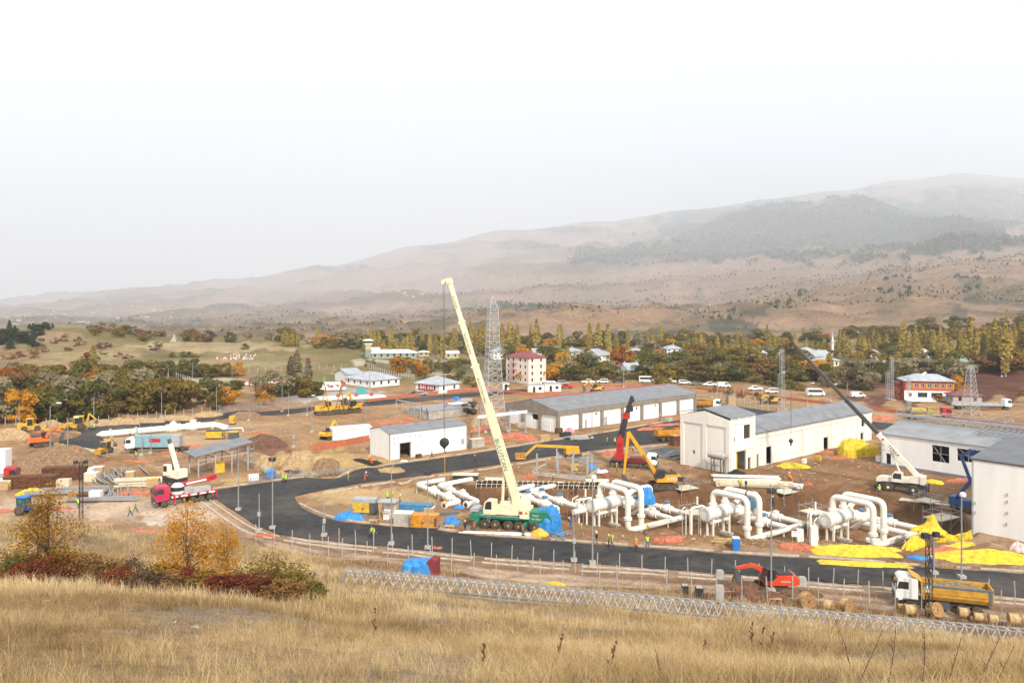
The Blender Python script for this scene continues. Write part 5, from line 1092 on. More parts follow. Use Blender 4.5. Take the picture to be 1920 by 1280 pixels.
# far village across the valley
_hb = MB(); _hb.box(0, 0, -3, 14, 10, 8); _hb.prism([(-6, 5), (6, 5), (0, 9)], -7.6, 7.6, 'x'); FARW = mat('far_white', (.58, .55, .52), .8); _src = None
def far_house(px, py, s):
 global _src
 u = (px - 960) / FPX; k = _DS > 2300; z = HT(u * _DS, _DS); ray = CAMZ - (py - HY) / FPX * _DS; j = np.argmax((z >= ray) & k)
 if _DS[j] < 2300: return
 if _src is None: o = _src = _hb.build('far_house', FARW)
 else: o = _src.copy(); COL.objects.link(o)
 o.location = (u * _DS[j], _DS[j], z[j]); o.rotation_euler = (0, 0, random.uniform(0, 3.1)); o.scale = (s * random.uniform(.7, 1.4), s, s * random.uniform(.6, 1)); tag(o, 'small pale house in the hazy village across the valley', 'house', 'houses of the hazy village across the valley')
for i in range(175):
 q = random.random()
 if q < .35: far_house(random.gauss(240, 65), random.gauss(585, 14), random.uniform(.4, .9))
 elif q < .45: far_house(random.gauss(60, 40), random.gauss(610, 6), random.uniform(.4, .8))
 elif q < .7: far_house(random.gauss(480, 80), random.gauss(540, 8), random.uniform(.6, 1.2))
 elif q < .95: far_house(random.gauss(740, 90), random.gauss(545, 10), random.uniform(.7, 1.3))
 else: far_house(random.gauss(1020, 30), random.gauss(532, 4), random.uniform(.6, 1.1))
# ------------------------------------------------------------------ vehicles
LAMPG = mat('headlight_glass', (.75, .75, .70), .2, noise=.03); REDL = mat('tail_red', (.45, .02, .02), .3); GREYD = mat('dark_grey_paint', (.09, .09, .095), .6, noise=.2)
def wheel(root, x, y, r, w, dirty=True, rimm=None):
 b = MB(); b.lathe((x, y - w / 2, r), (0, 1, 0), [(0, r * .62), (0.02, r * .93), (w * .2, r), (w * .8, r), (w - .02, r * .93), (w, r * .62)], 16); t = b.build('wheel', MUDDY if dirty else BLACKR, root)
 b = MB(); b.lathe((x, y - w / 2 - .015, r), (0, 1, 0), [(0, r * .2), (.03, r * .35), (.05, r * .58), (w, r * .58), (w + .01, r * .35), (w + .03, r * .2)], 12); b.build('rim', rimm or GREYD, t)
def axle(root, x, half, r, w=.35, **k):
 for y in (-half, half): wheel(root, x, y, r, w, **k)
def lamp_pair(root, x, y, z, s=.2):
 for q in (-y, y): b = MB(); b.box(x, q, z, .06, s * 1.4, s); b.build('headlight', LAMPG, root)
def truck_cab(root, x0, ln, w, z0, z1, m):
 b = MB(); x1 = x0 + ln; b.prism([(x0, z0 + .25), (x1 - .1, z0), (x1 + .06, z0 + .5), (x1 + .04, z0 + (z1 - z0) * .5), (x1 - .22, z1 - .25), (x1 - .5, z1), (x0 + .05, z1 - .02), (x0, z1 - .2)], -w / 2, w / 2)
 c = b.build('cab', m, root); H = z1 - z0
 b = MB(); b.prism([(x1 + .055, z0 + H * .5), (x1 + .075, z0 + H * .5), (x1 - .13, z1 - H * .13), (x1 - .15, z1 - H * .13)], -w / 2 + .12, w / 2 - .12); b.build('windscreen', GLASS, c)
 for y in (-1, 1):
  b = MB(); b.prism([(x0 + ln * .42, z0 + H * .52), (x1 - .1, z0 + H * .52), (x1 - .3, z1 - H * .16), (x0 + ln * .42, z1 - H * .16)], y * (w / 2 - .01), y * (w / 2 + .015)); b.build('side_window', GLASS, c)
  b = MB(); b.box(x1 + .02, y * (w / 2 + .16), z0 + H * .5, .12, .22, H * .3); b.build('mirror', DARKM, c)
 b = MB(); b.box(x1 - .05, 0, z0 - .28, .36, w + .02, .5); b.box(x1 + .07, 0, z0 + .3, .04, w * .7, .35); b.build('bumper', GREYD, root)
 lamp_pair(root, x1 + .14, w * .38, z0 - .12)
 return c
def chassis(root, x0, x1, z, w=.9, h=.3):
 b = MB(); b.box((x0 + x1) / 2, -w / 2, z, x1 - x0, .16, h); b.box((x0 + x1) / 2, w / 2, z, x1 - x0, .16, h)
 for k in range(6): b.box(x0 + (x1 - x0) * (k + .5) / 6, 0, z + .05, .2, w, h * .7)
 b.build('chassis', GREYD, root)
def tipper_body(root, x0, x1, w, z0, z1, m, load=None, lip=True, trim=None):
 b = MB(); t = .12; zz = z0 + .25
 b.box((x0 + x1) / 2, 0, z0, x1 - x0, w * .8, .12)
 for s in (-1, 1): b.prism([(s * w * .4, z0), (s * w * .5, z0 + .45), (s * w * .5, z1), (s * (w * .5 - t), z1), (s * (w * .5 - t), z0 + .5), (s * (w * .4 - t), z0 + .1)], x0, x1, 'x')
 b.prism([(x1, z0), (x1 + .25, z1 + .1), (x1 + .1, z1 + .1), (x1 - .12, z0)], -w / 2 + .01, w / 2 - .01); b.prism([(x0 - .1, z0 + .2), (x0 - .1, z1 + .05), (x0 + .04, z1 + .05), (x0 + .04, z0 + .2)], -w / 2 + .01, w / 2 - .01)
 if lip: b.prism([(x1 + .1, z1 + .1), (x1 + 1.15, z1 + .75), (x1 + 1.15, z1 + .83), (x1 + .05, z1 + .22)], -w / 2 + .1, w / 2 - .1)
 for k in range(1):
  for s in (-1, 1): b.box((x0 + x1) / 2, s * (w / 2 + .03), z0 + .75, x1 - x0, .07, .1)
 body = b.build('tipper_body', m, root)
 if trim:
  b = MB()
  for s in (-1, 1): b.box((x0 + x1) / 2, s * (w / 2 + .02), z1 - .2, x1 - x0, .06, .22); b.box(x0 + .2, s * (w / 2 + .04), z0 + .3, .3, .07, z1 - z0 - .3)
  b.build('body_trim', trim, root)
 if load:
  n = 14; vs, fs = [], []; rng = random.Random(3)
  for i in range(n + 1):
   for j in range(7):
    a, c = i / n, j / 6; vs.append((x0 + .1 + (x1 - x0 - .2) * a, (-.5 + c) * (w - .3), z1 - .55 + .75 * math.sin(PI * a) ** .7 * math.sin(PI * c) ** .7 + rng.uniform(-.06, .06)))
  for i in range(n):
   for j in range(6): fs.append((i * 7 + j, (i + 1) * 7 + j, (i + 1) * 7 + j + 1, i * 7 + j + 1))
  q = MB(); q.raw = False; q.add(vs, fs, True); q.build('load', load, root)
 return body
SOILM = mat('loose_soil', (.24, .16, .08), .95, noise=.35, scale=3, bump=.4); GRAVB = mat('black_gravel', (.04, .04, .042), .9, noise=.3, scale=5)
def dump_truck(label, px, py, heading, cabm, bodym, load=None, group='tipper trucks', trim=None, sc=1.0, loc=None):
 g = loc or G(px, py); r = thing('dump_truck', label, 'dump truck', g, heading, group); r.scale = (sc,) * 3
 chassis(r, -4.3, 4.3, .75)
 for x in (3.2, 1.3, -1.6, -3.0): axle(r, x, 1.05, .56)
 truck_cab(r, 2.5, 2.1, 2.45, 1.0, 3.35, cabm); tipper_body(r, -4.4, 2.0, 2.5, 1.3, 2.9, bodym, load, True, trim)
 b = MB()
 for s in (-1, 1): b.box(3.2, s * 1.15, 1.15, 1.5, .3, .1); b.box(.1, s * 1.05, .55, 1.2, .45, .6)
 b.build('mudguard', GREYD, r)
 return r
_d = P(1767, 1143); _t = dump_truck('white cabbed tipper with ochre body full of soil on the dirt track', 0, 0, R(162), WHITEP, mat('ochre_body', (.56, .30, .045), .5, noise=.2, scale=1.5), SOILM, trim=mat('grey_blue_trim', (.10, .16, .20), .5), loc=_d, sc=1.04)
_b = MB(); _b.box(1.6, 1.29, 2.1, .55, .03, .7); _b.build('notice_plate', WHITEP, _t)
dump_truck('orange tipper with white cab parked behind the long hall', 1322, 768, R(-20), WHITEP, ORAP, GRAVB)
_t = dump_truck('orange tipper loaded with black asphalt on the cross road', 1262, 826, R(14), WHITEP, ORAP, GRAVB)
def tracks(root, L, W, r, w, m=MUDDY):
 for y in (-W / 2, W / 2):
  b = MB(); pts = []
  for k in range(9): a = PI / 2 + PI * k / 8; pts.append((-L / 2 + r + math.cos(a) * r, r + math.sin(a) * r))
  for k in range(9): a = -PI / 2 + PI * k / 8; pts.append((L / 2 - r + math.cos(a) * r, r + math.sin(a) * r))
  b.prism(pts, y - w / 2, y + w / 2)
  for k in range(int(L / .25)): b.box(-L / 2 + .15 + k * .25, y, 2 * r - .01, .1, w + .04, .05)
  t = b.build('track', m, root); b = MB()
  for q in (-L / 2 + r, L / 2 - r): b.lathe((q, y - w / 2 - .03, r), (0, 1, 0), [(0, r * .5), (w + .06, r * .5)], 12)
  b.build('sprocket', GREYD, t)
 b = MB(); b.box(0, 0, r, L * .45, W - w + .1, r * 1.0); b.lathe((0, 0, r * 1.9), (0, 0, 1), [(0, W * .25), (r * .5, W * .25)], 16); b.build('undercarriage', GREYD, root)
def slab_arm(b, p, q, w0, w1, t, mid=None):
 """tapered box-section arm in the x-z plane from p to q, optional bent mid point"""
 pts = [p, mid, q] if mid else [p, q]; ws = [w0, (w0 + w1) / 2 * 1.15, w1] if mid else [w0, w1]; up, dn = [], []
 for i, (x, z) in enumerate(pts):
  a = pts[max(i - 1, 0)]; c = pts[min(i + 1, len(pts) - 1)]; d = Vector((c[0] - a[0], c[1] - a[1])).normalized(); n = Vector((-d.y, d.x)) * ws[i] / 2
  up.append((x + n.x, z + n.y)); dn.append((x - n.x, z - n.y))
 b.prism(up + dn[::-1], -t / 2, t / 2)
def excavator(label, loc, heading, m, sc=1.0, joints=((0.9, 1.9), (2.9, 4.6), (5.2, 3.6), (5.0, 1.3)), upper=0.0, bodym=None, group='excavators', txt=None, straight=False, cabm=None):
 r = thing('excavator', label, 'excavator', loc, heading, group); r.scale = (sc,) * 3; tracks(r, 4.2, 2.6, .45, .6)
 M = Matrix.Rotation(upper, 4, 'Z')
 def nb(): return MB(M)
 z0 = 1.15; b = nb(); b.prism([(-2.7, z0 + .15), (-2.5, z0), (1.3, z0), (1.3, z0 + .55), (.3, z0 + .6), (-.2, z0 + 1.15), (-2.4, z0 + 1.2), (-2.8, z0 + .9)], -1.3, 1.3); b.build('upper_body', m, r)
 b = nb(); b.prism([(-2.9, z0 + .1), (-1.9, z0 + .1), (-1.9, z0 + .85), (-2.9, z0 + .85)], -1.33, 1.33); b.build('counterweight', bodym or m, r)
 b = nb(); b.box(-1.3, 0, z0 + 1.2, 1.8, 1.9, .14); b.tube((-1.6, -.7, z0 + 1.2), (-1.6, -.7, z0 + 1.7), .08); b.build('engine_cover', DARKM, r)
 b = nb(); b.prism([(-.1, z0 + .5), (1.35, z0 + .3), (1.5, z0 + .9), (1.1, z0 + 1.95), (.0, z0 + 1.95)], .32, 1.28); c = b.build('cab', cabm or DARKM, r)
 b = nb(); b.prism([(.15, z0 + .95), (1.3, z0 + .95), (1.02, z0 + 1.8), (.15, z0 + 1.8)], 1.285, 1.30); b.prism([(.1, z0 + .95), (1.3, z0 + .95), (1.02, z0 + 1.8), (.1, z0 + 1.8)], .30, .315); b.build('side_window', GLASS, c)
 b = nb(); b.prism([(1.5, z0 + .9), (1.52, z0 + .9), (1.15, z0 + 1.85), (1.12, z0 + 1.85)], .4, 1.2); b.build('windscreen', GLASS, c)
 j = joints; b = nb()
 if straight: slab_arm(b, j[0], j[1], .75, .5, .4)
 else: d = Vector((j[1][0] - j[0][0], j[1][1] - j[0][1])); mid = (j[0][0] + d.x * .45 - d.y * .16, j[0][1] + d.y * .45 + d.x * .16); slab_arm(b, j[0], j[1], .6, .42, .42, mid)
 b.build('boom', m, r); b = nb(); slab_arm(b, j[1], j[2], .5, .3, .32); b.build('stick', m, r)
 b = nb(); mm = ((j[0][0] * .5 + j[1][0] * .5), (j[0][1] * .5 + j[1][1] * .5) - .1); b.bar((1.2, .25, z0 + .35), (mm[0], .25, mm[1]), .14); b.bar((1.2, -.25, z0 + .35), (mm[0], -.25, mm[1]), .14); b.bar((mm[0], 0, mm[1] + .5), (j[1][0] * .7 + j[2][0] * .3, 0, j[1][1] * .7 + j[2][1] * .3 + .35), .13); b.build('hydraulic_ram', GREYD, r)
 b = nb(); x, z = j[2]; e = j[3]; b.prism([(x - .12, z), (x + .25, z + .05), (x + .3, z - .5), (e[0] + .1, e[1]), (e[0] - .75, e[1] + .2), (x - .5, z - .75), (x - .3, z - .3)], -.5, .5); b.build('bucket', GREYD, r)
 if txt:
  t, s, tm = txt
  for sd in (-1, 1):
   o = text_part('lettering', t, s, tm, r, M @ Vector((-1.2 if sd < 0 else -1.2, sd * 1.345, z0 + .5)), (PI / 2, 0, upper + (0 if sd < 0 else PI)))
 return r
LETW = mat('white_lettering', (.8, .8, .78), .5, noise=.02); LETG = mat('green_lettering', (.03, .17, .10), .5, noise=.02); LETB = mat('black_lettering', (.03, .03, .03), .5, noise=.02)
# long reach digger beside the pit, body to the right, arm folded high to the left
excavator('yellow orange long reach digger with its arm folded high beside the pit', P(1243, 914), R(187), mat('amber_paint', (.74, .34, .02), .45, noise=.12, scale=1.2), 1.12, ((.9, 1.9), (5.6, 9.0), (6.35, 2.2), (6.1, .9)), R(-4), DARKM, txt=('AYKE', .75, LETW), straight=True)
excavator('red mini digger working on the dirt track in front of the road', P(1449, 1108), R(176), mat('digger_red', (.66, .07, .025), .4, noise=.12), .93, ((.9, 1.9), (2.6, 3.3), (4.6, 2.9), (4.5, 1.2)), R(3), txt=('HITACHI', .3, LETW))
excavator('orange digger at the edge of the asphalt apron', P(78, 836), R(48), mat('digger_orange', (.70, .16, .03), .45, noise=.12), 1.0, ((.9, 1.9), (3.0, 4.2), (4.4, 2.8), (4.2, .9)), R(-10))
excavator('small yellow digger with raised arm beside the white container shed', G(617, 823), R(60), YELP, .85, ((.9, 1.9), (2.2, 5.0), (3.4, 3.4), (3.2, 1.6)), R(0))
excavator('yellow and black digger beside the car park behind the long hall', G(1118, 735), R(190), YELP, .95, ((.9, 1.9), (3.0, 4.0), (5.0, 2.6), (4.9, .5)), 0, DARKM)
excavator('yellow digger hidden among posts beside the ploughed field', G(1447, 757), R(200), YELP, .9, ((.9, 1.9), (2.8, 3.4), (4.6, 2.0), (4.4, .2)), 0, DARKM)
def backhoe(label, loc, rz, m, sc=1.0, loader_up=False):
 r = thing('backhoe_loader', label, 'backhoe loader', loc, rz, 'wheel loaders'); r.scale = (sc,) * 3
 for y in (-.95, .95): wheel(r, -1.1, y, .78, .45); wheel(r, 1.25, y, .5, .35)
 b = MB(); b.prism([(-1.9, .7), (1.9, .6), (2.0, 1.35), (.5, 1.55), (-1.9, 1.3)], -.55, .55); b.build('body', m, r)
 b = MB(); b.prism([(-1.5, 1.3), (.35, 1.45), (.45, 1.6), (.2, 2.75), (-1.4, 2.75)], -.7, .7); c = b.build('cab', GLASS, r); b = MB(); b.box(-.6, 0, 2.75, 1.9, 1.6, .14)
 for x in (-1.45, .2):
  for y in (-.7, .7): b.box(x, y, 1.35, .1, .1, 1.4)
 b.build('roof', m, c)
 b = MB(); z = 2.2 if loader_up else .6
 for y in (-.62, .62): b.bar((.4, y, 1.5), (2.1, y, (1.5 + z) / 2 + .2), .16, .26); b.bar((2.1, y, (1.5 + z) / 2 + .2), (2.7, y, z), .16, .26)
 b.build('loader_arm', m, r); b = MB(); b.prism([(2.6, z + .5), (2.75, z + .5), (2.8, z - .2), (3.5, z - .35), (3.5, z - .42), (2.6, z - .42)], -1.15, 1.15); b.build('loader_bucket', m, r)
 b = MB(); slab_arm(b, (-1.9, 1.1), (-2.5, 3.3), .32, .26, .25); slab_arm(b, (-2.5, 3.3), (-3.9, 1.9), .28, .2, .22); b.build('backhoe_arm', m, r); b = MB(); b.prism([(-3.9, 2.0), (-4.2, 1.3), (-3.8, 1.05), (-3.5, 1.4)], -.35, .35); b.build('backhoe_bucket', GREYD, r)
 return r
backhoe('yellow backhoe loader with raised arm behind the asphalt apron', G(142, 806), R(200), YELP, 1.25); backhoe('dark cabbed backhoe loader at the tip of the apron', P(195, 851), R(260), mat('ochre_machine', (.55, .30, .03), .5), .95)
def wheel_loader(label, loc, rz, m):
 r = thing('wheel_loader', label, 'wheel loader', loc, rz, 'wheel loaders')
 for x in (-1.4, 1.4):
  for y in (-1.05, 1.05): wheel(r, x, y, .72, .5)
 b = MB(); b.prism([(-2.9, .8), (-2.9, 1.9), (-.8, 2.0), (-.8, .8)], -.85, .85); b.prism([(-.8, .7), (1.6, .7), (1.6, 1.4), (-.8, 1.5)], -.6, .6); b.build('body', m, r)
 b = MB(); b.box(-.2, 0, 1.5, 1.4, 1.4, 1.5, taper=.9); c = b.build('cab', GLASS, r); b = MB(); b.box(-.2, 0, 3.0, 1.5, 1.5, .15)
 for x in (-.85, .45):
  for y in (-.66, .66): b.box(x, y, 1.5, .12, .12, 1.5)
 b.build('cab_frame', m, c); b = MB()
 for y in (-.5, .5): b.bar((.6, y, 1.7), (3.0, y, .6), .2, .35)
 b.build('loader_arm', m, r); b = MB(); b.prism([(2.8, 1.1), (3.0, 1.2), (3.1, .3), (3.9, .2), (3.9, .1), (2.8, .1)], -1.4, 1.4); b.build('loader_bucket', m, r)
wheel_loader('small yellow wheel loader at the edge of the tree belt', G(58, 808), R(30), YELP)
def pipelayer(label, loc, rz, lean=.5):
 r = thing('pipelayer', label, 'pipelayer', loc, rz, 'yellow pipelayers'); tracks(r, 5.0, 3.0, .6, .7)
 b = MB(); b.prism([(-1.2, 1.2), (2.6, 1.1), (2.6, 2.5), (.2, 2.7), (.2, 2.2), (-1.2, 2.2)], -.75, .75); b.build('bonnet', YELP, r); b = MB(); b.box(-1.2, 0, 1.2, 2.2, 1.9, 1.2); b.box(-1.5, -1.9, .9, 2.4, .9, 1.4); b.box(.8, -1.8, .9, 1.2, .6, 1.2); b.build('counterweight', YELP, r)
 b = MB(); b.box(-1.3, 0, 2.4, 1.4, 1.5, 1.4); c = b.build('cab', DARKM, r); b = MB(); b.box(-1.3, 0, 3.8, 1.8, 1.9, .14); b.build('cab_roof', YELP, c)
 b = MB(); tip = (.1, 2.2 + lean * 4, 8.4); b.bar((-1.3, 1.75, 1.0), tip, .22); b.bar((1.3, 1.75, 1.0), tip, .22)
 for k in (.3, .55, .8): a = Vector((-1.3, 1.75, 1.0)).lerp(Vector(tip), k); d = Vector((1.3, 1.75, 1.0)).lerp(Vector(tip), k); b.bar(a, d, .14)
 b.build('side_boom', mat('boom_dark_yellow', (.42, .24, .03), .5), r); b = MB(); b.tube((0, .3, 3.0), tip, .04, n=4); b.tube(tip, (tip[0], tip[1], 4.5), .03, n=4); b.box(tip[0], tip[1], 4.0, .3, .3, .5); b.build('hoist_rope', DARKM, r)
pipelayer('yellow pipelayer with upright side boom at the end of the row', G(607, 777), R(205), .1); pipelayer('middle yellow pipelayer with leaning side boom', G(636, 774), R(200), .5)
excavator('yellow crawler with red and black tail beside the two pipelayers', G(662, 772), R(195), YELP, 1.1, ((.9, 1.9), (1.5, 5.2), (2.8, 4.0), (2.8, 2.2)), R(40), REDP)
# ---- mobile crane
def mobile_crane():
 c = (P(914, 986) + P(1006, 993)) / 2; hd = R(-14.6); r = thing('mobile_crane', 'large ivory and green telescopic crane with tall raised boom', 'mobile crane', c, hd)
 RIMG = mat('green_rim', (.30, .30, .14), .5)
 for x in (-3.75, -2.2, -.2, 1.35, 3.75): axle(r, x, 1.2, .72, .55, rimm=RIMG)
 b = MB(); b.box(0, 0, 1.15, 11.8, 1.5, .75); b.prism([(-6.2, 1.25), (-4.7, 1.25), (-4.4, 2.1), (-5.0, 2.2), (-6.2, 2.0)], -1.4, 1.4); b.box(-1.0, 0, 1.62, 9.0, 2.75, .35)
 b.build('carrier', GREENP, r)
 b = MB(); b.prism([(2.9, 1.3), (6.3, 1.3), (6.3, 2.0), (5.6, 3.0), (2.9, 2.9)], -1.35, 1.35); cc = b.build('engine_box', GREENP, r); text_part('lettering', 'Stand', .42, LETW, cc, (3.9, -1.37, 2.45), (PI / 2, 0, 0)); text_part('lettering', 'on Out !', .42, LETW, cc, (4.1, -1.37, 1.95), (PI / 2, 0, 0))
 b = MB(); b.box(-.9, 0, 1.98, 9.0, 2.8, .06); b.box(-5.6, .3, 2.25, 1.2, 2.2, .5); b.build('deck', GREYP, r)
 for x in (-4.75, 2.55):
  q = MB(); q.box(x, -1.7, .95, .5, 3.0, .5); q.box(x, -3.2, .25, .26, .26, 1.2); q.build('outrigger', GREENP, r); q = MB(); q.lathe((x, -3.2, 0), (0, 0, 1), [(0, .4), (.12, .4), (.3, .12)], 12); q.build('outrigger_pad', GREYD, r)
  q = MB(); q.box(x - .05, -3.36, .75, .3, .05, .7); q.build('hazard_board', mat('hazard_red', (.6, .12, .1), .6), r)
  q = MB(); q.box(x, 1.7, .95, .5, 3.0, .5); q.box(x, 3.2, .2, .26, .26, 1.2); q.build('outrigger', GREENP, r)
 b = MB(); b.tube((-3.4, -1.42, 1.0), (-3.4, -1.42, 2.3), .03, n=4); b.tube((-3.0, -1.42, 1.0), (-3.0, -1.42, 2.3), .03, n=4)
 for k in range(5): b.tube((-3.4, -1.42, 1.1 + .28 * k), (-3.0, -1.42, 1.1 + .28 * k), .025, n=4)
 b.build('ladder', GREYP, r)
 b = MB(); b.lathe((0, 0, 2.0), (0, 0, 1), [(0, 1.1), (.3, 1.1)], 20); b.prism([(-2.3, 2.25), (2.6, 2.25), (2.6, 3.9), (1.6, 4.1), (.2, 3.6), (-1.2, 3.7), (-2.3, 3.2)], -1.35, 1.35); b.build('slewing_body', IVORY, r)
 b = MB(); b.box(2.3, -.2, 1.95, 1.4, 3.0, 1.35); b.build('counterweight', IVORY, r); b = MB(); b.box(1.8, -1.72, 2.6, .5, .04, .4); b.box(2.6, -1.72, 2.7, .3, .04, .2); b.build('red_mark', REDT, r)
 b = MB(); b.prism([(-3.9, 2.2), (-2.1, 2.2), (-2.1, 4.3), (-3.3, 4.35), (-3.75, 4.0), (-4.0, 3.0)], -1.55, -.35); k = b.build('operator_cab', IVORY, r); b = MB(); b.prism([(-3.75, 2.95), (-2.7, 2.95), (-2.7, 4.1), (-3.3, 4.1), (-3.6, 3.85)], -1.57, -1.545); b.build('side_window', GLASS, k); b = MB(); b.prism([(-4.01, 3.0), (-3.97, 3.0), (-3.72, 4.0), (-3.77, 4.0)], -1.45, -.45); b.build('windscreen', GLASS, k)
 rr = random.Random(4); b = MB()
 for i in range(26): x, y = rr.uniform(-1, 2.3), rr.uniform(-1.2, 1.2); b.tube((x, y, 3.5), (x + rr.uniform(-.9, .9), y + rr.uniform(-.4, .4), rr.uniform(3.9, 4.5)), .05, n=4)
 b.lathe((1.6, -.8, 4.1), (0, 1, 0), [(0, .5), (.1, .5), (.1, .35), (1.5, .35), (1.5, .5), (1.6, .5)], 14); b.build('winch', IVORY, r)
 # boom: local direction -x (towards the left of the picture), 73 degrees up
 p0 = Vector((.75, 0, 3.9)); tipw = Vector((-9.2, 118.2, 36.4)); M = Matrix.Rotation(-hd, 4, 'Z') @ Matrix.Translation(-c); tip = M @ tipw; d = (tip - p0); Lb = d.length; d.normalize()
 zax = d; yax = Vector((0, 1, 0)); yax = (yax - zax * yax.dot(zax)).normalized(); xax = yax.cross(zax); F = Matrix((xax, yax, zax)).transposed().to_4x4(); F.translation = p0
 segs = [(-1.2, .40, 1.02, 1.16), (.40, .62, .88, 1.0), (.62, .82, .76, .86), (.82, 1.0, .64, .72)]
 bo = None
 for i, (a, e, w, h) in enumerate(segs):
  b = MB(F); z0 = a if a < 0 else Lb * a; z1 = Lb * e; b.prism([(-w / 2, -h / 2 + .12), (-w / 2 + .12, -h / 2), (w / 2 - .12, -h / 2), (w / 2, -h / 2 + .12), (w / 2, h / 2 - .1), (w / 2 - .1, h / 2), (-w / 2 + .1, h / 2), (-w / 2, h / 2 - .1)], z0, z1 + .2, 'z'); b.box(0, 0, z1 - .12, w + .12, h + .12, .3)
  o = b.build('boom_section', IVORY, r); bo = bo or o
 def boomtxt(t, z, s, off, w, h):
  R_ = Matrix((zax * -1, xax * 1, yax * -1)).transposed().to_3x3()     # read downwards along the boom, facing the camera
  Rm = Matrix((-zax, -xax.cross(yax).cross(-zax) if False else (yax * -1).cross(-zax), -yax)).transposed().to_3x3()
  o = text_part('lettering', t, s, LETG, bo, F @ Vector((0, -h / 2 - .012, z)), (0, 0, 0), .006); o.rotation_euler = Rm.to_euler()
 boomtxt('BULUTCAN', Lb * .22, .95, 0, 1.02, 1.16); boomtxt('BULUTCAN VINC', Lb * .51, .5, 0, .88, 1.0); boomtxt('BULUTCAN VINC', Lb * .72, .42, 0, .76, .86); boomtxt('BULUTCAN', Lb * .91, .36, 0, .64, .72)
 b = MB(F); b.box(0, 0, Lb - .1, .7, 1.0, .7); b.box(-.5, 0, Lb + .2, 1.0, .5, .5); b.tube((-.9, -.3, Lb + .3), (-.9, .3, Lb + .3), .3, n=10); b.build('boom_head', IVORY, r)
 b = MB(F)
 for k in range(9): z = Lb * (.1 + .04 * k); b.tube((.6, -.5, z), (.6, .5, z + .3), .04, n=4); b.tube((.62, .3 * (-1) ** k, z), (.62, -.3 * (-1) ** k, z + Lb * .04), .035, n=4)
 b.tube((.62, -.4, Lb * .04), (.62, -.4, Lb * .45), .07, n=5); b.tube((.62, .4, Lb * .04), (.62, .4, Lb * .45), .07, n=5); b.build('jib_lattice', IVORY, r)
 b = MB(); b.tube((-1.4, -.15, 3.2), tuple(F @ Vector((-.55, 0, Lb * .14))), .22, n=8); b.build('luffing_ram', IVORY, r); b = MB(); b.tube(tuple(F @ Vector((-.55, 0, Lb * .13))), tuple(F @ Vector((-.5, 0, Lb * .27))), .13, n=8); b.build('ram_rod', GREYD, r)
 ht = F @ Vector((-.95, 0, Lb + .1)); b = MB(); zh = 12.2
 for y in (-.28, .28): b.tube((ht.x, ht.y + y, ht.z), (ht.x + .1, ht.y + y * .6, zh + 1.0), .022, n=4)
 b.build('hoist_rope', DARKM, r); b = MB(); b.lathe((ht.x + .1, ht.y - .35, zh + .55), (0, 1, 0), [(0, .5), (.1, .68), (.6, .68), (.7, .5)], 14); b.box(ht.x + .1, ht.y, zh - .3, .4, .4, .5); b.path([(ht.x + .1, ht.y, zh - .3), (ht.x + .1, ht.y, zh - .7), (ht.x + .35, ht.y, zh - .9), (ht.x + .2, ht.y, zh - 1.1)], .07, 6, .1); b.build('hook_block', DARKM, r)
 hw = (M.inverted()) @ Vector((ht.x + .15, ht.y, zh - 1.0)); t = thing('lifting_slings', 'pair of long yellow slings hanging from the big crane hook', 'slings', hw); b = MB(); b.bar((0, 0, 0), (-.15, 0, -7.9), .13, .03); b.bar((0, 0, 0), (.18, .1, -7.2), .13, .03); b.build('sling', YELP, t); b = MB(); b.box(.2, .1, -7.6, .25, .25, .5); b.build('shackle', YELP, t)
mobile_crane()
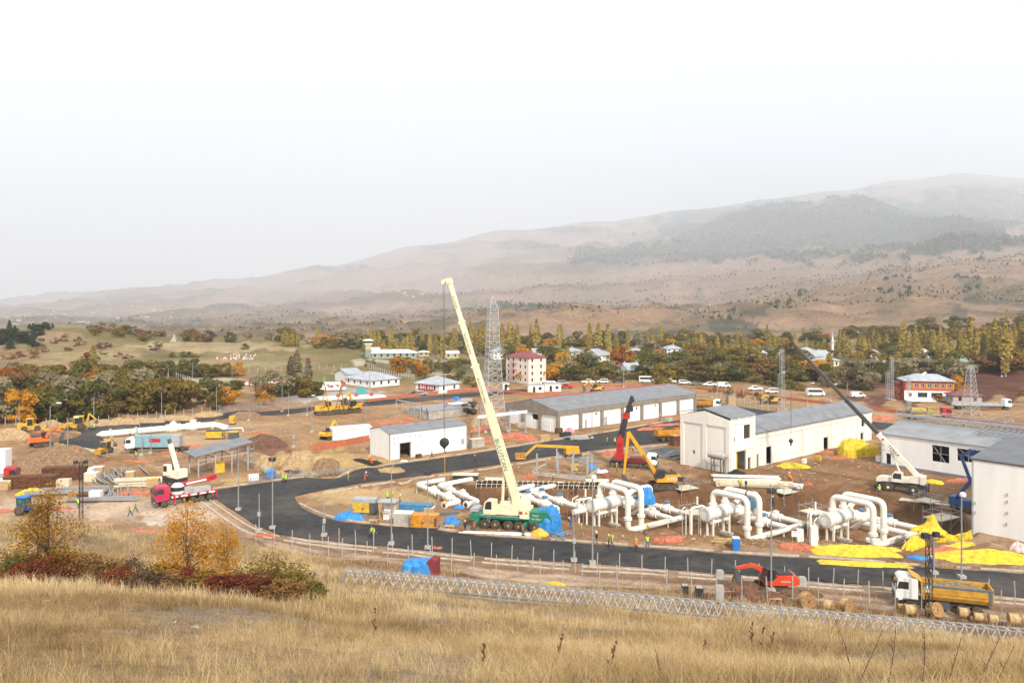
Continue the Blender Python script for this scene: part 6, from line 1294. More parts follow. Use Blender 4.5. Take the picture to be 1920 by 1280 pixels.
def rough_crane():
 c = P(1691, 922); hd = R(-35); r = thing('rough_terrain_crane', 'cream and black wheeled crane with olive dark boom reaching up over the cream hall', 'mobile crane', c, hd)
 for x in (-2.0, 2.0): axle(r, x, 1.15, .85, .6, rimm=CRANEW)
 b = MB(); b.prism([(-3.8, 1.0), (3.8, 1.0), (3.8, 1.5), (2.9, 1.75), (-2.9, 1.75), (-3.8, 1.5)], -1.05, 1.05); b.build('carrier', DARKM, r); b = MB(); b.prism([(-4.0, 1.6), (-1.6, 1.6), (-1.6, 2.5), (-3.4, 2.5), (-4.0, 2.2)], -.9, .9); b.build('engine_hood', CRANEW, r)
 for x in (-3.9, 3.9):
  q = MB(); q.box(x, 0, .8, .35, 5.0, .3); q.box(x, -2.4, .15, .2, .2, 1.4); q.box(x, 2.4, .15, .2, .2, 1.4); q.build('outrigger', DARKM, r)
 b = MB(); b.lathe((0.4, 0, 1.75), (0, 0, 1), [(0, .9), (.25, .9)], 16); b.prism([(-.8, 1.95), (3.6, 1.95), (3.6, 3.2), (2.6, 3.4), (1.2, 2.8), (-.8, 2.6)], -1.0, 1.0); b.build('slewing_body', CRANEW, r); b = MB(); b.box(3.4, 0, 1.9, .7, 2.4, 1.3); b.build('counterweight', CRANEW, r)
 b = MB(); b.prism([(-1.5, 1.9), (.3, 1.9), (.3, 3.6), (-1.0, 3.65), (-1.4, 3.2)], -1.35, -.4); k = b.build('operator_cab', CRANEW, r); b = MB(); b.prism([(-1.25, 2.5), (.1, 2.5), (.1, 3.45), (-.95, 3.45), (-1.2, 3.15)], -1.37, -1.345); b.build('side_window', GLASS, k); b = MB(); b.prism([(-1.47, 2.4), (-1.44, 2.4), (-1.06, 3.5), (-1.1, 3.5)], -1.28, -.48); b.build('windscreen', GLASS, k)
 M = Matrix.Rotation(-hd, 4, 'Z') @ Matrix.Translation(-c); tip = M @ Vector((53.4, 151.9, 25.4)); p0 = Vector((2.7, 0, 3.0)); d = tip - p0; Lb = d.length; d.normalize(); zax = d; yax = Vector((0, 1, 0)); yax = (yax - zax * yax.dot(zax)).normalized(); xax = yax.cross(zax); F = Matrix((xax, yax, zax)).transposed().to_4x4(); F.translation = p0
 OLD = mat('olive_black_boom', (.075, .065, .05), .5, noise=.2); first = None
 for a, e, w, h, m in ((-.8, .30, .72, .9, CRANEW), (.30, .55, .62, .76, OLD), (.55, .78, .54, .66, OLD), (.78, 1.0, .46, .56, OLD)):
  b = MB(F); z0 = a if a < 0 else Lb * a; b.box(0, 0, z0, w, h, Lb * e - z0 + .2); b.box(0, 0, Lb * e - .1, w + .1, h + .1, .3); o = b.build('boom_section', m, r); first = first or o
 Rm = Matrix((-zax, (yax * -1).cross(-zax), -yax)).transposed().to_3x3(); o = text_part('lettering', 'TEREX', .85, LETB, first, F @ Vector((0, -.462, Lb * .185)), (0, 0, 0), .006); o.rotation_euler = Rm.to_euler()
 b = MB(F); b.box(0, -.46, Lb * .262, .45, .02, .3); b.build('red_mark', REDP, r)
 b = MB(F); b.box(-.2, 0, Lb, 1.0, .6, .5); b.tube((-.5, -.25, Lb + .1), (-.5, .25, Lb + .1), .28, n=10); b.build('boom_head', DARKM, r); b = MB(); b.tube((.1, 0, 2.5), tuple(F @ Vector((-.4, 0, Lb * .2))), .17, n=8); b.build('luffing_ram', CRANEW, r)
 ht = F @ Vector((-.6, 0, Lb)); b = MB(); zh = 6.7
 for y in (-.16, .16): b.tube((ht.x, ht.y + y, ht.z), (ht.x, ht.y + y, zh + .6), .018, n=4)
 b.build('hoist_rope', DARKM, r); b = MB(); b.lathe((ht.x, ht.y - .22, zh + .3), (0, 1, 0), [(0, .3), (.1, .42), (.34, .42), (.44, .3)], 12); b.box(ht.x, ht.y, zh - .6, .25, .25, .6); b.build('hook_block', DARKM, r)
 hw = M.inverted() @ Vector((ht.x, ht.y, zh - .6)); t = thing('load_sling', 'thin pink sling hanging from the smaller crane hook', 'sling', hw); b = MB(); b.bar((0, 0, 0), (.1, -.2, -4.4), .07, .03); b.build('strap', mat('pink_strap', (.6, .25, .2), .7), t)
rough_crane()
def knuckle_truck():
 g = P(1187, 876); r = thing('crane_truck', 'white cabbed lorry with red knuckle boom crane raised above it', 'crane truck', g, R(-16)); chassis(r, -4.5, 4.5, .8)
 for x in (3.4, 1.6, -1.7, -3.1): axle(r, x, 1.05, .52)
 truck_cab(r, 2.9, 2.0, 2.4, .95, 3.0, WHITEP); b = MB(); b.box(.9, 0, 1.15, 3.2, 2.4, .95); b.build('bed', mat('dark_red_bed', (.16, .02, .02), .6), r); b = MB(); b.box(-2.6, 0, 1.15, 3.6, 2.2, .4); b.box(-4.3, -2.0, .3, .25, .25, 1.3); b.box(-4.3, 2, .3, .25, .25, 1.3); b.box(-4.3, 0, 1.1, .4, 4.2, .35); b.build('stabiliser', DARKM, r)
 b = MB(); b.box(-2.8, 0, 1.5, 1.9, 1.8, 1.1); b.prism([(-3.4, 2.4), (-2.0, 2.4), (-1.9, 5.6), (-2.5, 6.8), (-3.2, 5.6)], -.55, .55); b.build('crane_column', REDP, r)
 b = MB(); slab_arm(b, (-2.5, 6.0), (-1.4, 10.2), 1.3, 1.0, .8); b.box(-2.3, -.55, 7.0, .5, .3, 1.6); b.box(-1.7, .5, 8.4, .6, .3, 1.4); b.build('inner_boom', DARKM, r); b = MB(); b.box(-1.35, 0, 9.8, 1.3, 1.0, 1.2); b.build('knuckle', REDP, r); b = MB(); slab_arm(b, (-1.3, 10.4), (-.2, 14.4), 1.0, .6, .7); b.box(-.7, 0, 11.3, 1.3, 1.0, 1.1); b.box(-.2, 0, 13.2, .9, .8, .7); b.build('outer_boom', DARKM, r); b = MB(); b.bar((-3.3, 0, 3.2), (-2.0, 0, 8.6), .22); b.build('boom_ram', REDP, r)
knuckle_truck()
def red_truck_crane():
 g = (P(306, 949) + P(380, 937)) / 2; r = thing('truck_crane', 'crimson cabbed lorry with red and white crane folded on its bed', 'crane truck', g, R(219)); chassis(r, -4.6, 4.6, .85)
 for x in (3.3, -1.2, -2.6, -4.0): axle(r, x, 1.1, .56)
 truck_cab(r, 2.5, 2.2, 2.5, 1.0, 3.45, MAGP); b = MB(); b.box(-1.6, 0, 1.35, 6.4, 2.5, .4); b.build('bed', REDP, r); b = MB()
 for k in range(5): b.box(-4.3 + k * 1.5, 1.28, 1.4, 1.0, .05, .28); b.box(-4.3 + k * 1.5, -1.28, 1.4, 1.0, .05, .28)
 b.build('bed_stripe', WHITEP, r)
 b = MB(); b.lathe((.9, 0, 1.75), (0, 0, 1), [(0, 1.0), (.3, 1.1), (1.3, 1.0), (1.7, .6)], 16); b.build('crane_housing', WHITEP, r); b = MB(); b.lathe((.95, .05, 2.35), (0, 0, 1), [(0, 1.12), (.6, 1.06)], 16); b.build('cab_window', GLASS, r)
 b = MB(); b.bar((.5, -.6, 3.0), (-4.6, -.7, 3.4), .55, .6); b.bar((-4.0, -.7, 3.3), (-5.6, -.5, 3.7), .7, .8); b.build('folded_boom', REDP, r); b = MB(); b.bar((-.6, -.62, 3.1), (-4.0, -.7, 3.36), .58, .3); b.build('boom_stripe', WHITEP, r); b = MB(); b.box(-2.5, .4, 1.75, 3.4, 1.4, .7); b.box(-.6, 0, 1.75, 1.4, 2.2, .9); b.build('winch_gear', GREYP, r)
 b = MB()
 for x in (-5.0, 1.8):
  for y in (-1.3, 1.3): b.box(x, y, .5, .3, .3, 1.3)
 b.build('stabiliser', REDP, r)
 g = P(328, 912); t = thing('telescopic_crane', 'small white crane with raised boom behind the crimson lorry', 'mobile crane', g, R(152))
 for x in (-1.4, 1.4): axle(t, x, 1.0, .6, .5)
 b = MB(); b.box(0, 0, .9, 4.4, 1.9, .9); b.build('carrier', DARKM, t); b = MB(); b.box(-.4, 0, 1.8, 3.0, 1.9, 1.1); b.box(-1.5, 0, 1.8, 1.0, 2.2, 1.5); b.build('slewing_body', CRANEW, t); b = MB(); b.box(.9, .9, 2.2, 1.2, .9, 1.9); k = b.build('operator_cab', CRANEW, t); b = MB(); b.box(.95, 1.36, 2.9, .9, .03, 1.0); b.box(1.51, .9, 2.9, .03, .7, 1.0); b.build('side_window', GLASS, k)
 b = MB(); b.bar((-.6, -.2, 2.6), (1.5, -.2, 7.6), .55, .7); b.build('boom_section', CRANEW, t); b = MB(); b.bar((1.5, -.2, 7.6), (1.85, -.2, 8.4), .45, .5); b.build('boom_head', GREYD, t); b = MB(); b.bar((.4, -.2, 2.4), (1.2, -.2, 5.4), .25); b.build('luffing_ram', GREYD, t)
red_truck_crane()
def tractor():
 r = thing('tractor', 'dark blue tractor with bright blue cab roof at the grass edge', 'tractor', P(53, 964), R(-5))
 for y in (-.85, .85): wheel(r, -.9, y, .78, .45); wheel(r, 1.3, y, .5, .3)
 b = MB(); b.prism([(-.2, .7), (2.0, .7), (2.0, 1.45), (-.2, 1.6)], -.4, .4); b.build('bonnet', BLUEM, r); b = MB(); b.box(-.75, 0, .8, 1.5, 1.35, .8); b.build('body', BLUEM, r); b = MB(); b.box(-.75, 0, 1.6, 1.4, 1.3, 1.05); c = b.build('cab_window', mat('teal_glass', (.03, .12, .12), .15), r); b = MB(); b.box(-.75, 0, 2.65, 1.75, 1.6, .22)
 b.build('cab_roof', BLUEP, c); b = MB()
 for x in (-1.45, -.05):
  for y in (-.66, .66): b.box(x, y, 1.6, .1, .1, 1.05)
 b.build('cab_pillar', DARKM, c)
tractor()
def boom_lift(label, loc, rz, m, pts, basket, L=3.4, group='boom lifts'):
 r = thing('boom_lift', label, 'boom lift', loc, rz, group)
 for x in (-1.1, 1.1): axle(r, x, .95, .5, .4)
 b = MB(); b.box(0, 0, .5, L, 1.7, .5); b.build('chassis', GREYD, r); b = MB(); b.box(-.3, 0, 1.0, 2.9, 1.9, .95); b.box(-1.3, 0, 1.0, 1.0, 2.1, 1.3); b.build('turret', m, r)
 for i in range(len(pts) - 1): b = MB(); b.bar(pts[i], pts[i + 1], .42 - .07 * i, .5 - .07 * i); b.build('boom_section', m, r)
 x, y, z = basket; b = MB()
 for zz in (0, .55, 1.1):
  for a, c in (((x - 1, y - .5), (x + 1, y - .5)), ((x + 1, y - .5), (x + 1, y + .5)), ((x + 1, y + .5), (x - 1, y + .5)), ((x - 1, y + .5), (x - 1, y - .5))): b.tube((*a, z + zz), (*c, z + zz), .05, n=5)
 for a in (-1, -.35, .35, 1):
  for c in (-.5, .5): b.tube((x + a, y + c, z), (x + a, y + c, z + 1.1), .05, n=5)
 b.box(x, y, z, 2, 1, .06); b.build('basket', m, r)
 return r
boom_lift('yellow boom lift with arm stretched over the steel columns', P(1075, 858), R(10), mat('lift_amber', (.75, .36, .02), .45, noise=.1), [(1.2, 0, 2.2), (-8.2, 0, 2.9), (-10.6, 0, .8)], (-11.5, 0, .25))
boom_lift('blue boom lift with folded upright arm against the tall white hall', P(1806, 958), R(-50), BLUEM, [(-1.2, 0, 1.6), (1.1, 0, 5.0), (-.3, 0, 8.8), (1.0, 0, 9.8)], (1.9, 0, 9.0))
# ---- cars
def car(kind, px, py, rz, paint, label, group='cars in the car park'):
 g = G(px, py); r = thing({'van': 'van', 'minibus': 'minibus', 'pickup': 'pickup_truck'}.get(kind, 'parked_car'), label, {'van': 'van', 'minibus': 'minibus', 'pickup': 'pickup'}.get(kind, 'car'), g, rz, group)
 pr = {'sedan': ([(-2.2, .35), (2.2, .35), (2.25, .75), (1.2, .95), (.5, 1.42), (-1.0, 1.42), (-1.7, 1.0), (-2.2, .95)], [(.95, .95), (.42, 1.36), (-.95, 1.36), (-1.45, .98)], 1.75, 1.35),
  'suv': ([(-2.2, .4), (2.25, .4), (2.3, .95), (1.3, 1.1), (.7, 1.75), (-2.0, 1.78), (-2.25, 1.1)], [(1.1, 1.12), (.6, 1.66), (-1.9, 1.68), (-2.1, 1.15)], 1.85, 1.4),
  'pickup': ([(-2.6, .5), (2.5, .5), (2.55, 1.0), (1.5, 1.15), (.8, 1.78), (-.7, 1.78), (-.85, 1.1), (-2.6, 1.1)], [(1.25, 1.15), (.7, 1.68), (-.6, 1.68), (-.7, 1.15)], 1.85, 1.6),
  'van': ([(-2.4, .4), (2.3, .4), (2.45, 1.0), (1.8, 1.25), (1.1, 2.0), (-2.3, 2.05), (-2.4, .6)], [(1.65, 1.25), (1.0, 1.85), (.1, 1.85), (.1, 1.25)], 1.95, 1.5),
  'minibus': ([(-3.2, .4), (3.0, .4), (3.1, 1.1), (2.7, 1.35), (1.9, 2.55), (-3.1, 2.65), (-3.2, .6)], [(2.4, 1.4), (1.8, 2.25), (-2.9, 2.3), (-2.9, 1.4)], 2.1, 2.0)}[kind]
 b = MB(); w = pr[2]; b.prism(pr[0], -w / 2, w / 2); b.build('body', paint, r)
 b = MB(); b.prism(pr[1], -w / 2 - .012, w / 2 + .012); b.build('side_window', GLASS, r)
 q0, q1 = pr[1][0], pr[1][1]; b = MB(); b.prism([(q0[0] + .16, q0[1]), (q0[0] + .2, q0[1]), (q1[0] + .16, q1[1]), (q1[0] + .12, q1[1])], -w / 2 + .1, w / 2 - .1); b.build('windscreen', GLASS, r)
 for x in (-pr[3], pr[3]): axle(r, x, w / 2 - .1, .36, .24, dirty=False, rimm=STEEL)
 lamp_pair(r, pr[0][1][0] + .03, w * .38, .7, .16)
 b = MB(); b.box(pr[0][0][0] - .02, 0, .75, .05, w * .9, .15); b.build('tail_light', REDL, r)
 return r
SILVER = mat('silver_paint', (.45, .46, .47), .35, .3, noise=.05); DKCAR = mat('charcoal_paint', (.04, .04, .045), .35, noise=.05); GREYC = mat('grey_car_paint', (.2, .22, .22), .35, .2, noise=.05)
car('minibus', 1031, 727, R(-8), WHITEP, 'white minibus behind the site cabins'); car('suv', 1056, 721, R(5), SILVER, 'silver estate car next to the white minibus'); car('pickup', 1061, 728, R(185), REDP, 'red pickup below the silver estate car')
car('pickup', 1103, 719, R(-5), WHITEP, 'white pickup under the trees, first of the parked line'); car('suv', 1130, 718, R(175), WHITEP, 'white off roader with spare wheel beside the black pickup'); car('pickup', 1159, 717, R(5), DKCAR, 'black pickup in the middle of the parked line')
car('minibus', 1213, 717, R(-3), WHITEP, 'long white minibus with dark windows beside the olive tree'); car('pickup', 1256, 718, R(175), WHITEP, 'white pickup just past the olive tree'); car('suv', 1283, 720, R(5), WHITEP, 'white off roader next to the grey saloon'); car('sedan', 1305, 722, R(175), GREYC, 'grey saloon between white vehicles'); car('pickup', 1331, 724, R(175), WHITEP, 'white crew cab pickup beside the white van'); car('van', 1357, 726, R(0), WHITEP, 'white panel van at the end of the line')
car('pickup', 1416, 732, R(178), WHITEP, 'white pickup apart on the dirt road bend'); car('suv', 1447, 737, R(170), WHITEP, 'white off roader partly behind the slim mast'); car('van', 1608, 745, R(0), WHITEP, 'white van parked at the edge of the ploughed field')
car('sedan', 777, 741, R(190), DKCAR, 'dark saloon beside the hipped office'); car('sedan', 790, 741, R(5), SILVER, 'pale saloon in front of the hipped office'); car('suv', 774, 668, R(20), WHITEP, 'white car parked at the green barracks')
car('minibus', 1529, 742, R(0), WHITEP, 'white bus half hidden by bushes beside the dirt road')
def lorry(label, px, py, rz, cabm, Lb, what):
 g = G(px, py); r = thing('lorry', label, 'lorry', g, rz, 'lorries'); chassis(r, -Lb, 3, .8)
 for x in (2.0, -Lb + 1.0, -Lb + 2.4): axle(r, x, 1.05, .52)
 truck_cab(r, 1.3, 2.1, 2.45, 1.0, 3.4, cabm)
 if what == 'flat':
  b = MB(); b.box(-Lb / 2 + .3, 0, 1.25, Lb + 1, 2.5, .2)
  for s in (-1.22, 1.22): b.box(-Lb / 2 + .3, s, 1.45, Lb + 1, .06, .6)
  b.build('flat_bed', GREYP, r)
 elif what == 'machine':
  b = MB(); b.box(-Lb / 2 + .3, 0, 1.15, Lb + 1, 2.5, .25); b.build('flat_bed', YELP, r); b = MB(); b.lathe((-Lb + 1, 0, 2.4), (1, 0, 0), [(0, .5), (0.2, .9), (Lb * .5, .9), (Lb * .6, .5)], 12); b.box(-1.5, 0, 1.4, 2.4, 2.2, 2.0); b.build('drilling_machine', mat('dirty_yellow', (.42, .30, .06), .6, noise=.35), r)
  b = MB(); b.box(-Lb / 2, 1.2, 1.4, Lb, .2, .9); b.build('drill_rack', DARKM, r)
 else:
  b = MB(); b.box(-Lb * .25, 0, 1.3, Lb * .8, 2.4, 2.5); b.build('container', mat('blue_container', (.22, .38, .44), .6, noise=.1), r); b = MB(); b.box(-Lb * .25 - Lb * .4 - .9, 0, 1.3, 1.8, 2.4, 2.5); b.build('cooling_unit', GREYP, r)
  q = MB(); q.box(-Lb * .3, -1.22, 2.4, 2.4, .04, .8); q.box(-Lb * .3, 1.22, 2.4, 2.4, .04, .8); pl = q.build('red_panel', REDP, r); q = MB(); q.box(-Lb * .3, -1.245, 2.75, 2.0, .02, .12); q.build('white_bar', WHITEP, pl); q = MB()
  for x in (.6, 1.7):
   for z in (1.9, 2.9): q.lathe((x, -1.2, z), (0, -1, 0), [(0, .38), (.06, .38)], 14)
  q.build('fan_disc', mat('pale_disc', (.5, .55, .4), .6), r)
 return r
lorry('red cabbed lorry carrying a yellow drilling machine past the ploughed field', 1756, 786, R(-8), REDP, 8, 'machine'); lorry('white cabbed flatbed lorry on the far field road', 1872, 768, R(-5), WHITEP, 13, 'flat'); lorry('white cabbed lorry with pale blue generator container', 268, 848, R(184), WHITEP, 10, 'unit')
lorry('red lorry cut by the picture edge beside the white box', -6, 912, R(20), REDP, 6, 'flat')
# ------------------------------------------------------------------ pipework
def wpts(pts): return [P(px, py, z) for px, py, z in pts]
def valve(root, p, d, r, top=None, name='valve', up=.0):
 """flanged valve body on a pipe running along d"""
 p, d = Vector(p), Vector(d).normalized(); b = MB()
 b.lathe(p - d * r * 2.4, d, [(0, r * 1.05), (0, r * 1.5), (r * .35, r * 1.5), (r * .36, r * 1.15), (r * 1.0, r * 1.5), (r * 2.4, r * 1.85), (r * 3.8, r * 1.5), (r * 4.4, r * 1.15), (r * 4.45, r * 1.5), (r * 4.8, r * 1.5), (r * 4.8, r * 1.05)], 14)
 b.lathe(p + Vector((0, 0, r * 1.2)), (0, 0, 1), [(0, r * .9), (r * .5, r * .9), (r * .5, r * 1.15), (r * .8, r * 1.15), (r * .8, r * .6), (r * 1.2, r * .5)], 12)
 v = b.build(name, PIPEW, root)
 if top: b = MB(); b.lathe(p + Vector((0, 0, r * 2.1)), (0, 0, 1), [(0, r * .9), (r * .25, r * 1.2), (r * .8, r * 1.1), (r * 1.0, r * .5)], 10); b.build('valve_cap', top, v)
 return v
def flange(root, p, d, r): b = MB(); d = Vector(d).normalized(); b.lathe(Vector(p) - d * .2, d, [(0, r * 1.05), (0, r * 1.42), (.17, r * 1.42), (.18, r * 1.2), (.22, r * 1.2), (.23, r * 1.42), (.4, r * 1.42), (.4, r * 1.05)], 16); return b.build('flange', PIPEW, root)
def run(root, pts, r, bend=.8, n=14, m=None, name='pipe'):
 b = MB(); b.path(pts, r, n, bend); return b.build(name, m or PIPEW, root)
def stand(root, x, y, z0, z1, r=.2, pad=True):
 b = MB(); b.tube((x, y, z0), (x, y, z1), r, n=10)
 o = b.build('support', PIPEW, root)
 if pad: b = MB(); b.box(x, y, z0 - .35, 1.1, 1.1, .5); b.build('footing', CONC, o)
BLUECAP = mat('blue_valve_wrap', (.09, .19, .30), .7, noise=.25)
def module(v0, label, blue, seed):
 """separator vessel with two hairpin pipe loops; local x runs along the vessel"""
 r = thing('separator_module', label, 'pipe module', (v0[0], v0[1], 0), R(37), 'white separator modules in the pit'); fl = gz(v0[0] + 3, v0[1] + 1); f2 = lambda x, y: gz(*(r.matrix_basis @ Vector((x, y, 0)))[:2])
 b = MB(); b.lathe((0, 0, 1.0), (1, 0, 0), [(-.05, .55), (0, .98), (5.9, .98), (6.15, .85), (6.4, .5), (6.5, .1)], 22); v = b.build('vessel', PIPEW, r); b = MB(); b.lathe((0, 0, 1.0), (1, 0, 0), [(-.35, .3), (-.3, 1.0), (-.12, 1.12), (.12, 1.12), (.13, .97)], 20); b.build('vessel_door', PIPEW, v)
 b = MB()
 for k in range(12): a = k * PI / 6; b.tube((-.45, math.cos(a) * .75, 1 + math.sin(a) * .75), (-.1, math.cos(a) * 1.0, 1 + math.sin(a) * 1.0), .06, n=4)
 b.tube((-.5, -.9, .2), (-.5, -.9, 2.1), .05, n=5); b.bar((-.5, -.9, 2.1), (-.5, .4, 2.1), .07); b.build('door_clamp', GREYP, v)
 b = MB(); b.box(3.0, 0, .98, .35, 2.0, .05); b.lathe((3.0, 0, 1), (1, 0, 0), [(-.5, .988), (.5, .988)], 22); b.build('weld_band', mat('pale_blue_band', (.62, .64, .64), .5), v)
 for x in (1.0, 4.9):
  for y in (-.55, .55): q = MB(); q.box(x, y, fl - .1, .26, .26, .8 - fl); q.build('leg', PIPEW, r)
  q = MB(); q.box(x, 0, fl - .2, 1.0, 2.0, .55); q.build('footing', CONC, r)
 b = MB(); b.tube((.8, -.3, -.35), (5.2, -.3, -.35), .26, n=12)
 for k in range(6): b.tube((1.2 + k * .7, -.3, -.3), (1.2 + k * .7, -.3, .2), .06, n=6); b.tube((1.2 + k * .7, -.3, -.3), (1.2 + k * .7, -.3, -1.1), .05, n=5)
 b.build('drain_header', PIPEW, r)
 rp = .45
 for x, run_, back in ((1.7, 16.4, -2.0), (4.6, 12.3, -2.6)):
  q = MB(); q.lathe((x, 0, 1.7), (0, 0, 1), [(0, rp * 1.5), (.35, rp * 1.5), (.36, rp * 1.25), (.55, rp * 1.45), (.8, rp * 1.45), (.8, rp)], 14); q.build('nozzle', PIPEW, r)
  run(r, [(x, 0, 2.0), (x, 0, 4.35), (x, -6.3, 4.35), (x, -6.3, -1.8), (run_, -6.3, -1.8), (run_, back, -1.8)], rp, 1.05)
  flange(r, (x, -6.3, .1), (0, 0, 1), rp); stand(r, x, -6.3, f2(x, -6.3), -1.9, .2); stand(r, run_ - 1.5, -6.3, f2(run_ - 1.5, -6.3) - .2, -1.9, .11)
  valve(r, (run_, back + 1.0, -1.8), (0, 1, 0), rp, BLUECAP if (seed + int(x)) % 2 else None); run(r, [(run_, back + 1.9, -1.8), (run_, back + 4, -1.8), (run_, back + 6.0, -3.4)], rp, 1.0)
 valve(r, (12.0, 3.2, -.6), (0, 1, 0), rp, BLUECAP); valve(r, (8.2, .0, .2), (1, 0, 0), rp * .95, None); run(r, [(6.3, 0, .8), (7.2, 0, .3), (12, 0, -.6), (12, 6, -.6)], rp * .85, .8)
 valve(r, (10.0, .1, -.2), (1, 0, 0), rp, BLUECAP)
 run(r, [(10.5, 2.6, .6), (12, 2.6, 1.4), (16.2, 2.6, 1.4), (16.2, 2.6, -2.2)], rp * .95, .9)
 b = MB(); rr = random.Random(seed)
 for i in range(5): x, y = rr.uniform(-1.2, 2.0), rr.uniform(1.2, 4.5); b.path([(x, y, fl), (x, y, rr.uniform(.3, 1.4)), (x + rr.uniform(.4, 1.4), y, rr.uniform(.8, 1.8))], .08, 6, .2)
 b.path([(-1, 2.0, fl), (-1, 2.0, 1.7), (1.6, 2.0, 1.7), (1.6, 1.2, 1.4)], .17, 10, .4); b.tube((.6, 2.2, 2.0), (.6, 2.2, 3.2), .14, n=8); b.build('small_pipework', PIPEW, r)
 return r
MODS = [((12.75, 127.5), 'white separator vessel and pipe loops closest to the big crane'), ((29.7, 122.5), 'middle white separator vessel with rust ring on its rear loop'), ((46.9, 119.3), 'white separator vessel and loops beside the yellow tarpaulins')]
for i, (v, lb) in enumerate(MODS):
 m_ = module(v, lb, i != 1, i)
 if i == 1: b = MB(); b.lathe((4.6, -4.2, 4.35), (0, 1, 0), [(-.12, .462), (.12, .462)], 16); b.build('rust_ring', RUST, m_)
def scaffold(label, loc, rz, L, W, decks, top, group='scaffolds around the vessels', nx=3, ny=2):
 r = thing('scaffold', label, 'scaffold', loc, rz, group); b = MB()
 xs = [L * i / (nx - 1) for i in range(nx)]; ys = [W * i / (ny - 1) for i in range(ny)]
 for x in xs:
  for y in ys: b.tube((x, y, -.2), (x, y, top), .05, n=5)
 for z in list(decks) + [d + 1.0 for d in decks]:
  for y in ys: b.tube((-.2, y, z), (L + .2, y, z), .045, n=5)
  for x in xs: b.tube((x, -.2, z), (x, W + .2, z), .045, n=5)
 b.tube((0, 0, 0), (L, 0, decks[-1]), .04, n=4); b.build('scaffold_frame', STEEL, r)
 for d in decks: q = MB(); q.box(L / 2, W / 2, d + .05, L, W, .07); q.build('deck', WOODW, r)
scaffold('scaffold with plank deck at the vessel door near the crane', G(1083, 978), R(30), 3.4, 3.0, [1.9], 3.4); scaffold('scaffold with plank deck at the middle vessel door', G(1297, 990), R(30), 3.4, 3.0, [1.9], 3.6); scaffold('tall scaffold round the door of the vessel by the tarpaulins', G(1527, 1002), R(30), 3.2, 3.0, [1.2, 3.0], 4.6)
scaffold('low scaffold rails behind the loop of the middle module', G(1470, 950), R(30), 4, 3, [2.0], 3.4); scaffold('low scaffold rails behind the loop closest to the crane', G(1278, 945), R(30), 4, 3, [2.0], 3.6); scaffold('scaffold under the yellow sheet beside the tall white hall', G(1765, 1010), R(30), 5, 3, [2.6], 4.4); scaffold('light scaffold by the last valve near the tall white hall', G(1745, 965), R(30), 3, 3, [1.6], 3.2)
# two vessel-less manifolds left of the crane
def manifold(label, segs, valves, ends, z, name='pipe_manifold'):
 o = P(*segs[0][0][:2], z); r = thing(name, label, 'pipe manifold', (o.x, o.y, 0), 0, 'white manifolds left of the separators'); L = lambda q: tuple(P(q[0], q[1], q[2] if len(q) > 2 else z) - Vector((o.x, o.y, 0)))
 for s in segs: run(r, [L(q) for q in s], .44, .95)
 for (a, b_) in valves: va, vb = Vector(L(a)), Vector(L(b_)); valve(r, va, vb - va, .44, BLUECAP if 'blue' in label else None)
 for (a, b_) in ends:
  va, vb = Vector(L(a)), Vector(L(b_)); d = (vb - va).normalized(); q = MB(); q.lathe(va, d, [(-.1, .3), (-.12, .66), (.18, .66), (.19, .45)], 16); fl_ = q.build('flange', PIPEW, r); q = MB(); q.lathe(va - d * .125, d, [(0, .36), (.02, .36)], 14); q.build('open_bore', DARKM, fl_)
 for s in segs:
  for q in (s[1:-1] if len(s) > 2 else s): p = L(q); stand(r, p[0], p[1], gz(p[0] + o.x, p[1] + o.y) - .1, z - .3, .14)
manifold('white pipe manifold with open flanged ends left of the crane', [[(833, 947), (862, 940), (782, 908), (832, 899)], [(874, 946), (897, 940), (822, 910), (884, 898), (889, 905, -2.0)]], [((814, 921), (782, 908)), ((842, 932), (782, 908)), ((843, 918), (822, 910)), ((868, 928), (822, 910))], [((833, 947), (862, 940)), ((874, 946), (897, 940))], .35)
manifold('white pipe manifold with blue wrapped valves behind the crane', [[(1010, 963), (1048, 954), (955, 921), (1000, 910)], [(1075, 960), (1100, 955), (992, 921), (1052, 907), (1061, 913, -2.0)]], [((990, 933), (955, 921)), ((1022, 944), (955, 921)), ((1016, 929), (992, 921)), ((1050, 939), (992, 921))], [], .35)
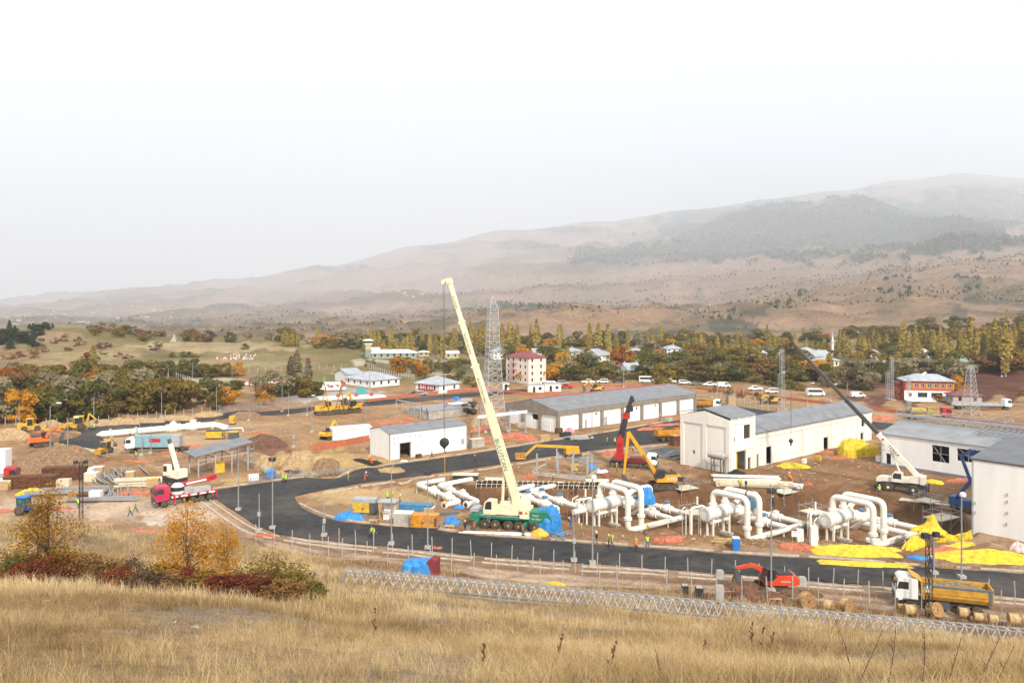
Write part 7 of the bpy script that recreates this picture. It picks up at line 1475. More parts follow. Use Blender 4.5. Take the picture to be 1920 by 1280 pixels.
# long pipeline at the far left
def pipeline():
 z = .9; o = P(190, 818, z); r = thing('white_pipeline', 'long white pipeline on low supports beside the back road', 'pipeline', (o.x, o.y, 0), 0); L = lambda q, zz=z: tuple(P(q[0], q[1], zz) - Vector((o.x, o.y, 0)))
 run(r, [L((190, 814)), L((300, 804)), L((405, 796)), L((427, 803), .3)], .78, 2.2, 16); q = MB(); a, c = Vector(L((190, 814))), Vector(L((300, 804))); d = (c - a).normalized(); q.lathe(a - d * 1.2, d, [(0, .05), (1.25, .78)], 16); q.build('end_cone', PIPEW, r)
 for px, py in ((207, 812), (255, 808)): p = Vector(L((px, py))); q = MB(); q.lathe(p - d * .3, d, [(0, 1.0), (.18, 1.15), (.42, 1.15), (.6, 1.0)], 18); q.build('collar', GREYP, r)
 for px, py in ((212, 812), (258, 808), (325, 802), (365, 799), (400, 797)): p = L((px, py)); q = MB(); q.box(p[0], p[1], -.3, .7, 1.7, .75); q.build('support', CONC, r)
 for px, py in ((325, 802), (362, 799)): valve(r, L((px, py), z), d, .72)
 q = MB(); p = L((427, 803), .3); q.lathe(Vector(p), Vector((.6, -.5, -.5)), [(-.1, .5), (.25, .86), (.5, .86), (.7, .6)], 14); q.build('end_cap', BLUEP, r)
 q = MB(); p0 = Vector(L((262, 806), 0)); q.path([p0, p0 + Vector((0, 0, 2.6)), p0 + Vector((9, 2.5, 2.6)), p0 + Vector((9, 2.5, 1.2))], .1, 6, .3); q.build('gas_line', STEEL, r)
 t = thing('branch_pipe', 'thin white pipe loop lying beside the pipeline cap', 'pipe', G(425, 810)); run(t, [(-1, 0, 0), (-1, 0, .9), (3.6, 1.2, .9), (3.8, 1.2, 0)], .16, .3, 8); t = thing('branch_pipe', 'thin white pipe bend under the end of the pipeline', 'pipe', G(382, 802)); run(t, [(-2, -.6, .5), (2.4, .6, .8), (3.0, .4, 0)], .2, .4, 8)
pipeline()
def valve_yard():
 o = G(600, 733); r = thing('valve_yard_pipework', 'white pipework with red valve wheels in the station compound', 'pipework', o, R(18)); rr = random.Random(5)
 for k in range(5): run(r, [(-9 + k * 3.2, 4, 0), (-9 + k * 3.2, 4, 2.4), (-9 + k * 3.2 + 3.5, -1, 2.4), (-9 + k * 3.2 + 3.5, -1, 0)], .5, .8, 10)
 q = MB(); q.box(3, 2, .6, 9, 2.4, 2.4); q.build('filter_box', WHITEP, r); run(r, [(-10, -3, .9), (9, -3, .9)], .55, .5, 10)
 for x, y, z in ((-9, 4, 2.9), (-5.6, 4, 2.9), (-2.6, 4, 2.9), (-4, -3, 1.9), (0, -3, 1.9), (4, -3, 1.9), (7.6, -3, 1.9), (8, 1, 3.2)): q = MB(); q.lathe((x, y, z), (.2, -1, .3), [(0, .55), (.3, .55)], 10); q.build('valve_wheel', REDP, r)
 o = G(668, 751); r = thing('long_pipe', 'long white pipe with red wheels along the back road', 'pipeline', o, R(14)); run(r, [(-12, 0, 1), (9, 0, 1), (10, 0, 0)], .8, 1.0, 12)
 for x in (-6, 0, 5): q = MB(); q.lathe((x, -.2, 1.9), (.2, -1, .3), [(0, .7), (.3, .7)], 10); q.build('valve_wheel', REDP, r)
 o = G(500, 723); r = thing('valve_row', 'row of white pipes with red wheels behind the grey tree', 'pipework', o, R(10)); run(r, [(-9, 0, .9), (8, 0, .9)], .7, 1, 10)
 for x in (-8, -6, 3, 5): q = MB(); q.lathe((x, -.2, 1.9), (.2, -1, .3), [(0, .7), (.3, .7)], 10); q.build('valve_wheel', REDP, r)
 q = building('teal_container', 'small teal container in the station compound', G(677, 738), R(10), 'container'); b = MB(); b.box(0, 0, 0, 3.4, 2.4, 2.2); b.build('wall', mat('teal_sheet', (.06, .35, .33), .6), q); b = MB(); b.box(0, 0, 2.2, 3.6, 2.6, .1); b.build('roof', mat('teal_sheet', (.06, .35, .33), .6), q)
valve_yard()
def front_tank():
 g = P(1345, 886, 0); r = thing('exhaust_tank', 'grey horizontal tank on black legs at the cream hall gable', 'tank', g, A40 - PI / 2); b = MB(); b.lathe((-2.0, 0, 3.4), (1, 0, 0), [(0, .3), (.12, .62), (3.6, .62), (3.75, .45), (3.8, .2), (4.5, .2)], 16); b.build('tank', mat('warm_grey_tank', (.42, .39, .36), .5), r); b = MB()
 for x in (-1.1, 1.1):
  for y in (-.5, .5): b.tube((x, y, -.1), (x, y, 2.9), .08, n=6)
  b.bar((x, -.5, 2.85), (x, .5, 2.85), .14); b.bar((x, -.5, .2), (x, .5, 2.6), .06)
 b.bar((-1.1, -.5, 1.5), (1.1, -.5, 1.5), .07); b.bar((-1.1, -.5, 2.8), (1.1, -.5, 2.8), .1); b.build('stand', DARKM, r)
front_tank()
def column_pit():
 o = P(1030, 888); r = thing('column_foundation', 'concrete pit with bare steel columns under the yellow boom lift', 'foundation', o, R(-22)); b = MB(); wallrun(b, (-3, -2.5), (8.5, -2.5), .7, [], .3, -1.0); wallrun(b, (8.5, -2.5), (8.5, 6), .7, [], .3, -1.0); wallrun(b, (-3, 6), (-3, -2.5), .7, [], .3, -1.0); b.build('wall', CONC, r); b = MB(); b.box(2.7, 1.7, -1.0, 11, 8, .2); b.build('slab', WOODW, r)
 for x, y in ((-2, -1.5), (2.2, -1.5), (5.2, -1.5), (8, -1.2), (0, 4.5), (3.5, 4.5), (6.5, 4.5), (8, 2), (1.5, 1)): q = MB(); q.box(x, y, -.3, .22, .22, 4.4); q.build('column', GREYP, r)
 q = MB(); q.bar((0, 4.4, .4), (3.4, 4.4, 3.8), .14); q.bar((5.2, -1.4, .4), (7.8, -1.4, 3.2), .12); q.build('brace', STEEL, r)
 for y in (-2.6,):
  q = MB(); q.tube((-3, y, 1.4), (8.5, y, 1.4), .05, n=4)
  for x in range(-3, 9, 2): q.tube((x, y, .6), (x, y, 1.5), .05, n=4)
  q.build('guard_rail', STEEL, r)
 o = P(975, 915); r = thing('rebar_trench', 'trench with black lining and steel rebar frames behind the pipes', 'trench', o, R(-4)); b = MB(); b.box(4, .9, -.3, 24, .2, 1.2); b.build('lining', DARKM, r); b = MB()
 for k in range(26): b.bar((-8 + k * .92, 0, -.2), (-8 + k * .92 + .25, .3, 1.3), .09); b.bar((-8 + k * .92, .3, 1.25), (-8 + k * .92 + .5, .3, 1.3), .07)
 b.tube((-8, .2, .6), (16, .2, .6), .04, n=4); b.build('rebar', WOODW, r)
 for px, py, w, lb in ((928, 908, 3.4, 'black formwork box at the crane side of the trench'), (1120, 911, 4.0, 'timber topped black formwork box at the separator side'), (873, 899, 4.6, 'black edged pit cover with red canister behind the manifold')): q = thing('formwork_box', lb, 'formwork', P(px, py), R(-4)); b = MB(); b.box(0, 0, 0, w, 1.8, 1.0); b.build('side', DARKM, q); b = MB(); b.box(0, 0, 1.0, w + .2, 2.2, .1); b.build('top', WOODW, q)
column_pit()
# ------------------------------------------------------------------ masts, poles, fences
def lattice(b, z0, z1, w0, w1, n, t=.09, x=0, y=0):
 t *= .72
 C = lambda k: [(x + sx * (w0 + (w1 - w0) * k / n) / 2, y + sy * (w0 + (w1 - w0) * k / n) / 2, z0 + (z1 - z0) * k / n) for sx, sy in ((-1, -1), (1, -1), (1, 1), (-1, 1))]
 for k in range(n):
  a, c = C(k), C(k + 1)
  for i in range(4): j = (i + 1) % 4; b.bar(a[i], c[i], t * 1.5); b.bar(a[i], c[j], t); (b.bar(a[j], c[i], t) if n < 8 else None); b.bar(c[i], c[j], t)
def pylon(px, yb, yt, label, sect, arms=(), t=.09):
 g = G(px, yb); r = thing('lattice_pylon', label, 'pylon', g, R(20)); H = CAMZ - g.z - (yt - HY) / FPX * g.y; b = MB()
 for z0, z1, w0, w1, n in sect: lattice(b, z0 * H, z1 * H, w0, w1, n, t)
 b.build('lattice_frame', PYL, r)
 for z, w in arms: q = MB(); q.bar((-w, 0, z * H), (w, 0, z * H), .12); q.bar((-w, 0, z * H), (0, 0, z * H + 1), .07); q.bar((w, 0, z * H), (0, 0, z * H + 1), .07); q.build('cross_arm', STEEL, r)
 for sx in (-1, 1):
  for sy in (-1, 1): q = MB(); w = sect[0][2] / 2; q.box(sx * w, sy * w, -.3, .8, .8, .6); q.build('footing', CONC, r)
pylon(924, 806, 556, 'tall silver lattice pylon beside the long hall', [(0, .30, 5.8, 4.0, 5), (.30, .62, 4.0, 2.9, 6), (.62, .92, 2.9, 2.2, 7), (.92, 1, 2.2, .15, 2)], (), .10)
pylon(1466, 772, 655, 'slim lattice mast behind the cream hall', [(0, 1, 1.1, .9, 18)], ((.98, .9),), .05)
pylon(1664, 748, 698, 'shorter of the twin lattice posts by the red house', [(0, 1, 1.0, .8, 9)], ((.97, .9),), .06); pylon(1672, 750, 670, 'taller of the twin lattice posts by the red house', [(0, 1, 1.0, .8, 13)], ((.97, .9), (.85, .9)), .06)
pylon(1820, 777, 686, 'tapering lattice pylon beside the squat grey house', [(0, .9, 3.4, 1.5, 9), (.9, 1, 1.5, 1.0, 1)], ((.95, 1.4),), .09); pylon(1704, 770, 708, 'rusty switch mast in front of the red house', [(0, 1, .9, .6, 8)], ((.98, 2.0), (.9, 1.6)), .07)
POLES = {}
def pole(px, yb, yt, kind, label, tilt=0, flip=1, D=None):
 g = G(px, yb) if D is None else GD(px, D); H = CAMZ - g.z - (yt - HY) / FPX * g.y; r = thing('street_lamp' if kind in ('arm', 'round', 'flood') else 'steel_pole', label, 'lamp post' if kind != 'plain' else 'pole', g, 0, 'lamp posts of the site' if kind != 'plain' else 'bare steel poles of the site')
 b = MB(); b.path([(0, 0, -.2), (0, 0, H)], .115, 8, r2=.07); b.build('pole', STEEL, r); b = MB(); b.box(0, 0, -.3, .8, .8, .75); b.build('footing', CONC, r)
 if kind == 'arm': b = MB(); b.path([(0, 0, H - .1), (flip * .5, 0, H + .45), (flip * 1.5, 0, H + .75)], .06, 6, .3); b.build('arm', STEEL, r); b = MB(); b.box(flip * 1.75, 0, H + .66, .95, .36, .2, taper=.8); b.build('lamp_head', WHITEP, r)
 if kind == 'round': b = MB(); b.lathe((.15, 0, H - .1), (0, 0, 1), [(0, .12), (.12, .36), (.45, .36), (.6, .15)], 12); b.build('lamp_head', WHITEP, r)
 if kind == 'flood':
  b = MB(); b.bar((-.45, 0, H), (.45, 0, H), .1); b.build('cross_bar', DARKM, r)
  for x in (-.3, .3): b = MB(); b.box(x, -.2, H + .05, .42, .35, .5); b.build('flood_lamp', DARKM, r)
 if kind == 'box': b = MB(); b.box(.05, -.2, H * .42, .4, .3, .6); b.build('junction_box', GREYP, r)
 return r
for a in ((94, 862, 762, 'arm', 'arm lamp beside the orange digger'), (36, 809, 754, 'flood', 'flood lamp post at the far end of the tree belt'), (127, 855, 789, 'arm', 'arm lamp over the asphalt apron'), (176, 800, 742, 'flood', 'lamp post at the tip of the pipeline'), (303, 781, 734, 'flood', 'lamp post behind the middle of the pipeline'), (406, 777, 724, 'flood', 'lamp post near the pipeline bend'),
  (266, 854, 805, 'plain', 'short bare pole by the container lorry'), (283, 850, 796, 'plain', 'bare pole touching the container lorry'), (467, 789, 749, 'plain', 'short pole beside the earth heap on the back road'), (447, 957, 838, 'plain', 'bare tall pole at the road bend by the canopy'), (486, 997, 925, 'box', 'short pole with clamps at the road bend'), (511, 992, 864, 'flood', 'tall flood lamp post at the road bend'),
  (608, 1006, 944, 'box', 'short post on the near side of the bend'), (734, 1022, 874, 'arm', 'tall arm lamp in front of the yellow generator'), (802, 1030, 890, 'flood', 'tall flood lamp post in front of the orange generator'), (551, 838, 798, 'box', 'stubby pole beside the red brown heap'), (585, 810, 750, 'arm', 'arm lamp left of the pipelayers'), (687, 802, 758, 'plain', 'thin pole behind the white shed'), (541, 780, 736, 'plain', 'thin pole left of the pipelayers'), (529, 772, 716, 'plain', 'thin pole at the mesh fence end'),
  (576, 778, 746, 'arm', 'arm lamp at the back road by the valve yard'), (1076, 1053, 968, 'box', 'short pole with grey box before the first separator'), (1111, 1058, 897, 'round', 'tall round headed lamp before the first separator'), (1446, 1110, 924, 'flood', 'tall flood lamp post before the middle separator'), (1751, 1077, 1008, 'round', 'short round headed lamp beside the blue worker'), (1803, 1085, 930, 'round', 'tall round headed lamp before the tall white hall'),
  (1459, 768, 702, 'arm', 'arm lamp behind the cream hall'), (1514, 762, 722, 'arm', 'arm lamp beside the dirt road'), (1557, 752, 724, 'arm', 'arm lamp at the edge of the ploughed field'), (1589, 744, 715, 'flood', 'lamp post by the grey willow'), (1750, 786, 742, 'plain', 'bare pole behind the pipe gallery'), (1897, 790, 760, 'plain', 'white gate post by the field road'), (1883, 793, 766, 'plain', 'shorter gate post by the field road'), (1110, 822, 742, 'plain', 'hair thin pole before the long hall'), (1473, 768, 716, 'plain', 'pole paired with the slim mast'), (1335, 745, 712, 'plain', 'pole at the end of the long hall'),
  (693, 735, 672, 'plain', 'utility pole beside the hipped bungalow'), (608, 712, 690, 'plain', 'utility pole behind the gabled store'), (672, 700, 664, 'plain', 'utility pole on the station lane'), (812, 700, 646, 'plain', 'utility pole by the golden trees'), (862, 716, 695, 'plain', 'utility pole behind the hipped office'), (361, 712, 680, 'plain', 'utility pole in the meadow'), (435, 716, 676, 'plain', 'tall pole in the meadow'), (257, 712, 688, 'plain', 'pole in the hedgerow'), (316, 712, 690, 'plain', 'pole at the hedgerow end'), (1169, 726, 682, 'plain', 'utility pole behind the parked line'), (1190, 705, 684, 'plain', 'utility pole beside the bright tin roof'), (1878, 706, 676, 'plain', 'utility pole on the ploughed bank'), (1632, 790, 770, 'plain', 'stub pole at the end of the cream hall')):
 pole(*a)
def lattice_mast(px, yb, yt, label):
 g = G(px, yb); H = CAMZ - g.z - (yt - HY) / FPX * g.y; r = thing('lighting_mast', label, 'lighting mast', g, R(15), 'dark lattice lighting masts'); b = MB(); lattice(b, 0, H, .5, .45, int(H / 1.5), .042); b.build('lattice_frame', DARKM, r); b = MB(); b.bar((-.9, 0, H), (.9, 0, H), .1); b.build('cross_bar', DARKM, r)
 for x in (-.7, .7): b = MB(); b.box(x, -.2, H - .25, .6, .45, .55); b.build('flood_lamp', DARKM, r)
lattice_mast(152, 972, 866, 'dark lattice mast with twin floodlights beside the cable drum'); lattice_mast(1742, 1155, 1002, 'dark lattice mast with twin floodlights in front of the tipper')
# fence posts: two rows along the front road, one along the tree belt
def along(pts, step):
 W = [G(*p) for p in pts]; out = []; acc = 0
 for i in range(len(W) - 1):
  d = W[i + 1] - W[i]; L = d.length; s = acc
  while s < L: out.append(W[i] + d * (s / L)); s += step
  acc = s - L
 return out
_post = None
def posts(pts, step, h, w, m, label, group, name='fence_post', jit=.05):
 src = None
 for p in along(pts, step):
  if src is None: b = MB(); b.box(0, 0, -.3, w, w, h + .3); src = o = b.build(name, m)
  else: o = src.copy(); COL.objects.link(o)
  o.location = (p.x, p.y, gz(p.x, p.y)); o.rotation_euler = (random.uniform(-jit, jit), random.uniform(-jit, jit), random.uniform(0, 1)); tag(o, label, 'post', group)
CPOST = mat('concrete_post', (.42, .41, .38), .8, noise=.12)
posts([(604, 1022), (711, 1037), (824, 1045), (943, 1059), (1068, 1072), (1155, 1080), (1243, 1085), (1340, 1090), (1495, 1107), (1592, 1110), (1642, 1115), (1849, 1130), (1930, 1137)], 2.75, 2.7, .085, CPOST, 'slim grey fence post in the row nearer the asphalt road', 'fence posts beside the road')
posts([(480, 1020), (550, 1032), (622, 1045), (698, 1057), (737, 1061), (857, 1074), (941, 1082), (1072, 1094), (1164, 1105), (1257, 1113), (1351, 1122), (1598, 1133), (1867, 1152), (1930, 1157)], 2.75, 2.7, .085, CPOST, 'slim grey fence post in the row nearer the dry grass', 'fence posts beside the grass')
posts([(-10, 806), (80, 802), (197, 797), (300, 787), (412, 776)], 2.45, 2.6, .13, CPOST, 'concrete fence post in the row under the tree belt', 'fence posts under the tree belt')
posts([(1343, 752), (1400, 764), (1445, 772)], 2.6, 3.0, .16, CPOST, 'concrete post in the row beside the side road', 'concrete posts beside the side road'); posts([(1345, 738), (1440, 752)], 4.2, 3.0, .16, CPOST, 'concrete post in the weedy row behind the side road', 'concrete posts behind the side road')
posts([(200, 714), (330, 708), (358, 716)], 3.4, 2.2, .2, CPOST, 'meadow fence stake under the hedgerow', 'stakes under the hedgerow'); posts([(370, 704), (480, 699), (640, 690)], 3.6, 2.2, .2, CPOST, 'meadow fence stake along the pale track', 'stakes along the pale track'); posts([(690, 690), (720, 700), (780, 712)], 2.6, 2.0, .25, CPOST, 'white stake along the station lane', 'stakes along the station lane')
posts([(1470, 770), (1640, 800)], 5, 2.6, .12, CPOST, 'thin post along the orange mesh behind the cream hall', 'posts behind the cream hall')
for i in range(34):
 b = None
 p = G(random.uniform(405, 480), random.choice([669, 672, 674, 666]))
 if i == 0: b = MB(); b.box(0, 0, -.3, .5, .2, 1.2); gs = o = b.build('gravestone', mat('pale_stone', (.7, .66, .6), .8))
 else: o = gs.copy(); COL.objects.link(o)
 o.location = p; o.rotation_euler = (0, 0, random.uniform(-.3, .3)); tag(o, 'small pale headstone on the ploughed slope of the left hill', 'headstone', 'headstones on the slope')
def mesh_fence(a, b_, n, h, label):
 A, B = G(*a), G(*b_); r = thing('mesh_fence', label, 'fence', A, math.atan2(B.y - A.y, B.x - A.x), None); L = (B - A).length
 for k in range(n + 1): q = MB(); q.box(L * k / n, 0, -.3, .14, .14, h + .4); q.build('post', STEEL, r)
 q = MB()
 for k in range(int(L / .45)): q.box(k * .45, 0, 0, .05, .02, h)
 for k in range(6): q.box(L / 2, 0, h * k / 5, L, .03, .05)
 q.build('mesh_panel', STEEL, r)
mesh_fence((414, 778), (555, 757), 10, 2.4, 'grey wire mesh fence beyond the back road')
mesh_fence((470, 909), (580, 893), 6, 1.2, 'low grey barrier along the cross road by the canopy')
mesh_fence((575, 893), (668, 879), 5, .9, 'low rail along the cross road by the yellow excavation')
# lattice mast lying on the hillside
def lying_truss():
 U = [(px - 960) / FPX for px in range(648, 2010, 76)]; W = [Vector((u * (74.5 - 6 * u), 74.5 - 6 * u, 0)) for u in U]
 W[0].z = gz(*W[0][:2]) + .1; ze = gz(*W[-1][:2]) + .1; A_, B_ = W[0].copy(), W[-1].copy(); B_.z = ze; n_ = len(W) - 1; W = [A_.lerp(B_, i / n_) for i in range(n_ + 1)]; up_ = max(max(gz(w.x, w.y) - w.z for w in W), 0) * .12
 for w in W: w.z += up_
 r = thing('lattice_mast_lying', 'long pale lattice mast lying across the dry grass slope', 'lattice mast', W[0])
 for i in range(len(W) - 1):
  a, c = W[i] - W[0], W[i + 1] - W[0]; d = (c - a); L = d.length; d.normalize(); up = Vector((0, 0, 1)); s = d.cross(up).normalized(); h, w = 1.3, .85; n = 4; b = MB()
  for k in (0, 1):
   for q in (0, 1): b.bar(a + s * w * q + up * h * k, c + s * w * q + up * h * k - d * .08, .10)
  o = b.build('mast_section', STEEL, r); b = MB()
  for k in range(n):
   p0, p1, p2 = a + d * L * k / n, a + d * L * (k + .5) / n, a + d * L * (k + 1) / n
   b.bar(p0, p1 + up * h, .085); b.bar(p1 + up * h, p2, .085); b.bar(p0 + s * w, p2 + s * w + up * h, .03)
   b.bar(p0 + up * h, p1 + s * w + up * h, .04)
  b.build('zigzag_bracing', mat('lilac_white_steel', (.60, .59, .61), .6), o); b = MB()
  for q in (0, 1): b.bar(a + s * w * q, a + s * w * q + up * (h + (1.0 if i % 3 == 1 and q else .05)), .08)
  b.build('end_frame', STEEL, o)
lying_truss()
# ------------------------------------------------------------------ tarpaulins, nets and heaps
def sheet(name, label, cat, px, py, sx, sy, h, rz, m, seed, group=None, wr=.3, sharp=1.0, peaks=(), loc=None, edge=.35, n=26):
 """crumpled sheet lying over something: closed mound with creases and a ragged outline"""
 rng = np.random.default_rng(seed); g = loc or G(px, py); aa, bb = np.meshgrid(np.linspace(-1, 1, n), np.linspace(-1, 1, n)); th = np.arctan2(bb, aa); rad = np.maximum(np.abs(aa), np.abs(bb))
 k = np.sqrt(aa ** 2 + bb ** 2) + 1e-6; rr = rad / k; x0, y0 = aa * (1 * .45 + .55 * rr), bb * (.45 + .55 * rr); rag = 1 + edge * fbm(np.cos(th) * 2 + seed, np.sin(th) * 2 + seed * 1.7, 3, seed) * 2
 X, Y = x0 * sx * rag, y0 * sy * rag; q = np.clip(1 - rad ** 2, 0, 1) ** sharp
 cre = np.abs(fbm(X * 1.1 + seed, Y * 1.1, 4, seed + 3)) * 2.6; Z = h * q * (.55 + .9 * fbm(X / sx * 2 + seed, Y / sy * 2, 3, seed + 1) + .45) * 1.0 - cre * wr * (q + .15) + .12
 for (a, b_, s, hh) in peaks: Z += hh * np.exp(-(((X - a) ** 2 + (Y - b_) ** 2) / s ** 2))
 c, s_ = math.cos(rz), math.sin(rz); WX, WY = g.x + X * c - Y * s_, g.y + X * s_ + Y * c; base = HT(WX.ravel(), WY.ravel()).reshape(X.shape) - g.z if loc is None else np.zeros(X.shape) - .05; Z = np.maximum(Z, .03) * 1.0 + base; Z[rad > .99] = base[rad > .99] - .06
 me = grid_mesh(name, X.ravel(), Y.ravel(), Z.ravel(), n, n, None, m, smooth=False); o = link(name, me); o.location = g; o.rotation_euler = (0, 0, rz); return tag(o, label, cat, group)
def tarpmat(name, col): return mat(name, col, .55, noise=.22, scale=1.6, bump=.4)
TY, TB, TO = tarpmat('yellow_tarpaulin', (.66, .48, .02)), tarpmat('blue_tarpaulin', (.03, .24, .60)), tarpmat('orange_netting', (.46, .14, .07))
T = 'tarpaulin'
def curtain(a, b_, label):
 n, m_ = 34, 12; U_, V_ = np.meshgrid(np.linspace(0, 1, n), np.linspace(0, 1, m_)); d = b_ - a; L = d.length; d = d.normalized()
 w = fbm(U_ * 7 + 3, V_ * 2.2, 4, 9) * 1.1 + .22 * np.sin(U_ * 21 + V_ * 3); top = 3.3 - .9 * np.sin(U_ * PI) ** 2 - .3 * U_; bot = 1.2 - .7 * U_ + .5 * fbm(U_ * 4, U_ * 0, 2, 4)
 X, Y, Z = U_ * L * d.x - d.y * w, U_ * L * d.y + d.x * w - .6 * V_, bot + (top - bot) * (1 - V_)
 o = link(T, grid_mesh(T, X.ravel(), Y.ravel(), Z.ravel(), n, m_, None, TY, False)); o.location = a; o.location.z = gz(a.x, a.y); tag(o, label, T, 'yellow tarpaulins')
sheet(T, 'big yellow tarpaulin spread beside the third separator', T, 1602, 1034, 6.2, 2.5, .6, R(-8), TY, 1, 'yellow tarpaulins', .5); sheet(T, 'flat yellow tarpaulin strip lying on the asphalt road', T, 1622, 1059, 6.4, 1.1, .25, R(-9), TY, 2, 'yellow tarpaulins', .12); sheet(T, 'long yellow tarpaulin heap below the tall white hall', T, 1842, 1046, 6.3, 2.2, .6, R(-6), TY, 3, 'yellow tarpaulins', .4)
sheet(T, 'peaked yellow tarpaulin draped over the last pipe elbow', T, 1738, 985, 2.3, 1.4, .8, R(-10), TY, 4, 'yellow tarpaulins', .5, peaks=((.5, .2, .8, 1.7),), loc=P(1742, 996, .6)); curtain(P(1752, 1003, 0), P(1822, 1003, 0), 'yellow tarpaulin hung along the scaffold by the tall white hall'); sheet(T, 'narrow yellow tarpaulin fold climbing to the last elbow', T, 1715, 1026, 2.4, .8, 1.3, R(38), TY, 6, 'yellow tarpaulins', .4); sheet(T, 'thin yellow tarpaulin fold on the bank by the lamp', T, 1790, 1028, 3.0, .6, .6, R(10), TY, 16, 'yellow tarpaulins', .3)
sheet(T, 'tall yellow tarpaulin covering stores at the end of the cream hall', T, 1607, 853, 4.6, 2.6, 3.1, R(30), TY, 7, 'yellow tarpaulins', .3, .35); sheet(T, 'small yellow tarpaulin under the smaller crane hook', T, 1488, 876, 3.2, 1.5, .9, R(-5), TY, 8, 'yellow tarpaulins', .3); sheet(T, 'bright yellow sheet behind the cream and black crane', T, 1748, 905, 2.0, 1.1, .5, R(-30), TY, 9, 'yellow tarpaulins'); sheet(T, 'yellow bag lying in the dry grass strip', T, 1045, 1098, 1.1, .5, .35, R(-20), TY, 10, 'yellow tarpaulins', .1)
sheet(T, 'yellow cloth bundle among the steel stacks', T, 62, 927, 2.6, 1.0, 1.0, R(5), TY, 11, 'yellow tarpaulins')
sheet(T, 'tall bright blue tarpaulin over crates beside the green crane', T, 1028, 996, 1.9, 1.5, 3.2, R(-12), TB, 20, 'blue tarpaulins', .5, .3, peaks=((-1, 0, .5, .5),)); sheet(T, 'blue tarpaulin wrapped round the valve of the first separator', T, 1212, 947, 1.3, 1.1, 2.2, R(20), TB, 21, 'blue tarpaulins', .4, .4, loc=P(1214, 942, .7)); sheet(T, 'dark blue tarpaulin on the valve of the middle separator', T, 1412, 945, 1.3, 1.1, 1.8, R(20), tarpmat('dark_blue_tarpaulin', (.05, .16, .26)), 22, 'blue tarpaulins', .4, .4, loc=P(1411, 948, .8))
sheet(T, 'crumpled blue tarpaulin heap in front of the yellow generator', T, 655, 972, 2.4, 1.1, 1.0, R(-10), TB, 23, 'blue tarpaulins', .4); sheet(T, 'blue tarpaulin with yellow cloth beside the yellow generator', T, 680, 962, 2.2, .9, 1.2, R(-5), TB, 24, 'blue tarpaulins', .4); sheet(T, 'yellow cloth lying on the blue heap', T, 676, 958, .8, .5, 1.5, 0, TY, 25, 'yellow tarpaulins'); sheet(T, 'blue tarpaulin on a pallet beside the orange generator', T, 847, 982, 1.3, .8, 1.0, R(-8), TB, 26, 'blue tarpaulins', .4); sheet(T, 'small blue sheet under the flanged pipe end', T, 860, 953, .9, .6, .4, 0, TB, 27, 'blue tarpaulins'); sheet(T, 'small blue sheet by the steel columns', T, 1112, 877, 1.0, .8, .7, 0, TB, 28, 'blue tarpaulins'); sheet(T, 'blue tarpaulin scrap near the blue worker', T, 1722, 1048, 1.4, .5, .3, R(-20), TB, 29, 'blue tarpaulins')
sheet('cloth_heap', 'white dusty cloth heap beside the columns pit', 'cloth', 1128, 886, 1.3, .7, .6, 0, WHITE, 30); sheet('cloth_heap', 'white and pink plastic heap at the picture edge', 'plastic heap', 1912, 1033, 1.1, .8, 1.3, 0, mat('pink_white_plastic', (.75, .55, .52), .6, noise=.3), 31); sheet('cloth_heap', 'pink cloth heap before the long hall gable', 'cloth', 1068, 810, 1.5, .8, 1.0, 0, mat('pink_cloth', (.7, .25, .32), .8), 32)
NT = 'safety_net'; GN = 'orange safety nets'
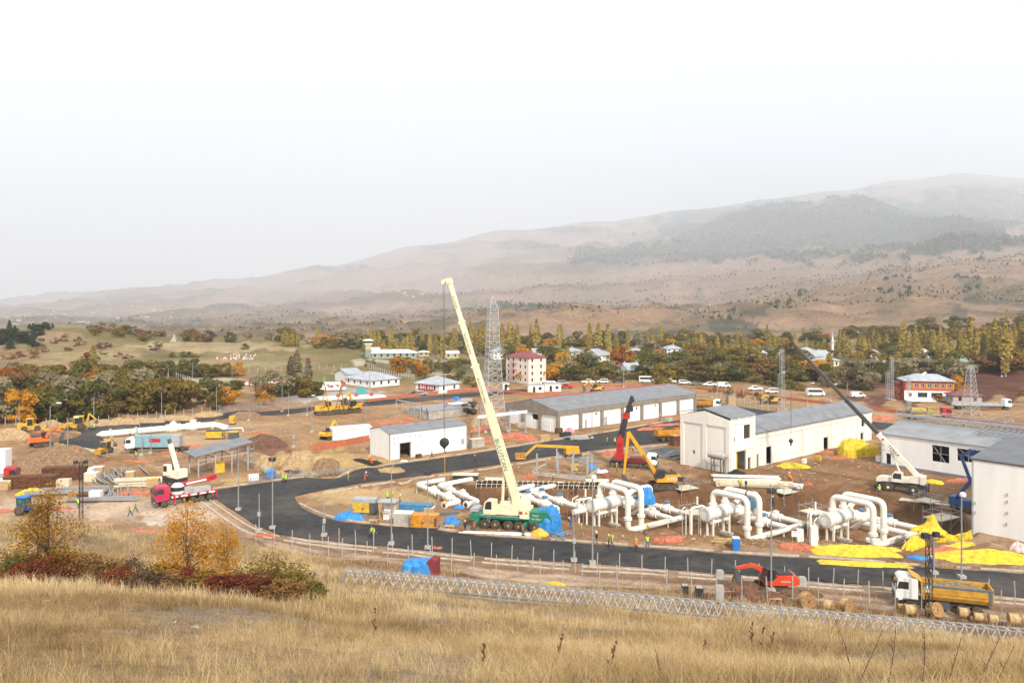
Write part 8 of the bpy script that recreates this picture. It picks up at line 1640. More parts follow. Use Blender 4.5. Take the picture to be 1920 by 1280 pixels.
for a in ((305, 998, 4.2, .9, .25, -6, 'orange net lying on the bank behind the golden young tree'), (495, 1006, 1.6, .6, .8, -20, 'orange net at the outer kerb of the road bend'), (254, 927, 2.4, .9, .9, 10, 'orange net beside the crimson lorry'), (350, 839, 2.6, .8, .8, 8, 'orange net beyond the container lorry'), (255, 866, 2.2, .8, .5, 5, 'orange net on the yard in front of the lorry'), (320, 850, 2.0, .8, .9, 5, 'orange net beside the canopy'), (87, 812, 2.6, .8, .7, 10, 'orange net under the arm lamp'), (82, 852, 3.0, .7, .6, 5, 'orange net strip by the excavated mound'), (245, 838, 2.0, .8, .8, 0, 'orange net under the pipeline'),
  (630, 838, 1.0, .6, .2, 15, 'scrap of orange net by the low fence'), (488, 812, 2.0, .8, .7, 5, 'orange net square in the middle of the sandy yard'), (712, 795, 3.0, .9, .9, -25, 'orange net beside the roofless basement'), (750, 792, 3.2, .9, .9, -10, 'orange net in front of the roofless basement'), (765, 786, 1.6, .9, 1.2, 0, 'orange net bunched at the basement corner'), (910, 806, 3.0, 1.2, 1.3, 10, 'orange net heap under the tall pylon'), (965, 820, 3.6, 1.6, 1.6, -5, 'orange net heap under the pipe rack'), (905, 830, 2.0, .9, 1.0, 0, 'orange net by the small shed of crates'), (990, 826, 2.6, .9, 1.0, 0, 'orange net before the concrete upstand'), (930, 790, 2.0, .8, 1.0, 0, 'orange net behind the pylon'),
  (1250, 798, 5.0, 1.2, .9, 20, 'long orange net heap before the long hall'), (1215, 806, 3.6, 1.2, 1.1, 15, 'orange net heap in front of the long hall doors'), (1280, 787, 2.6, 1.0, 1.0, 10, 'orange net by the tower of the cream hall'), (1140, 852, 1.4, .9, 1.2, 0, 'orange net behind the knuckle boom lorry'), (994, 895, 1.2, .7, 1.2, 30, 'orange net standing on the bank by the trench'), (1139, 892, 1.0, .7, .8, 0, 'orange net bunch above the trench'), (1249, 1014, 2.0, 1.1, 1.1, -6, 'square orange net enclosure by the first separator'), (1490, 1030, 2.0, 1.1, 1.2, -6, 'square orange net enclosure by the white notice board'), (1515, 909, .9, .7, .9, 0, 'orange net bucket shape by the timber stack'), (1565, 851, 2.6, .7, 1.0, -18, 'orange net at the cream hall wall'), (1575, 860, 2.0, .8, .9, -10, 'orange net in front of the tall yellow tarpaulin'), (1735, 928, .8, .6, 1.0, 0, 'orange barrier beside the crane outrigger'), (1812, 905, 2.8, .9, 1.3, -20, 'orange net before the blue boom lift'), (1650, 786, 4.0, 1.4, 1.6, 0, 'orange net heap behind the end of the cream hall'), (1770, 1034, 2.4, .8, 1.0, -12, 'orange net beside the last pipe elbow'), (100, 955, 3.0, .6, .4, 0, 'orange net strip by the blue tractor'), (10, 960, 2.2, .7, .6, 0, 'orange net in the corner of the yard'), (820, 1030, .7, .4, .6, 0, 'orange bag by the flood lamp footing')):
 sheet(NT, a[6], 'safety net', a[0], a[1], a[2] * 1.05, a[3] * .8, a[4] * .62, R(a[5]), TO, int(a[0] * 7 + a[1]) % 900, GN, .5, .7, n=18, edge=.7)
# strips of orange mesh fencing
def net_fence(pts, h, label):
 W = [G(*p) for p in resample(pts, 30)]; b = MB(); o = W[0]
 for i in range(len(W) - 1): b.bar(W[i] - o + Vector((0, 0, h / 2)), W[i + 1] - o + Vector((0, 0, h / 2)), .06, h)
 r = b.build('net_fence', ORANGE); r.location = o; tag(r, label, 'net fence', 'orange mesh fences')
net_fence([(585, 846), (640, 837), (692, 827)], 1.5, 'orange mesh fence beside the white shed'); net_fence([(690, 754), (790, 741), (880, 732), (945, 735), (1005, 742), (1050, 739)], 1.0, 'orange mesh fence along the far side of the back road'); net_fence([(1305, 729), (1420, 742), (1500, 752), (1600, 764), (1700, 776), (1800, 790), (1925, 803)], .9, 'orange mesh fence along the dirt road behind the halls'); net_fence([(1030, 722), (1100, 724), (1200, 726), (1240, 728)], .8, 'orange mesh fence below the parked cars')
def heap(px, py, sx, sy, h, m, label, seed): sheet('dirt_pile', label, 'dirt pile', px, py, sx, sy, h, 0, m, seed, 'dirt piles', .12, .9, n=24, edge=.2)
RBM, BRM, SDM = mat('red_brown_soil', (.15, .075, .045), .95, noise=.3, scale=2, bump=.5), mat('brown_soil', (.25, .155, .085), .95, noise=.3, scale=2, bump=.5), mat('sandy_soil', (.42, .29, .15), .95, noise=.25, scale=2, bump=.5)
heap(493, 836, 5.4, 3.4, 2.3, RBM, 'large red brown soil heap in the middle of the yard', 41); heap(660, 818, 2.6, 1.4, 1.6, BRM, 'brown soil heap before the white container shed', 42); heap(462, 785, 5, 2.5, 1.7, BRM, 'brown soil heap beside the short pole', 43); heap(1392, 1104, 2.6, 1.0, .7, RBM, 'freshly dug soil heap under the mini digger bucket', 44); heap(1425, 1122, 3.0, .9, .8, RBM, 'red brown soil bank below the mini digger', 45); heap(560, 868, 3.2, 2.4, 2.2, SDM, 'yellow soil mound in the excavation', 46); heap(610, 880, 3.0, 2.0, 1.8, BRM, 'brown soil mound beside the road barrier', 47); heap(100, 868, 9, 4, 2.4, BRM, 'broad earth mound with pale stones behind the steel sheets', 48); heap(500, 870, 2.6, 2, 1.5, SDM, 'sandy mound beside the canopy', 49); heap(910, 795, 4, 2.6, 2.6, SDM, 'sandy mound behind the white shed end', 50); heap(735, 885, 2.6, 1.4, .9, SDM, 'small sandy mound at the cross road', 53); heap(1500, 1117, 2.6, .8, .6, RBM, 'low red soil bank beside the cable drums', 51); heap(1760, 1062, 2.6, .8, .8, BRM, 'soil mound at the foot of the short lamp', 52)
for i, (px, py, sx, h) in enumerate([(60, 803, 4, 1.2), (100, 800, 4, 1.5), (190, 797, 5, 1.3), (230, 795, 5, 1.5), (275, 792, 5, 1.2), (330, 788, 6, 1.3), (385, 782, 5, 1.2), (20, 822, 5, 2.2)]): heap(px, py, sx, 1.6, h, SDM, f"sandy spoil heap under the fence posts {['by the loader', 'by the lamp post', 'by the pipeline tip', 'behind the pipeline collar', 'behind the second collar', 'behind the pipeline valves', 'behind the pipeline bend', 'at the far end'][i]}", 60 + i)
# ------------------------------------------------------------------ generators, stacks and stores
def genset(label, px, py, L, W, H, rz, m, top=None, dark=False, sign=True):
 g = G(px, py); r = thing('generator', label, 'generator', g, rz, 'generators'); b = MB(); b.box(0, 0, .15, L + .2, W + .1, .18); b.build('skid', GREYD, r)
 b = MB(); b.box(0, 0, .33, L, W, H - .33); b.build('housing', m, r)
 if top: q = MB(); q.box(0, 0, H, L + .06, W + .06, .55 if not dark else .1); q.build('roof', top, r)
 q = MB()
 for k in range(3): q.box(L * (.32 if k else -.44), -W / 2 - .01, .7 + k * .25, .5, .03, .08)
 q.box(L * .44, -W / 2 - .012, .5, L * .1, .03, H * .6); q.build('vent', GREYD, r)
 if sign: q = MB(); q.box(-.1, -W / 2 - .012, H * .62, .34, .02, .34); q.box(-.2, -W / 2 - .012, H * .42, .3, .02, .2); q.box(.25, -W / 2 - .012, H * .42, .26, .02, .26); s = q.build('warning_plate', DARKM, r); q = MB(); q.box(-.1, -W / 2 - .026, H * .66, .2, .01, .16); q.box(.25, -W / 2 - .026, H * .44, .14, .01, .14); q.build('plate_symbol', WHITEP, s)
 return r
_g = genset('yellow generator with grey roof and dark end on wheels', 685, 962, 3.6, 1.7, 1.9, R(-6), YELP, GREYP); axle(_g, 1.5, .7, .32, .2); _b = MB(); _b.box(1.35, 0, .34, .95, 1.76, 1.56); _b.build('dark_end', GREYD, _g)
genset('plain orange generator beside the wrapped block pallet', 797, 990, 4.0, 1.8, 2.1, R(-7), ORAP); genset('yellow and black compressor behind the steel canopy', 404, 822, 4.2, 1.8, 1.9, R(8), YELP, DARKM, True, False); genset('smaller black and yellow compressor behind the canopy roof', 438, 822, 2.2, 1.6, 1.6, R(8), GREYD, YELP, True, False); genset('little yellow light tower by the steel columns', 1078, 884, 1.5, 1.1, 1.2, R(-8), YELP, None, True, False); genset('yellow tank box standing on the sandy yard', 436, 795, 1.4, 1.2, 2.3, 0, YELP, None, True, False)
def crate(name, label, cat, px, py, L, W, H, rz, m, group=None, lid=None, z=0):
 g = G(px, py); r = thing(name, label, cat, g + Vector((0, 0, z)), rz, group); b = MB(); b.box(0, 0, 0, L, W, H); b.build('side', m, r); b = MB(); b.box(0, 0, H, L + .05, W + .05, .08); b.build('lid', lid or m, r); return r
crate('block_pallet', 'pale blocks shrink wrapped on a pallet beside the orange generator', 'pallet', 757, 984, 2.7, 1.8, 1.9, R(-7), mat('wrapped_blocks', (.50, .46, .38), .6, noise=.2, scale=6), None, WHITE)
crate('blue_covered_stack', 'blue sheeted timber stack behind the wrapped blocks', 'stack', 780, 968, 5.2, 1.8, 1.9, R(-7), mat('faded_blue_sheet', (.07, .22, .38), .7, noise=.2), None, mat('faded_blue_sheet', (.07, .22, .38), .7)); crate('crate', 'small wooden crate at the end of the blue sheeted stack', 'crate', 806, 969, 1.5, 1.6, 1.5, R(-7), WOOD, None, WOODW)
def frame_booth():
 r = thing('timber_booth', 'open timber frame booth with flat roof beside the blue stack', 'booth', G(728, 975), R(-7)); b = MB()
 for x in (-1.1, 1.1):
  for y in (-.8, .8): b.box(x, y, 0, .16, .16, 2.9)
 for z in (0, 1.4, 2.8): b.bar((-1.1, -.8, z + .1), (1.1, -.8, z + .1), .12); b.bar((-1.1, -.8, z + .1), (-1.1, .8, z + .1), .12)
 b.build('timber_frame', WOOD, r); b = MB(); b.box(0, 0, 2.9, 2.9, 2.3, .1); b.build('roof', GREYP, r); b = MB(); b.box(.1, .5, .1, 1.8, .06, 2.5); b.box(-.3, .1, .1, .9, .7, 1.1); b.build('plastic_sheet', WHITE, r)
frame_booth()
for px, py, lb in ((700, 978, 'empty pallet below the yellow generator'), (843, 988, 'pallet carrying the small blue tarpaulin'), (1452, 1124, 'broken pallet beside the first cable drum')): _r = thing('pallet', lb, 'pallet', G(px, py), R(-7), 'wooden pallets'); _b = MB(); [_b.box(0, -.5 + k * .25, .2, 1.4, .18, .05) for k in range(5)]; [_b.box(x, 0, 0, .12, 1.1, .2) for x in (-.6, 0, .6)]; _b.build('boards', WOOD, _r)
def bars(n, px, py, L, rz, w, m, label, group, name='steel_bar', spread=1.6, tilt=.06, hmax=.6, round_=False):
 src = None; g0 = G(px, py)
 for i in range(n):
  if src is None:
   b = MB(); (b.tube((-L / 2, 0, 0), (L / 2, 0, 0), w / 2, n=8) if round_ else b.box(0, 0, -w / 2, L, w, w)); src = o = b.build(name, m)
  else: o = src.copy(); COL.objects.link(o)
  d = random.uniform(-spread, spread) if n > 1 else 0; z = w / 2 + .04 + (i * w * .55) % hmax
  o.location = g0 + Vector((-math.sin(rz) * d + random.uniform(-.5, .5), math.cos(rz) * d, z)); o.rotation_euler = (0, random.uniform(-.01, .01), rz + random.uniform(-tilt, tilt)); tag(o, label, 'bar' if 'bar' in name else name.split('_')[-1], group)
bars(9, 130, 925, 13, R(8), .32, STEEL, 'long grey steel section in the stack behind the yellow cloth', 'long steel sections'); bars(16, 232, 888, 9, R(122), .22, STEEL, 'grey steel tube in the bundle beyond the white crates', 'far steel tubes', spread=3.6, tilt=.1, round_=True); bars(12, 205, 902, 6, R(128), .24, STEEL, 'grey steel tube in the bundle beside the crates', 'middle steel tubes', spread=2.4, tilt=.1, round_=True); bars(18, 205, 926, 7, R(112), .2, STEEL, 'dark grey steel tube in the nearest bundle', 'near steel tubes', spread=3, tilt=.16, round_=True)
bars(4, 192, 940, 11, R(6), .3, STEEL, 'steel channel lying in front of the tube bundles', 'steel channels', spread=.6); bars(7, 262, 905, 8, R(10), .35, WHITEP, 'white beam in the stack left of the crimson lorry', 'white beams', 'white_beam', spread=1.0); bars(10, 258, 911, 7, R(8), .3, WOODW, 'pale timber in the stack left of the crimson lorry', 'pale timbers', 'timber', spread=1.0, hmax=1.2)
bars(8, 1400, 900, 12, R(-6), .26, WHITEP, 'long white panel in the stack above the pit bank', 'white panels', 'cladding_plank', spread=1.7, hmax=.5, tilt=.03); bars(10, 1413, 912, 13, R(-6), .34, WOODW, 'long cream panel in the stack above the pit bank', 'cream panels', 'foam_plank', spread=1.0, hmax=.9, tilt=.02); bars(5, 1487, 914, 3, R(-30), .4, WHITEP, 'short white offcut at the end of the panel stack', 'white offcuts', 'offcut', spread=1, tilt=.8)
bars(3, 1745, 945, 9, R(-34), .16, WHITEP, 'thin white tube lying on the bank beside the blue lift', 'white tubes', 'white_tube', spread=.4); bars(22, 1255, 852, 9, R(35), .22, STEEL, 'grey steel section in the scatter behind the amber digger', 'scattered steel sections', spread=6, tilt=.5, hmax=.3); bars(12, 1090, 862, 5, R(30), .15, STEEL, 'grey bar in the litter beside the steel columns', 'litter bars', spread=4, tilt=.9, hmax=.2); bars(14, 1050, 1006, 2.6, R(-10), .1, mat('blue_grey_scrap', (.2, .3, .4), .5), 'blue grey scrap bar in the heap beside the blue tarpaulin', 'scrap bars', spread=1.4, tilt=1.4, hmax=.5)
bars(3, 935, 1003, 11, R(-6), .14, WHITEP, 'slender white rail in front of the green crane', 'white rails', 'white_rail', spread=.4, tilt=.03); bars(2, 890, 1000, 6, R(-8), .14, REDP, 'red rail lying before the green crane', 'red rails', 'red_rail', spread=.2); bars(10, 1080, 822, 5, R(35), .25, CONC, 'concrete beam lying before the long hall', 'concrete beams', 'concrete_beam', spread=2.2, tilt=.4, hmax=.5); bars(8, 445, 905, 5, R(25), .16, WOOD, 'timber plank lying before the canopy', 'timber planks', 'plank', spread=3.0, tilt=.6, hmax=.2); bars(6, 380, 850, 5, R(60), .2, STEEL, 'blue grey bar leaning by the canopy', 'bars by the canopy', spread=1.5, tilt=.5); bars(7, 1385, 1119, 3, R(12), .12, RUST, 'rusty bar dropped beside the mini digger', 'rusty bars', spread=.8, tilt=1.2, hmax=.2)
bars(6, 1360, 1022, 3.6, R(-6), .2, WOOD, 'weathered plank in the stack before the middle module', 'weathered planks', 'plank', spread=.7, tilt=.03, hmax=.9); bars(4, 1650, 1022, 3.0, R(-12), .3, WHITEP, 'white trim beside the big yellow tarpaulin', 'white trims', 'white_trim', spread=.6, tilt=.2)
def stack_sheet(px, py, L, H, label, rz):
 r = thing('sheet_pile_stack', label, 'steel stack', G(px, py), rz, 'rusty sheet pile stacks'); b = MB()
 for k in range(9): b.prism([(-L / 2, k * H / 9), (L / 2, k * H / 9), (L / 2, (k + .82) * H / 9), (-L / 2, (k + .82) * H / 9)], -1.1 + .05 * (k % 2), 1.1 + .05 * (k % 2))
 b.build('sheet', RUST, r)
stack_sheet(58, 914, 8.5, 2.3, 'rusty steel sheet stack in front of the earth mound', R(8)); stack_sheet(122, 898, 7.5, 2.4, 'higher rusty steel sheet stack beside the mast', R(8)); stack_sheet(165, 938, 2.8, 1.2, 'small rusty steel stack behind the cable drum', R(6))
for a in ((162, 894, 2.6, 1.6, 1.6, 8, WHITE, WHITEP, 'white crate in front of the higher rusty stack'), (172, 901, 2.2, 1.6, 1.5, 8, WOODW, WHITEP, 'pale wood crate with white lid beside the white crate'), (184, 888, 2.0, 1.4, 1.4, 8, WOOD, WHITEP, 'wooden crate with white lid behind the tube bundle'), (245, 895, 1.5, 1.2, 1.1, 8, WOOD, WOODW, 'small wooden crate among the steel tubes'), (65, 914, 1.8, 1.6, 1.5, 8, CONC, WHITE, 'concrete grey crate beside the timber baulk'), (96, 913, 6.5, 1.4, 1.3, 8, WOODW, WOODW, 'long timber baulk beside the grey crate'), (180, 938, 1.8, 1.4, 1.6, 6, WHITE, WHITEP, 'white box behind the tube bundles by the drum'), (8, 916, 3.0, 2.0, 1.6, 6, WOOD, WHITE, 'wood crate in the corner beside the red lorry'), (3, 903, 2.4, 2.4, 6.0, 6, WHITE, WHITE, 'tall white box cut by the picture edge'), (475, 900, 1.8, 1.2, 1.0, 30, WHITEP, WHITEP, 'small white box beside the canopy scaffold'), (288, 912, 2.0, 1.4, 1.4, 8, WOOD, YELP, 'yellow topped timber crate next to the white beams'), (893, 838, 3.2, 1.8, 1.9, 30, CONC, WOODW, 'crate shed with plank top at the end of the white shed'), (1020, 826, 2.6, 1.4, 1.3, 30, WOOD, WOOD, 'wooden crate by the road before the long hall'), (1048, 812, 1.6, 1.2, 1.2, 30, RUST, RUST, 'rusty skip at the corner of the long hall'), (1060, 818, 2.6, 1.4, 1.0, 30, DARKM, DARKM, 'dark pallet of parts before the long hall'), (1175, 788, 1.2, 1.0, 1.5, 40, WHITEP, WHITEP, 'white switch cabinet by the long hall door'), (1250, 790, 3.2, 1.6, 1.4, 40, CONC, ORANGE, 'grey tank crate wrapped in orange mesh'), (1370, 760, 2.4, 2.2, 3.2, 10, WOOD, BLUEP, 'plywood box with blue top behind the tipper'), (1380, 1030, .9, .9, 1.6, -6, BLUEP, WHITEP, 'blue gas bottle cage in front of the middle module'), (1500, 1015, .9, .8, 1.8, -6, CREAM, WHITEP, 'cream electrical cabinet behind the notice board'), (1526, 1022, .9, .8, 2.5, -6, CREAM, WHITEP, 'taller cream electrical cabinet by the third scaffold'), (785, 858, 1.2, .8, .7, 38, RUST, RUST, 'small brown box before the white shed wall'), (1647, 865, .9, .6, 1.2, -50, WHITEP, GREYP, 'white unit at the corner of the electrical hall'), (1508, 868, 1.0, .6, .8, 40, WHITEP, WHITEP, 'white unit at the cream hall wall'), (1536, 862, .8, .7, .8, 40, YELP, YELP, 'little yellow pump by the cream hall'), (1266, 835, 2.0, 1.6, 2.3, 30, RUST, WOOD, 'rusty container beside the cream tower')):
 crate('crate' if 'crate' in a[8] else 'box', a[8], 'crate' if 'crate' in a[8] else 'box', a[0], a[1], a[2], a[3], a[4], R(a[5]), a[6], 'crates and boxes of the site', a[7])
def notice():
 r = thing('notice_board', 'white notice board with red and blue writing lines beside the orange enclosure', 'notice board', P(1494, 1018), R(-8)); b = MB(); b.box(0, 0, .9, 1.4, .05, .8); b.build('board', WHITEP, r); b = MB(); b.box(-.6, 0, 0, .06, .06, .9); b.box(.6, 0, 0, .06, .06, .9); b.build('leg', WOOD, r); text_part('lettering', 'DIKKAT', .24, REDP, r, (0, -.03, 1.5), (PI / 2, 0, 0), .003); text_part('lettering', 'CALISMA VAR', .17, BLUEP, r, (0, -.03, 1.2), (PI / 2, 0, 0), .003)
notice()
DRW = mat('weathered_drum_wood', (.38, .22, .095), .9, noise=.3, scale=5)
def drum(px, py, rr, w, rz, label, tilt=0):
 rr *= .86
 r = thing('cable_drum', label, 'cable drum', G(px, py) + Vector((0, 0, .02)), rz, 'wooden cable drums'); r.rotation_euler = (tilt, 0, rz)
 for y in (-w / 2, w / 2 - .09): b = MB(); b.lathe((0, y, rr), (0, 1, 0), [(0, rr * .12), (.0, rr), (.09, rr), (.09, rr * .12)], 24); b.build('flange', DRW, r)
 b = MB(); b.lathe((0, -w / 2, rr), (0, 1, 0), [(.09, rr * .84), (w - .09, rr * .84)], 20); b.build('core', WOOD, r); b = MB(); b.lathe((0, -w / 2 - .02, rr), (0, 1, 0), [(0, rr * .12), (w + .04, rr * .12)], 8); b.build('hub', DARKM, r)
for a in ((1513, 1141, 1.0, .9, 5, 'largest cable drum beside the broken pallet'), (1555, 1146, .72, 1.0, 50, 'cable drum half sunk in grass next to the largest'), (1586, 1147, .85, .9, 30, 'cable drum with open face third from the pallet'), (1690, 1149, .6, .8, 85, 'small cable drum below the tipper cab'), (1706, 1155, .75, 1.1, 78, 'wide pale cable drum below the tipper cab'), (1756, 1158, .9, .9, 20, 'tilted cable drum at the foot of the dark mast', -.35), (1807, 1160, .72, 1.0, 72, 'cable drum under the rear wheels of the tipper'), (1836, 1166, .6, 1.0, 70, 'low cable drum past the tipper'), (1864, 1170, .6, 1.0, 72, 'low cable drum near the corner'), (1903, 1173, .75, 1.2, 72, 'cable drum at the picture edge'), (138, 937, .95, .9, 5, 'cable drum beside the dark mast in the yard'), (406, 796, .8, .8, 10, 'small cable drum behind the pipeline bend')): drum(a[0], a[1], a[2], a[3], R(a[4]), a[5], a[6] if len(a) > 6 else 0)
def block(px, py, w, h, m, label, top=None): r = thing('concrete_block', label, 'concrete block', G(px, py), R(-6), 'concrete blocks along the track'); b = MB(); b.box(0, 0, -.3, w, w, h + .3); b.build('body', m, r); b = MB(); b.box(0, 0, h, w * .8, w * .8, .08); b.build('cap', top or CONC, r)
block(1350, 1082, .85, .8, CPOST, 'pale concrete block beside the road before the blue cage'); block(1504, 1096, .85, .8, CPOST, 'pale concrete block beside the road right of the digger'); block(1284, 1112, .75, .9, DARKM, 'dark drum like block with pale lid'); block(1311, 1118, .85, 1.0, DARKM, 'black block standing on the bank'); block(1349, 1124, .85, 1.5, CPOST, 'tall pale concrete pillar on the bank')
def covered_shack():
 g = G(796, 1078); r = thing('tool_shack', 'dark red shack half covered with a blue sheet on the grass edge', 'shack', g, R(-10)); b = MB(); b.prism([(-.9, 0), (1.7, 0), (1.7, 2.1), (1.0, 2.2), (.2, 1.6)], -.9, .9); b.build('red_panel', mat('maroon_panel', (.22, .03, .035), .7), r); b = MB(); b.box(-1.2, -.1, 0, 1.6, 1.2, 1.1); b.build('sack_store', WHITE, r)
 o = sheet('blue_sheet', None, None, 0, 0, 1.9, 1.2, 1.5, R(6), TB, 71, None, .3, .3, loc=Vector((0, 0, 0))); o.parent = r; o.location = (-.75, 0, .55)
covered_shack()
def buried_pipe():
 g = P(500, 897); r = thing('large_pipe', 'fat sand coated pipe with bright blue end cap by the cross road', 'pipe', g, R(0)); b = MB(); a = Vector((.8, 0, .9)); e = Vector((-2.2, 5.2, .8)); b.tube(e, a, .85, n=18); b.build('pipe', mat('sand_coat', (.42, .36, .24), .9, noise=.2), r); b = MB(); d = (a - e).normalized(); b.lathe(a, d, [(-.1, .85), (0, .97), (.3, .97), (.42, .8)], 18); b.build('end_cap', BLUEP, r)
buried_pipe()
sheet('bin_bags', 'black bags heaped at the foot of the grey tank', 'bags', 1380, 889, 1.9, .7, .7, 0, BLACKR, 81, None, .3); sheet('black_membrane', 'black membrane sheet crumpled by the white shed', 'membrane', 690, 868, 3.0, 1.0, .5, R(30), BLACKR, 82, None, .3); sheet('black_membrane', 'black membrane strip in the yellow excavation', 'membrane', 548, 886, 1.6, .6, .4, R(10), BLACKR, 83, None, .3); sheet('black_membrane', 'small grey mat before the flanged pipe ends', 'mat', 838, 964, 2.0, .7, .12, R(20), GREYD, 84, None, .05); sheet('yellow_sack', 'yellow sack heap before the blue tarpaulin', 'sack', 1010, 1004, 1.3, .6, .9, 0, YELP, 85, None, .2)
# small litter and stones trodden into the yard: beyond counting
def litter(name, n, zones, s0, s1, mats_, seed):
 rng = random.Random(seed); b = MB()
 for i in range(n):
  px, py, rx, ry = rng.choice(zones); p = P(rng.gauss(px, rx), min(1085, max(775, rng.gauss(py, ry)))); z = gz(p.x, p.y); s = rng.uniform(s0, s1)
  if FLATTEN(np.array([p.x]), np.array([p.y]))[0] < .95: continue
  b.mi = rng.randrange(len(mats_)); b.box(p.x, p.y, z - .02, s * rng.choice((1, 1, 3)), s * rng.uniform(.4, 1), s * .35, rng.uniform(0, 3.1), taper=.7)
 b.raw = True; tag(b.build(name, mats_), kind='stuff')
ZN = [(620, 870, 90, 14), (230, 930, 120, 22), (300, 860, 160, 22), (520, 815, 130, 16), (1150, 815, 120, 12), (1100, 885, 120, 12), (1400, 905, 150, 14), (1250, 850, 60, 10), (1600, 880, 90, 14), (700, 985, 60, 6), (900, 998, 120, 5), (1200, 1015, 160, 8), (1500, 1020, 120, 9), (1420, 870, 100, 8), (980, 800, 60, 14), (700, 785, 90, 10)]
litter('rubble', 2600, ZN, .10, .34, [WOOD, CONC, BRM, STEEL, BRM, RUST], 5)
# ------------------------------------------------------------------ people
SKIN = mat('skin', (.50, .30, .21), .6, noise=.05); NAVY = mat('navy_cloth', (.02, .03, .075), .85); JEANS = mat('dull_blue_cloth', (.07, .10, .18), .85); KHAKI = mat('khaki_cloth', (.28, .21, .12), .85); BLKC = mat('black_cloth', (.025, .025, .03), .85); WORKB = mat('blue_overall', (.03, .12, .42), .8); ORC = mat('orange_overall', (.75, .12, .03), .8)
HIVY = mat('lime_vest', (.55, .80, .04), .7, noise=.04); HIVO = mat('orange_vest', (.85, .20, .03), .7, noise=.04); BOOT = mat('boot_leather', (.05, .035, .025), .8); HYEL = mat('yellow_helmet', (.80, .55, .02), .35); HWHI = mat('white_helmet', (.8, .8, .78), .35); HBLU = mat('blue_helmet', (.03, .15, .5), .35)
def body_proto(pose):
 """one continuous skinned figure; returns body mesh, vest mesh, helmet mesh"""
 st = pose['step']; ar = pose['arms']; ln = pose['lean']
 V, E, Rd, reg = [], [], [], []
 def n(p, r, g, par=None):
  V.append(Vector(p)); Rd.append(r); reg.append(g)
  if par is not None: E.append((par, len(V) - 1))
  return len(V) - 1
 L = lambda z: (z - .95) * ln
 pel = n((0, 0, .95), (.15, .11), 1); wa = n((L(1.1), 0, 1.1), (.14, .105), 1, pel); ch = n((L(1.32), 0, 1.32), (.17, .12), 1, wa); nk = n((L(1.46) + .01, 0, 1.47), (.06, .06), 0, ch); hd = n((L(1.58) + .02, 0, 1.60), (.085, .10), 0, nk); tp = n((L(1.68) + .02, 0, 1.71), (.07, .085), 0, hd); n((L(1.58) + .135, 0, 1.60), (.016, .02), 0, hd)
 for s in (-1, 1): n((L(1.58) + .02, s * .105, 1.60), (.012, .025), 0, hd)
 for s in (-1, 1):
  f = st * s; h = n((0, s * .10, .90), (.095, .095), 2, pel); k = n((f * .24 + .02, s * .11, .50), (.065, .065), 2, h); a = n((f * .42 - (.12 if f < 0 else 0), s * .11, .09 if f >= 0 else .14), (.045, .045), 2, k); n((f * .42 + .16 - (.1 if f < 0 else 0), s * .12, .045), (.045, .04), 3, a)
  sh = n((L(1.42), s * .20, 1.41), (.075, .075), 1, ch); ex, ez, wx, wz = ar[0 if s < 0 else 1]; el = n((L(1.2) + ex, s * .27, ez), (.05, .05), 1, sh); wr = n((L(1.0) + wx, s * .27, wz), (.035, .035), 1, el)
  d = (V[wr] - V[el]).normalized(); pm = n(V[wr] + d * .07, (.04, .02), 0, wr); side = d.cross(Vector((0, 1, 0))); side = side.normalized() if side.length > .1 else Vector((1, 0, 0))
  for q, ll in ((-.03, .075), (-.01, .09), (.01, .085), (.03, .065)): m_ = n(V[pm] + d * .05 + side * q, (.009, .009), 0, pm); n(V[m_] + d * ll * .6 + Vector((.012, 0, 0)), (.008, .008), 0, m_)
  n(V[wr] + d * .05 + side * .055, (.010, .010), 0, wr)
 me = bpy.data.meshes.new('body'); me.from_pydata([tuple(v) for v in V], E, []); o = bpy.data.objects.new('tmp', me); COL.objects.link(o); md = o.modifiers.new('s', 'SKIN')
 for i, sv in enumerate(me.skin_vertices[0].data): sv.radius = Rd[i]; sv.use_root = i == 0
 md.use_smooth_shade = True; sb = o.modifiers.new('u', 'SUBSURF'); sb.levels = 1; sb.render_levels = 1
 dg = bpy.context.evaluated_depsgraph_get(); dg.update(); bm_ = bpy.data.meshes.new_from_object(o.evaluated_get(dg)); bpy.data.objects.remove(o)
 bm_.materials.clear(); [bm_.materials.append(x) for x in (SKIN, NAVY, NAVY, BOOT)]
 A = np.array([tuple(v) for v in V])
 def seg(c):
  best = (9, 0)
  for a, b in E:
   p, q = V[a], V[b]; t = max(0, min(1, (c - p).dot(q - p) / max((q - p).length_squared, 1e-9))); d = (p.lerp(q, t) - c).length - max(Rd[b]) * .5
   if d < best[0]: best = (d, reg[b] if reg[b] != 1 or b != 1 else 1)
  return best[1]
 tor = []
 for p in bm_.polygons:
  g = seg(p.center); p.material_index = g
  if g == 1 and .86 < p.center.z and abs(p.center.y) < .225 and p.center.z < 1.46: tor.append(p.index)
 b = MB(); vi = {}
 for i in tor:
  p = bm_.polygons[i]
  for k in p.vertices:
   if k not in vi: v = bm_.vertices[k]; vi[k] = len(b.v); b.v.append(tuple(v.co + v.normal * .018))
  b.f.append(tuple(vi[k] for k in p.vertices)); b.m.append(0); b.sm.append(True)
 vm = bpy.data.meshes.new('vest'); vm.from_pydata(b.v, [], b.f); vm.materials.append(HIVY)
 q = MB(); x = L(1.68) + .02; q.lathe((x, 0, 1.66), (0, 0, 1), [(0, .155), (.02, .13), (.08, .12), (.13, .07), (.15, .01)], 12); q.box(x + .14, 0, 1.655, .1, .16, .02); ho = q.build('helmet', HYEL); hm = ho.data; bpy.data.objects.remove(ho)
 return bm_, vm, hm
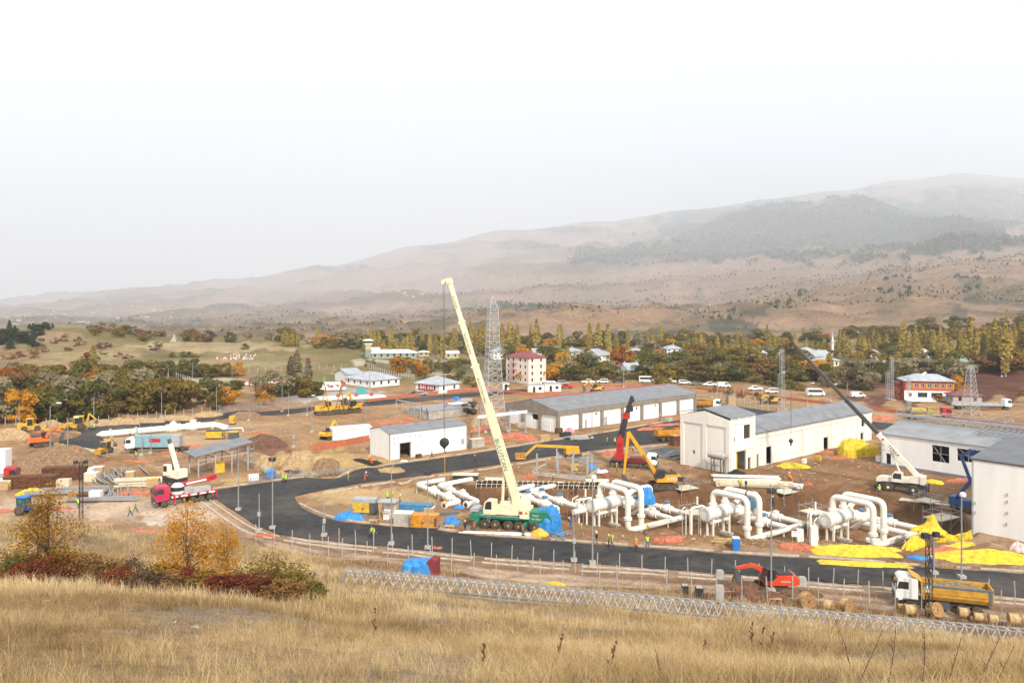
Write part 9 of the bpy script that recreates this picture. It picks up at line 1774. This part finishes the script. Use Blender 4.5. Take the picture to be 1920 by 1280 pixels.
POSES = {'stand': dict(step=.12, arms=((.02, 1.13, .06, .88), (.0, 1.13, .08, .88)), lean=.03), 'walk': dict(step=.8, arms=((-.14, 1.16, .0, .93), (.12, 1.16, .26, .95)), lean=.1), 'work': dict(step=.25, arms=((.12, 1.16, .38, 1.15), (.1, 1.14, .36, 1.02)), lean=.3), 'bend': dict(step=.45, arms=((.16, 1.0, .34, .72), (.16, 1.0, .36, .7)), lean=.85)}
BP = {k: body_proto(v) for k, v in POSES.items()}
def person(px, py, pose, rz, vest, hel, top, leg, label, z=None):
 g = G(px, py) if z is None else P(px, py, z); o = link('person', BP[pose][0]); o.location = g; o.rotation_euler = (0, 0, R(rz)); o.scale = (1.02,) * 3; tag(o, label, 'person', 'workers on the site')
 for i, m in ((1, top), (2, leg)): o.material_slots[i].link = 'OBJECT'; o.material_slots[i].material = m
 if vest: v = link('vest', BP[pose][1], o); v.material_slots[0].link = 'OBJECT'; v.material_slots[0].material = vest
 if hel: h = link('helmet', BP[pose][2], o); h.material_slots[0].link = 'OBJECT'; h.material_slots[0].material = hel
Y, O_, N_ = HIVY, HIVO, None; yl, wt, bl = HYEL, HWHI, HBLU
for a in ((90, 946, 'walk', 200, Y, yl, BLKC, BLKC, 'worker in lime vest walking behind the blue tractor'), (147, 953, 'stand', 90, Y, bl, NAVY, JEANS, 'worker in lime vest and blue helmet at the dark mast foot'), (244, 968, 'walk', 215, Y, None, NAVY, NAVY, 'worker in lime vest striding across the yard in front'), (254, 961, 'walk', 30, Y, None, NAVY, NAVY, 'worker in lime vest striding across the yard behind his mate'), (341, 942, 'stand', 180, Y, yl, NAVY, NAVY, 'worker in lime vest beside the crimson lorry wheels'), (17, 922, 'stand', 0, Y, yl, BLKC, BLKC, 'worker in lime vest at the crate by the red lorry'), (118, 848, 'stand', 270, Y, yl, NAVY, JEANS, 'worker in lime vest before the asphalt apron'), (146, 858, 'stand', 200, Y, wt, NAVY, NAVY, 'worker half hidden behind the earth mound'), (255, 862, 'walk', 180, Y, yl, NAVY, JEANS, 'worker in lime vest in front of the container lorry'), (172, 808, 'stand', 0, Y, yl, NAVY, NAVY, 'worker in lime vest at the tip of the asphalt'), (177, 807, 'stand', 100, Y, wt, NAVY, NAVY, 'second worker in lime vest at the tip of the asphalt'), (244, 817, 'work', 30, Y, yl, KHAKI, NAVY, 'worker leaning on the white pipeline'),
  (531, 906, 'stand', 250, Y, yl, NAVY, NAVY, 'worker in lime vest at the road edge by the blue pipe cap'), (536, 907, 'stand', 80, Y, yl, NAVY, BLKC, 'mate of the worker at the road edge by the blue pipe cap'), (653, 903, 'stand', 180, Y, wt, KHAKI, KHAKI, 'worker in lime vest and khaki trousers on the cross road'), (684, 902, 'work', 0, None, wt, ORC, ORC, 'worker in orange overalls with a staff on the cross road'), (694, 870, 'stand', 270, O_, wt, ORC, ORC, 'standing worker in orange beside the black membrane'), (698, 872, 'bend', 200, O_, yl, ORC, ORC, 'crouching worker in orange beside the black membrane'), (810, 860, 'walk', 190, None, None, BLKC, BLKC, 'man in dark clothes walking by the white shed'), (727, 942, 'stand', 250, Y, yl, NAVY, NAVY, 'worker in lime vest behind the timber booth'), (733, 942, 'work', 0, Y, yl, NAVY, NAVY, 'pointing worker in lime vest behind the timber booth'), (750, 947, 'stand', 0, Y, wt, NAVY, NAVY, 'worker in lime vest and white helmet near the blue stack'), (872, 998, 'stand', 270, None, yl, NAVY, NAVY, 'worker in navy overalls before the green crane outrigger'), (696, 1010, 'walk', 330, Y, None, WORKB, NAVY, 'walker in lime vest and blue sleeves on the front road'), (700, 1012, 'walk', 340, Y, None, NAVY, NAVY, 'walker in lime vest and dark clothes on the front road'),
  (891, 869, 'walk', 190, None, yl, NAVY, NAVY, 'worker in navy on the cross road beyond the crane boom'), (1139, 835, 'stand', 200, Y, yl, NAVY, NAVY, 'worker in lime vest on the cross road behind the knuckle boom'), (1153, 835, 'stand', 250, Y, yl, NAVY, NAVY, 'second worker in lime vest on the cross road behind the knuckle boom'), (1157, 886, 'stand', 200, Y, yl, NAVY, JEANS, 'worker in lime vest watching the amber digger'), (1072, 929, 'stand', 190, None, yl, NAVY, NAVY, 'taller worker in navy overalls on the trench edge'), (1080, 928, 'work', 30, None, yl, NAVY, NAVY, 'worker in navy overalls leaning on the trench edge'), (1037, 907, 'stand', 0, None, yl, NAVY, NAVY, 'worker standing in the rebar trench'), (1070, 992, 'work', 200, None, yl, WORKB, JEANS, 'worker in blue at the scrap heap'), (1091, 1005, 'stand', 200, Y, yl, KHAKI, KHAKI, 'worker in lime vest and khaki at the road edge'), (1187, 853, 'stand', 200, None, yl, ORC, ORC, 'worker in orange overalls beside the knuckle boom lorry'), (884, 821, 'stand', 0, Y, yl, NAVY, NAVY, 'worker in lime vest at the end of the white shed'), (1237, 789, 'stand', 0, Y, wt, NAVY, NAVY, 'worker in lime vest before the long hall door'), (1250, 795, 'stand', 0, Y, yl, NAVY, NAVY, 'worker in lime vest beside the orange mesh heap'), (1255, 789, 'walk', 0, Y, yl, NAVY, NAVY, 'walking worker in lime vest at the long hall end'), (1276, 788, 'stand', 0, Y, yl, NAVY, NAVY, 'worker in lime vest next to the cream tower'),
  (1388, 914, 'stand', 270, Y, yl, KHAKI, KHAKI, 'worker in lime vest on the panel stack'), (1399, 917, 'stand', 200, None, wt, NAVY, NAVY, 'worker in navy beside the panel stack'), (1480, 903, 'stand', 270, O_, wt, KHAKI, NAVY, 'rigger in orange vest under the smaller crane hook'), (1488, 911, 'bend', 200, O_, yl, ORC, JEANS, 'rigger in orange bending at the panel end'), (1502, 908, 'stand', 180, O_, yl, KHAKI, JEANS, 'rigger in orange vest standing apart from the hook'), (1119, 1021, 'stand', 200, None, wt, NAVY, JEANS, 'man in navy jacket and white helmet on the road'), (1141, 1026, 'stand', 0, Y, yl, NAVY, NAVY, 'worker in lime vest half behind his mate on the road'), (1147, 1028, 'walk', 0, Y, yl, NAVY, NAVY, 'worker in lime vest striding on the road'), (1193, 1035, 'stand', 90, O_, yl, KHAKI, BLKC, 'worker with harness in the middle of the road'), (1214, 1027, 'stand', 270, Y, bl, JEANS, JEANS, 'worker in lime vest and blue helmet at the road edge'), (1212, 1003, 'work', 0, Y, yl, KHAKI, KHAKI, 'worker in lime vest beside the striped pole'), (1649, 928, 'stand', 60, Y, wt, JEANS, JEANS, 'banksman in lime vest beside the cream and black crane'), (1746, 1068, 'stand', 180, None, wt, WORKB, WORKB, 'worker in bright blue overalls beside the short lamp'), (1374, 1098, 'bend', 0, O_, wt, KHAKI, KHAKI, 'worker in orange bending at the mini digger bucket'), (1450, 950, 'work', 90, None, yl, NAVY, NAVY, 'worker behind the middle pipe loop'), (1370, 742, 'stand', 0, Y, None, NAVY, NAVY, 'walker in lime vest beyond the side road'), (1385, 745, 'stand', 0, O_, None, NAVY, NAVY, 'walker in orange vest beyond the side road')):
 person(*a)
for a in ((1807, 803, 'work', 0, Y, yl, NAVY, NAVY, 'roofer in lime vest by the pipe gallery', 7.2), (790, 772, 'stand', 0, None, None, NAVY, NAVY, 'worker in navy at the corner of the steel grid deck', 2.4), (800, 776, 'walk', 0, None, None, NAVY, NAVY, 'second worker in navy on the steel grid deck', 2.4), (836, 764, 'bend', 0, None, None, WORKB, WORKB, 'worker in blue bending on the steel grid deck', 2.4)): person(*a[:9], z=a[9])
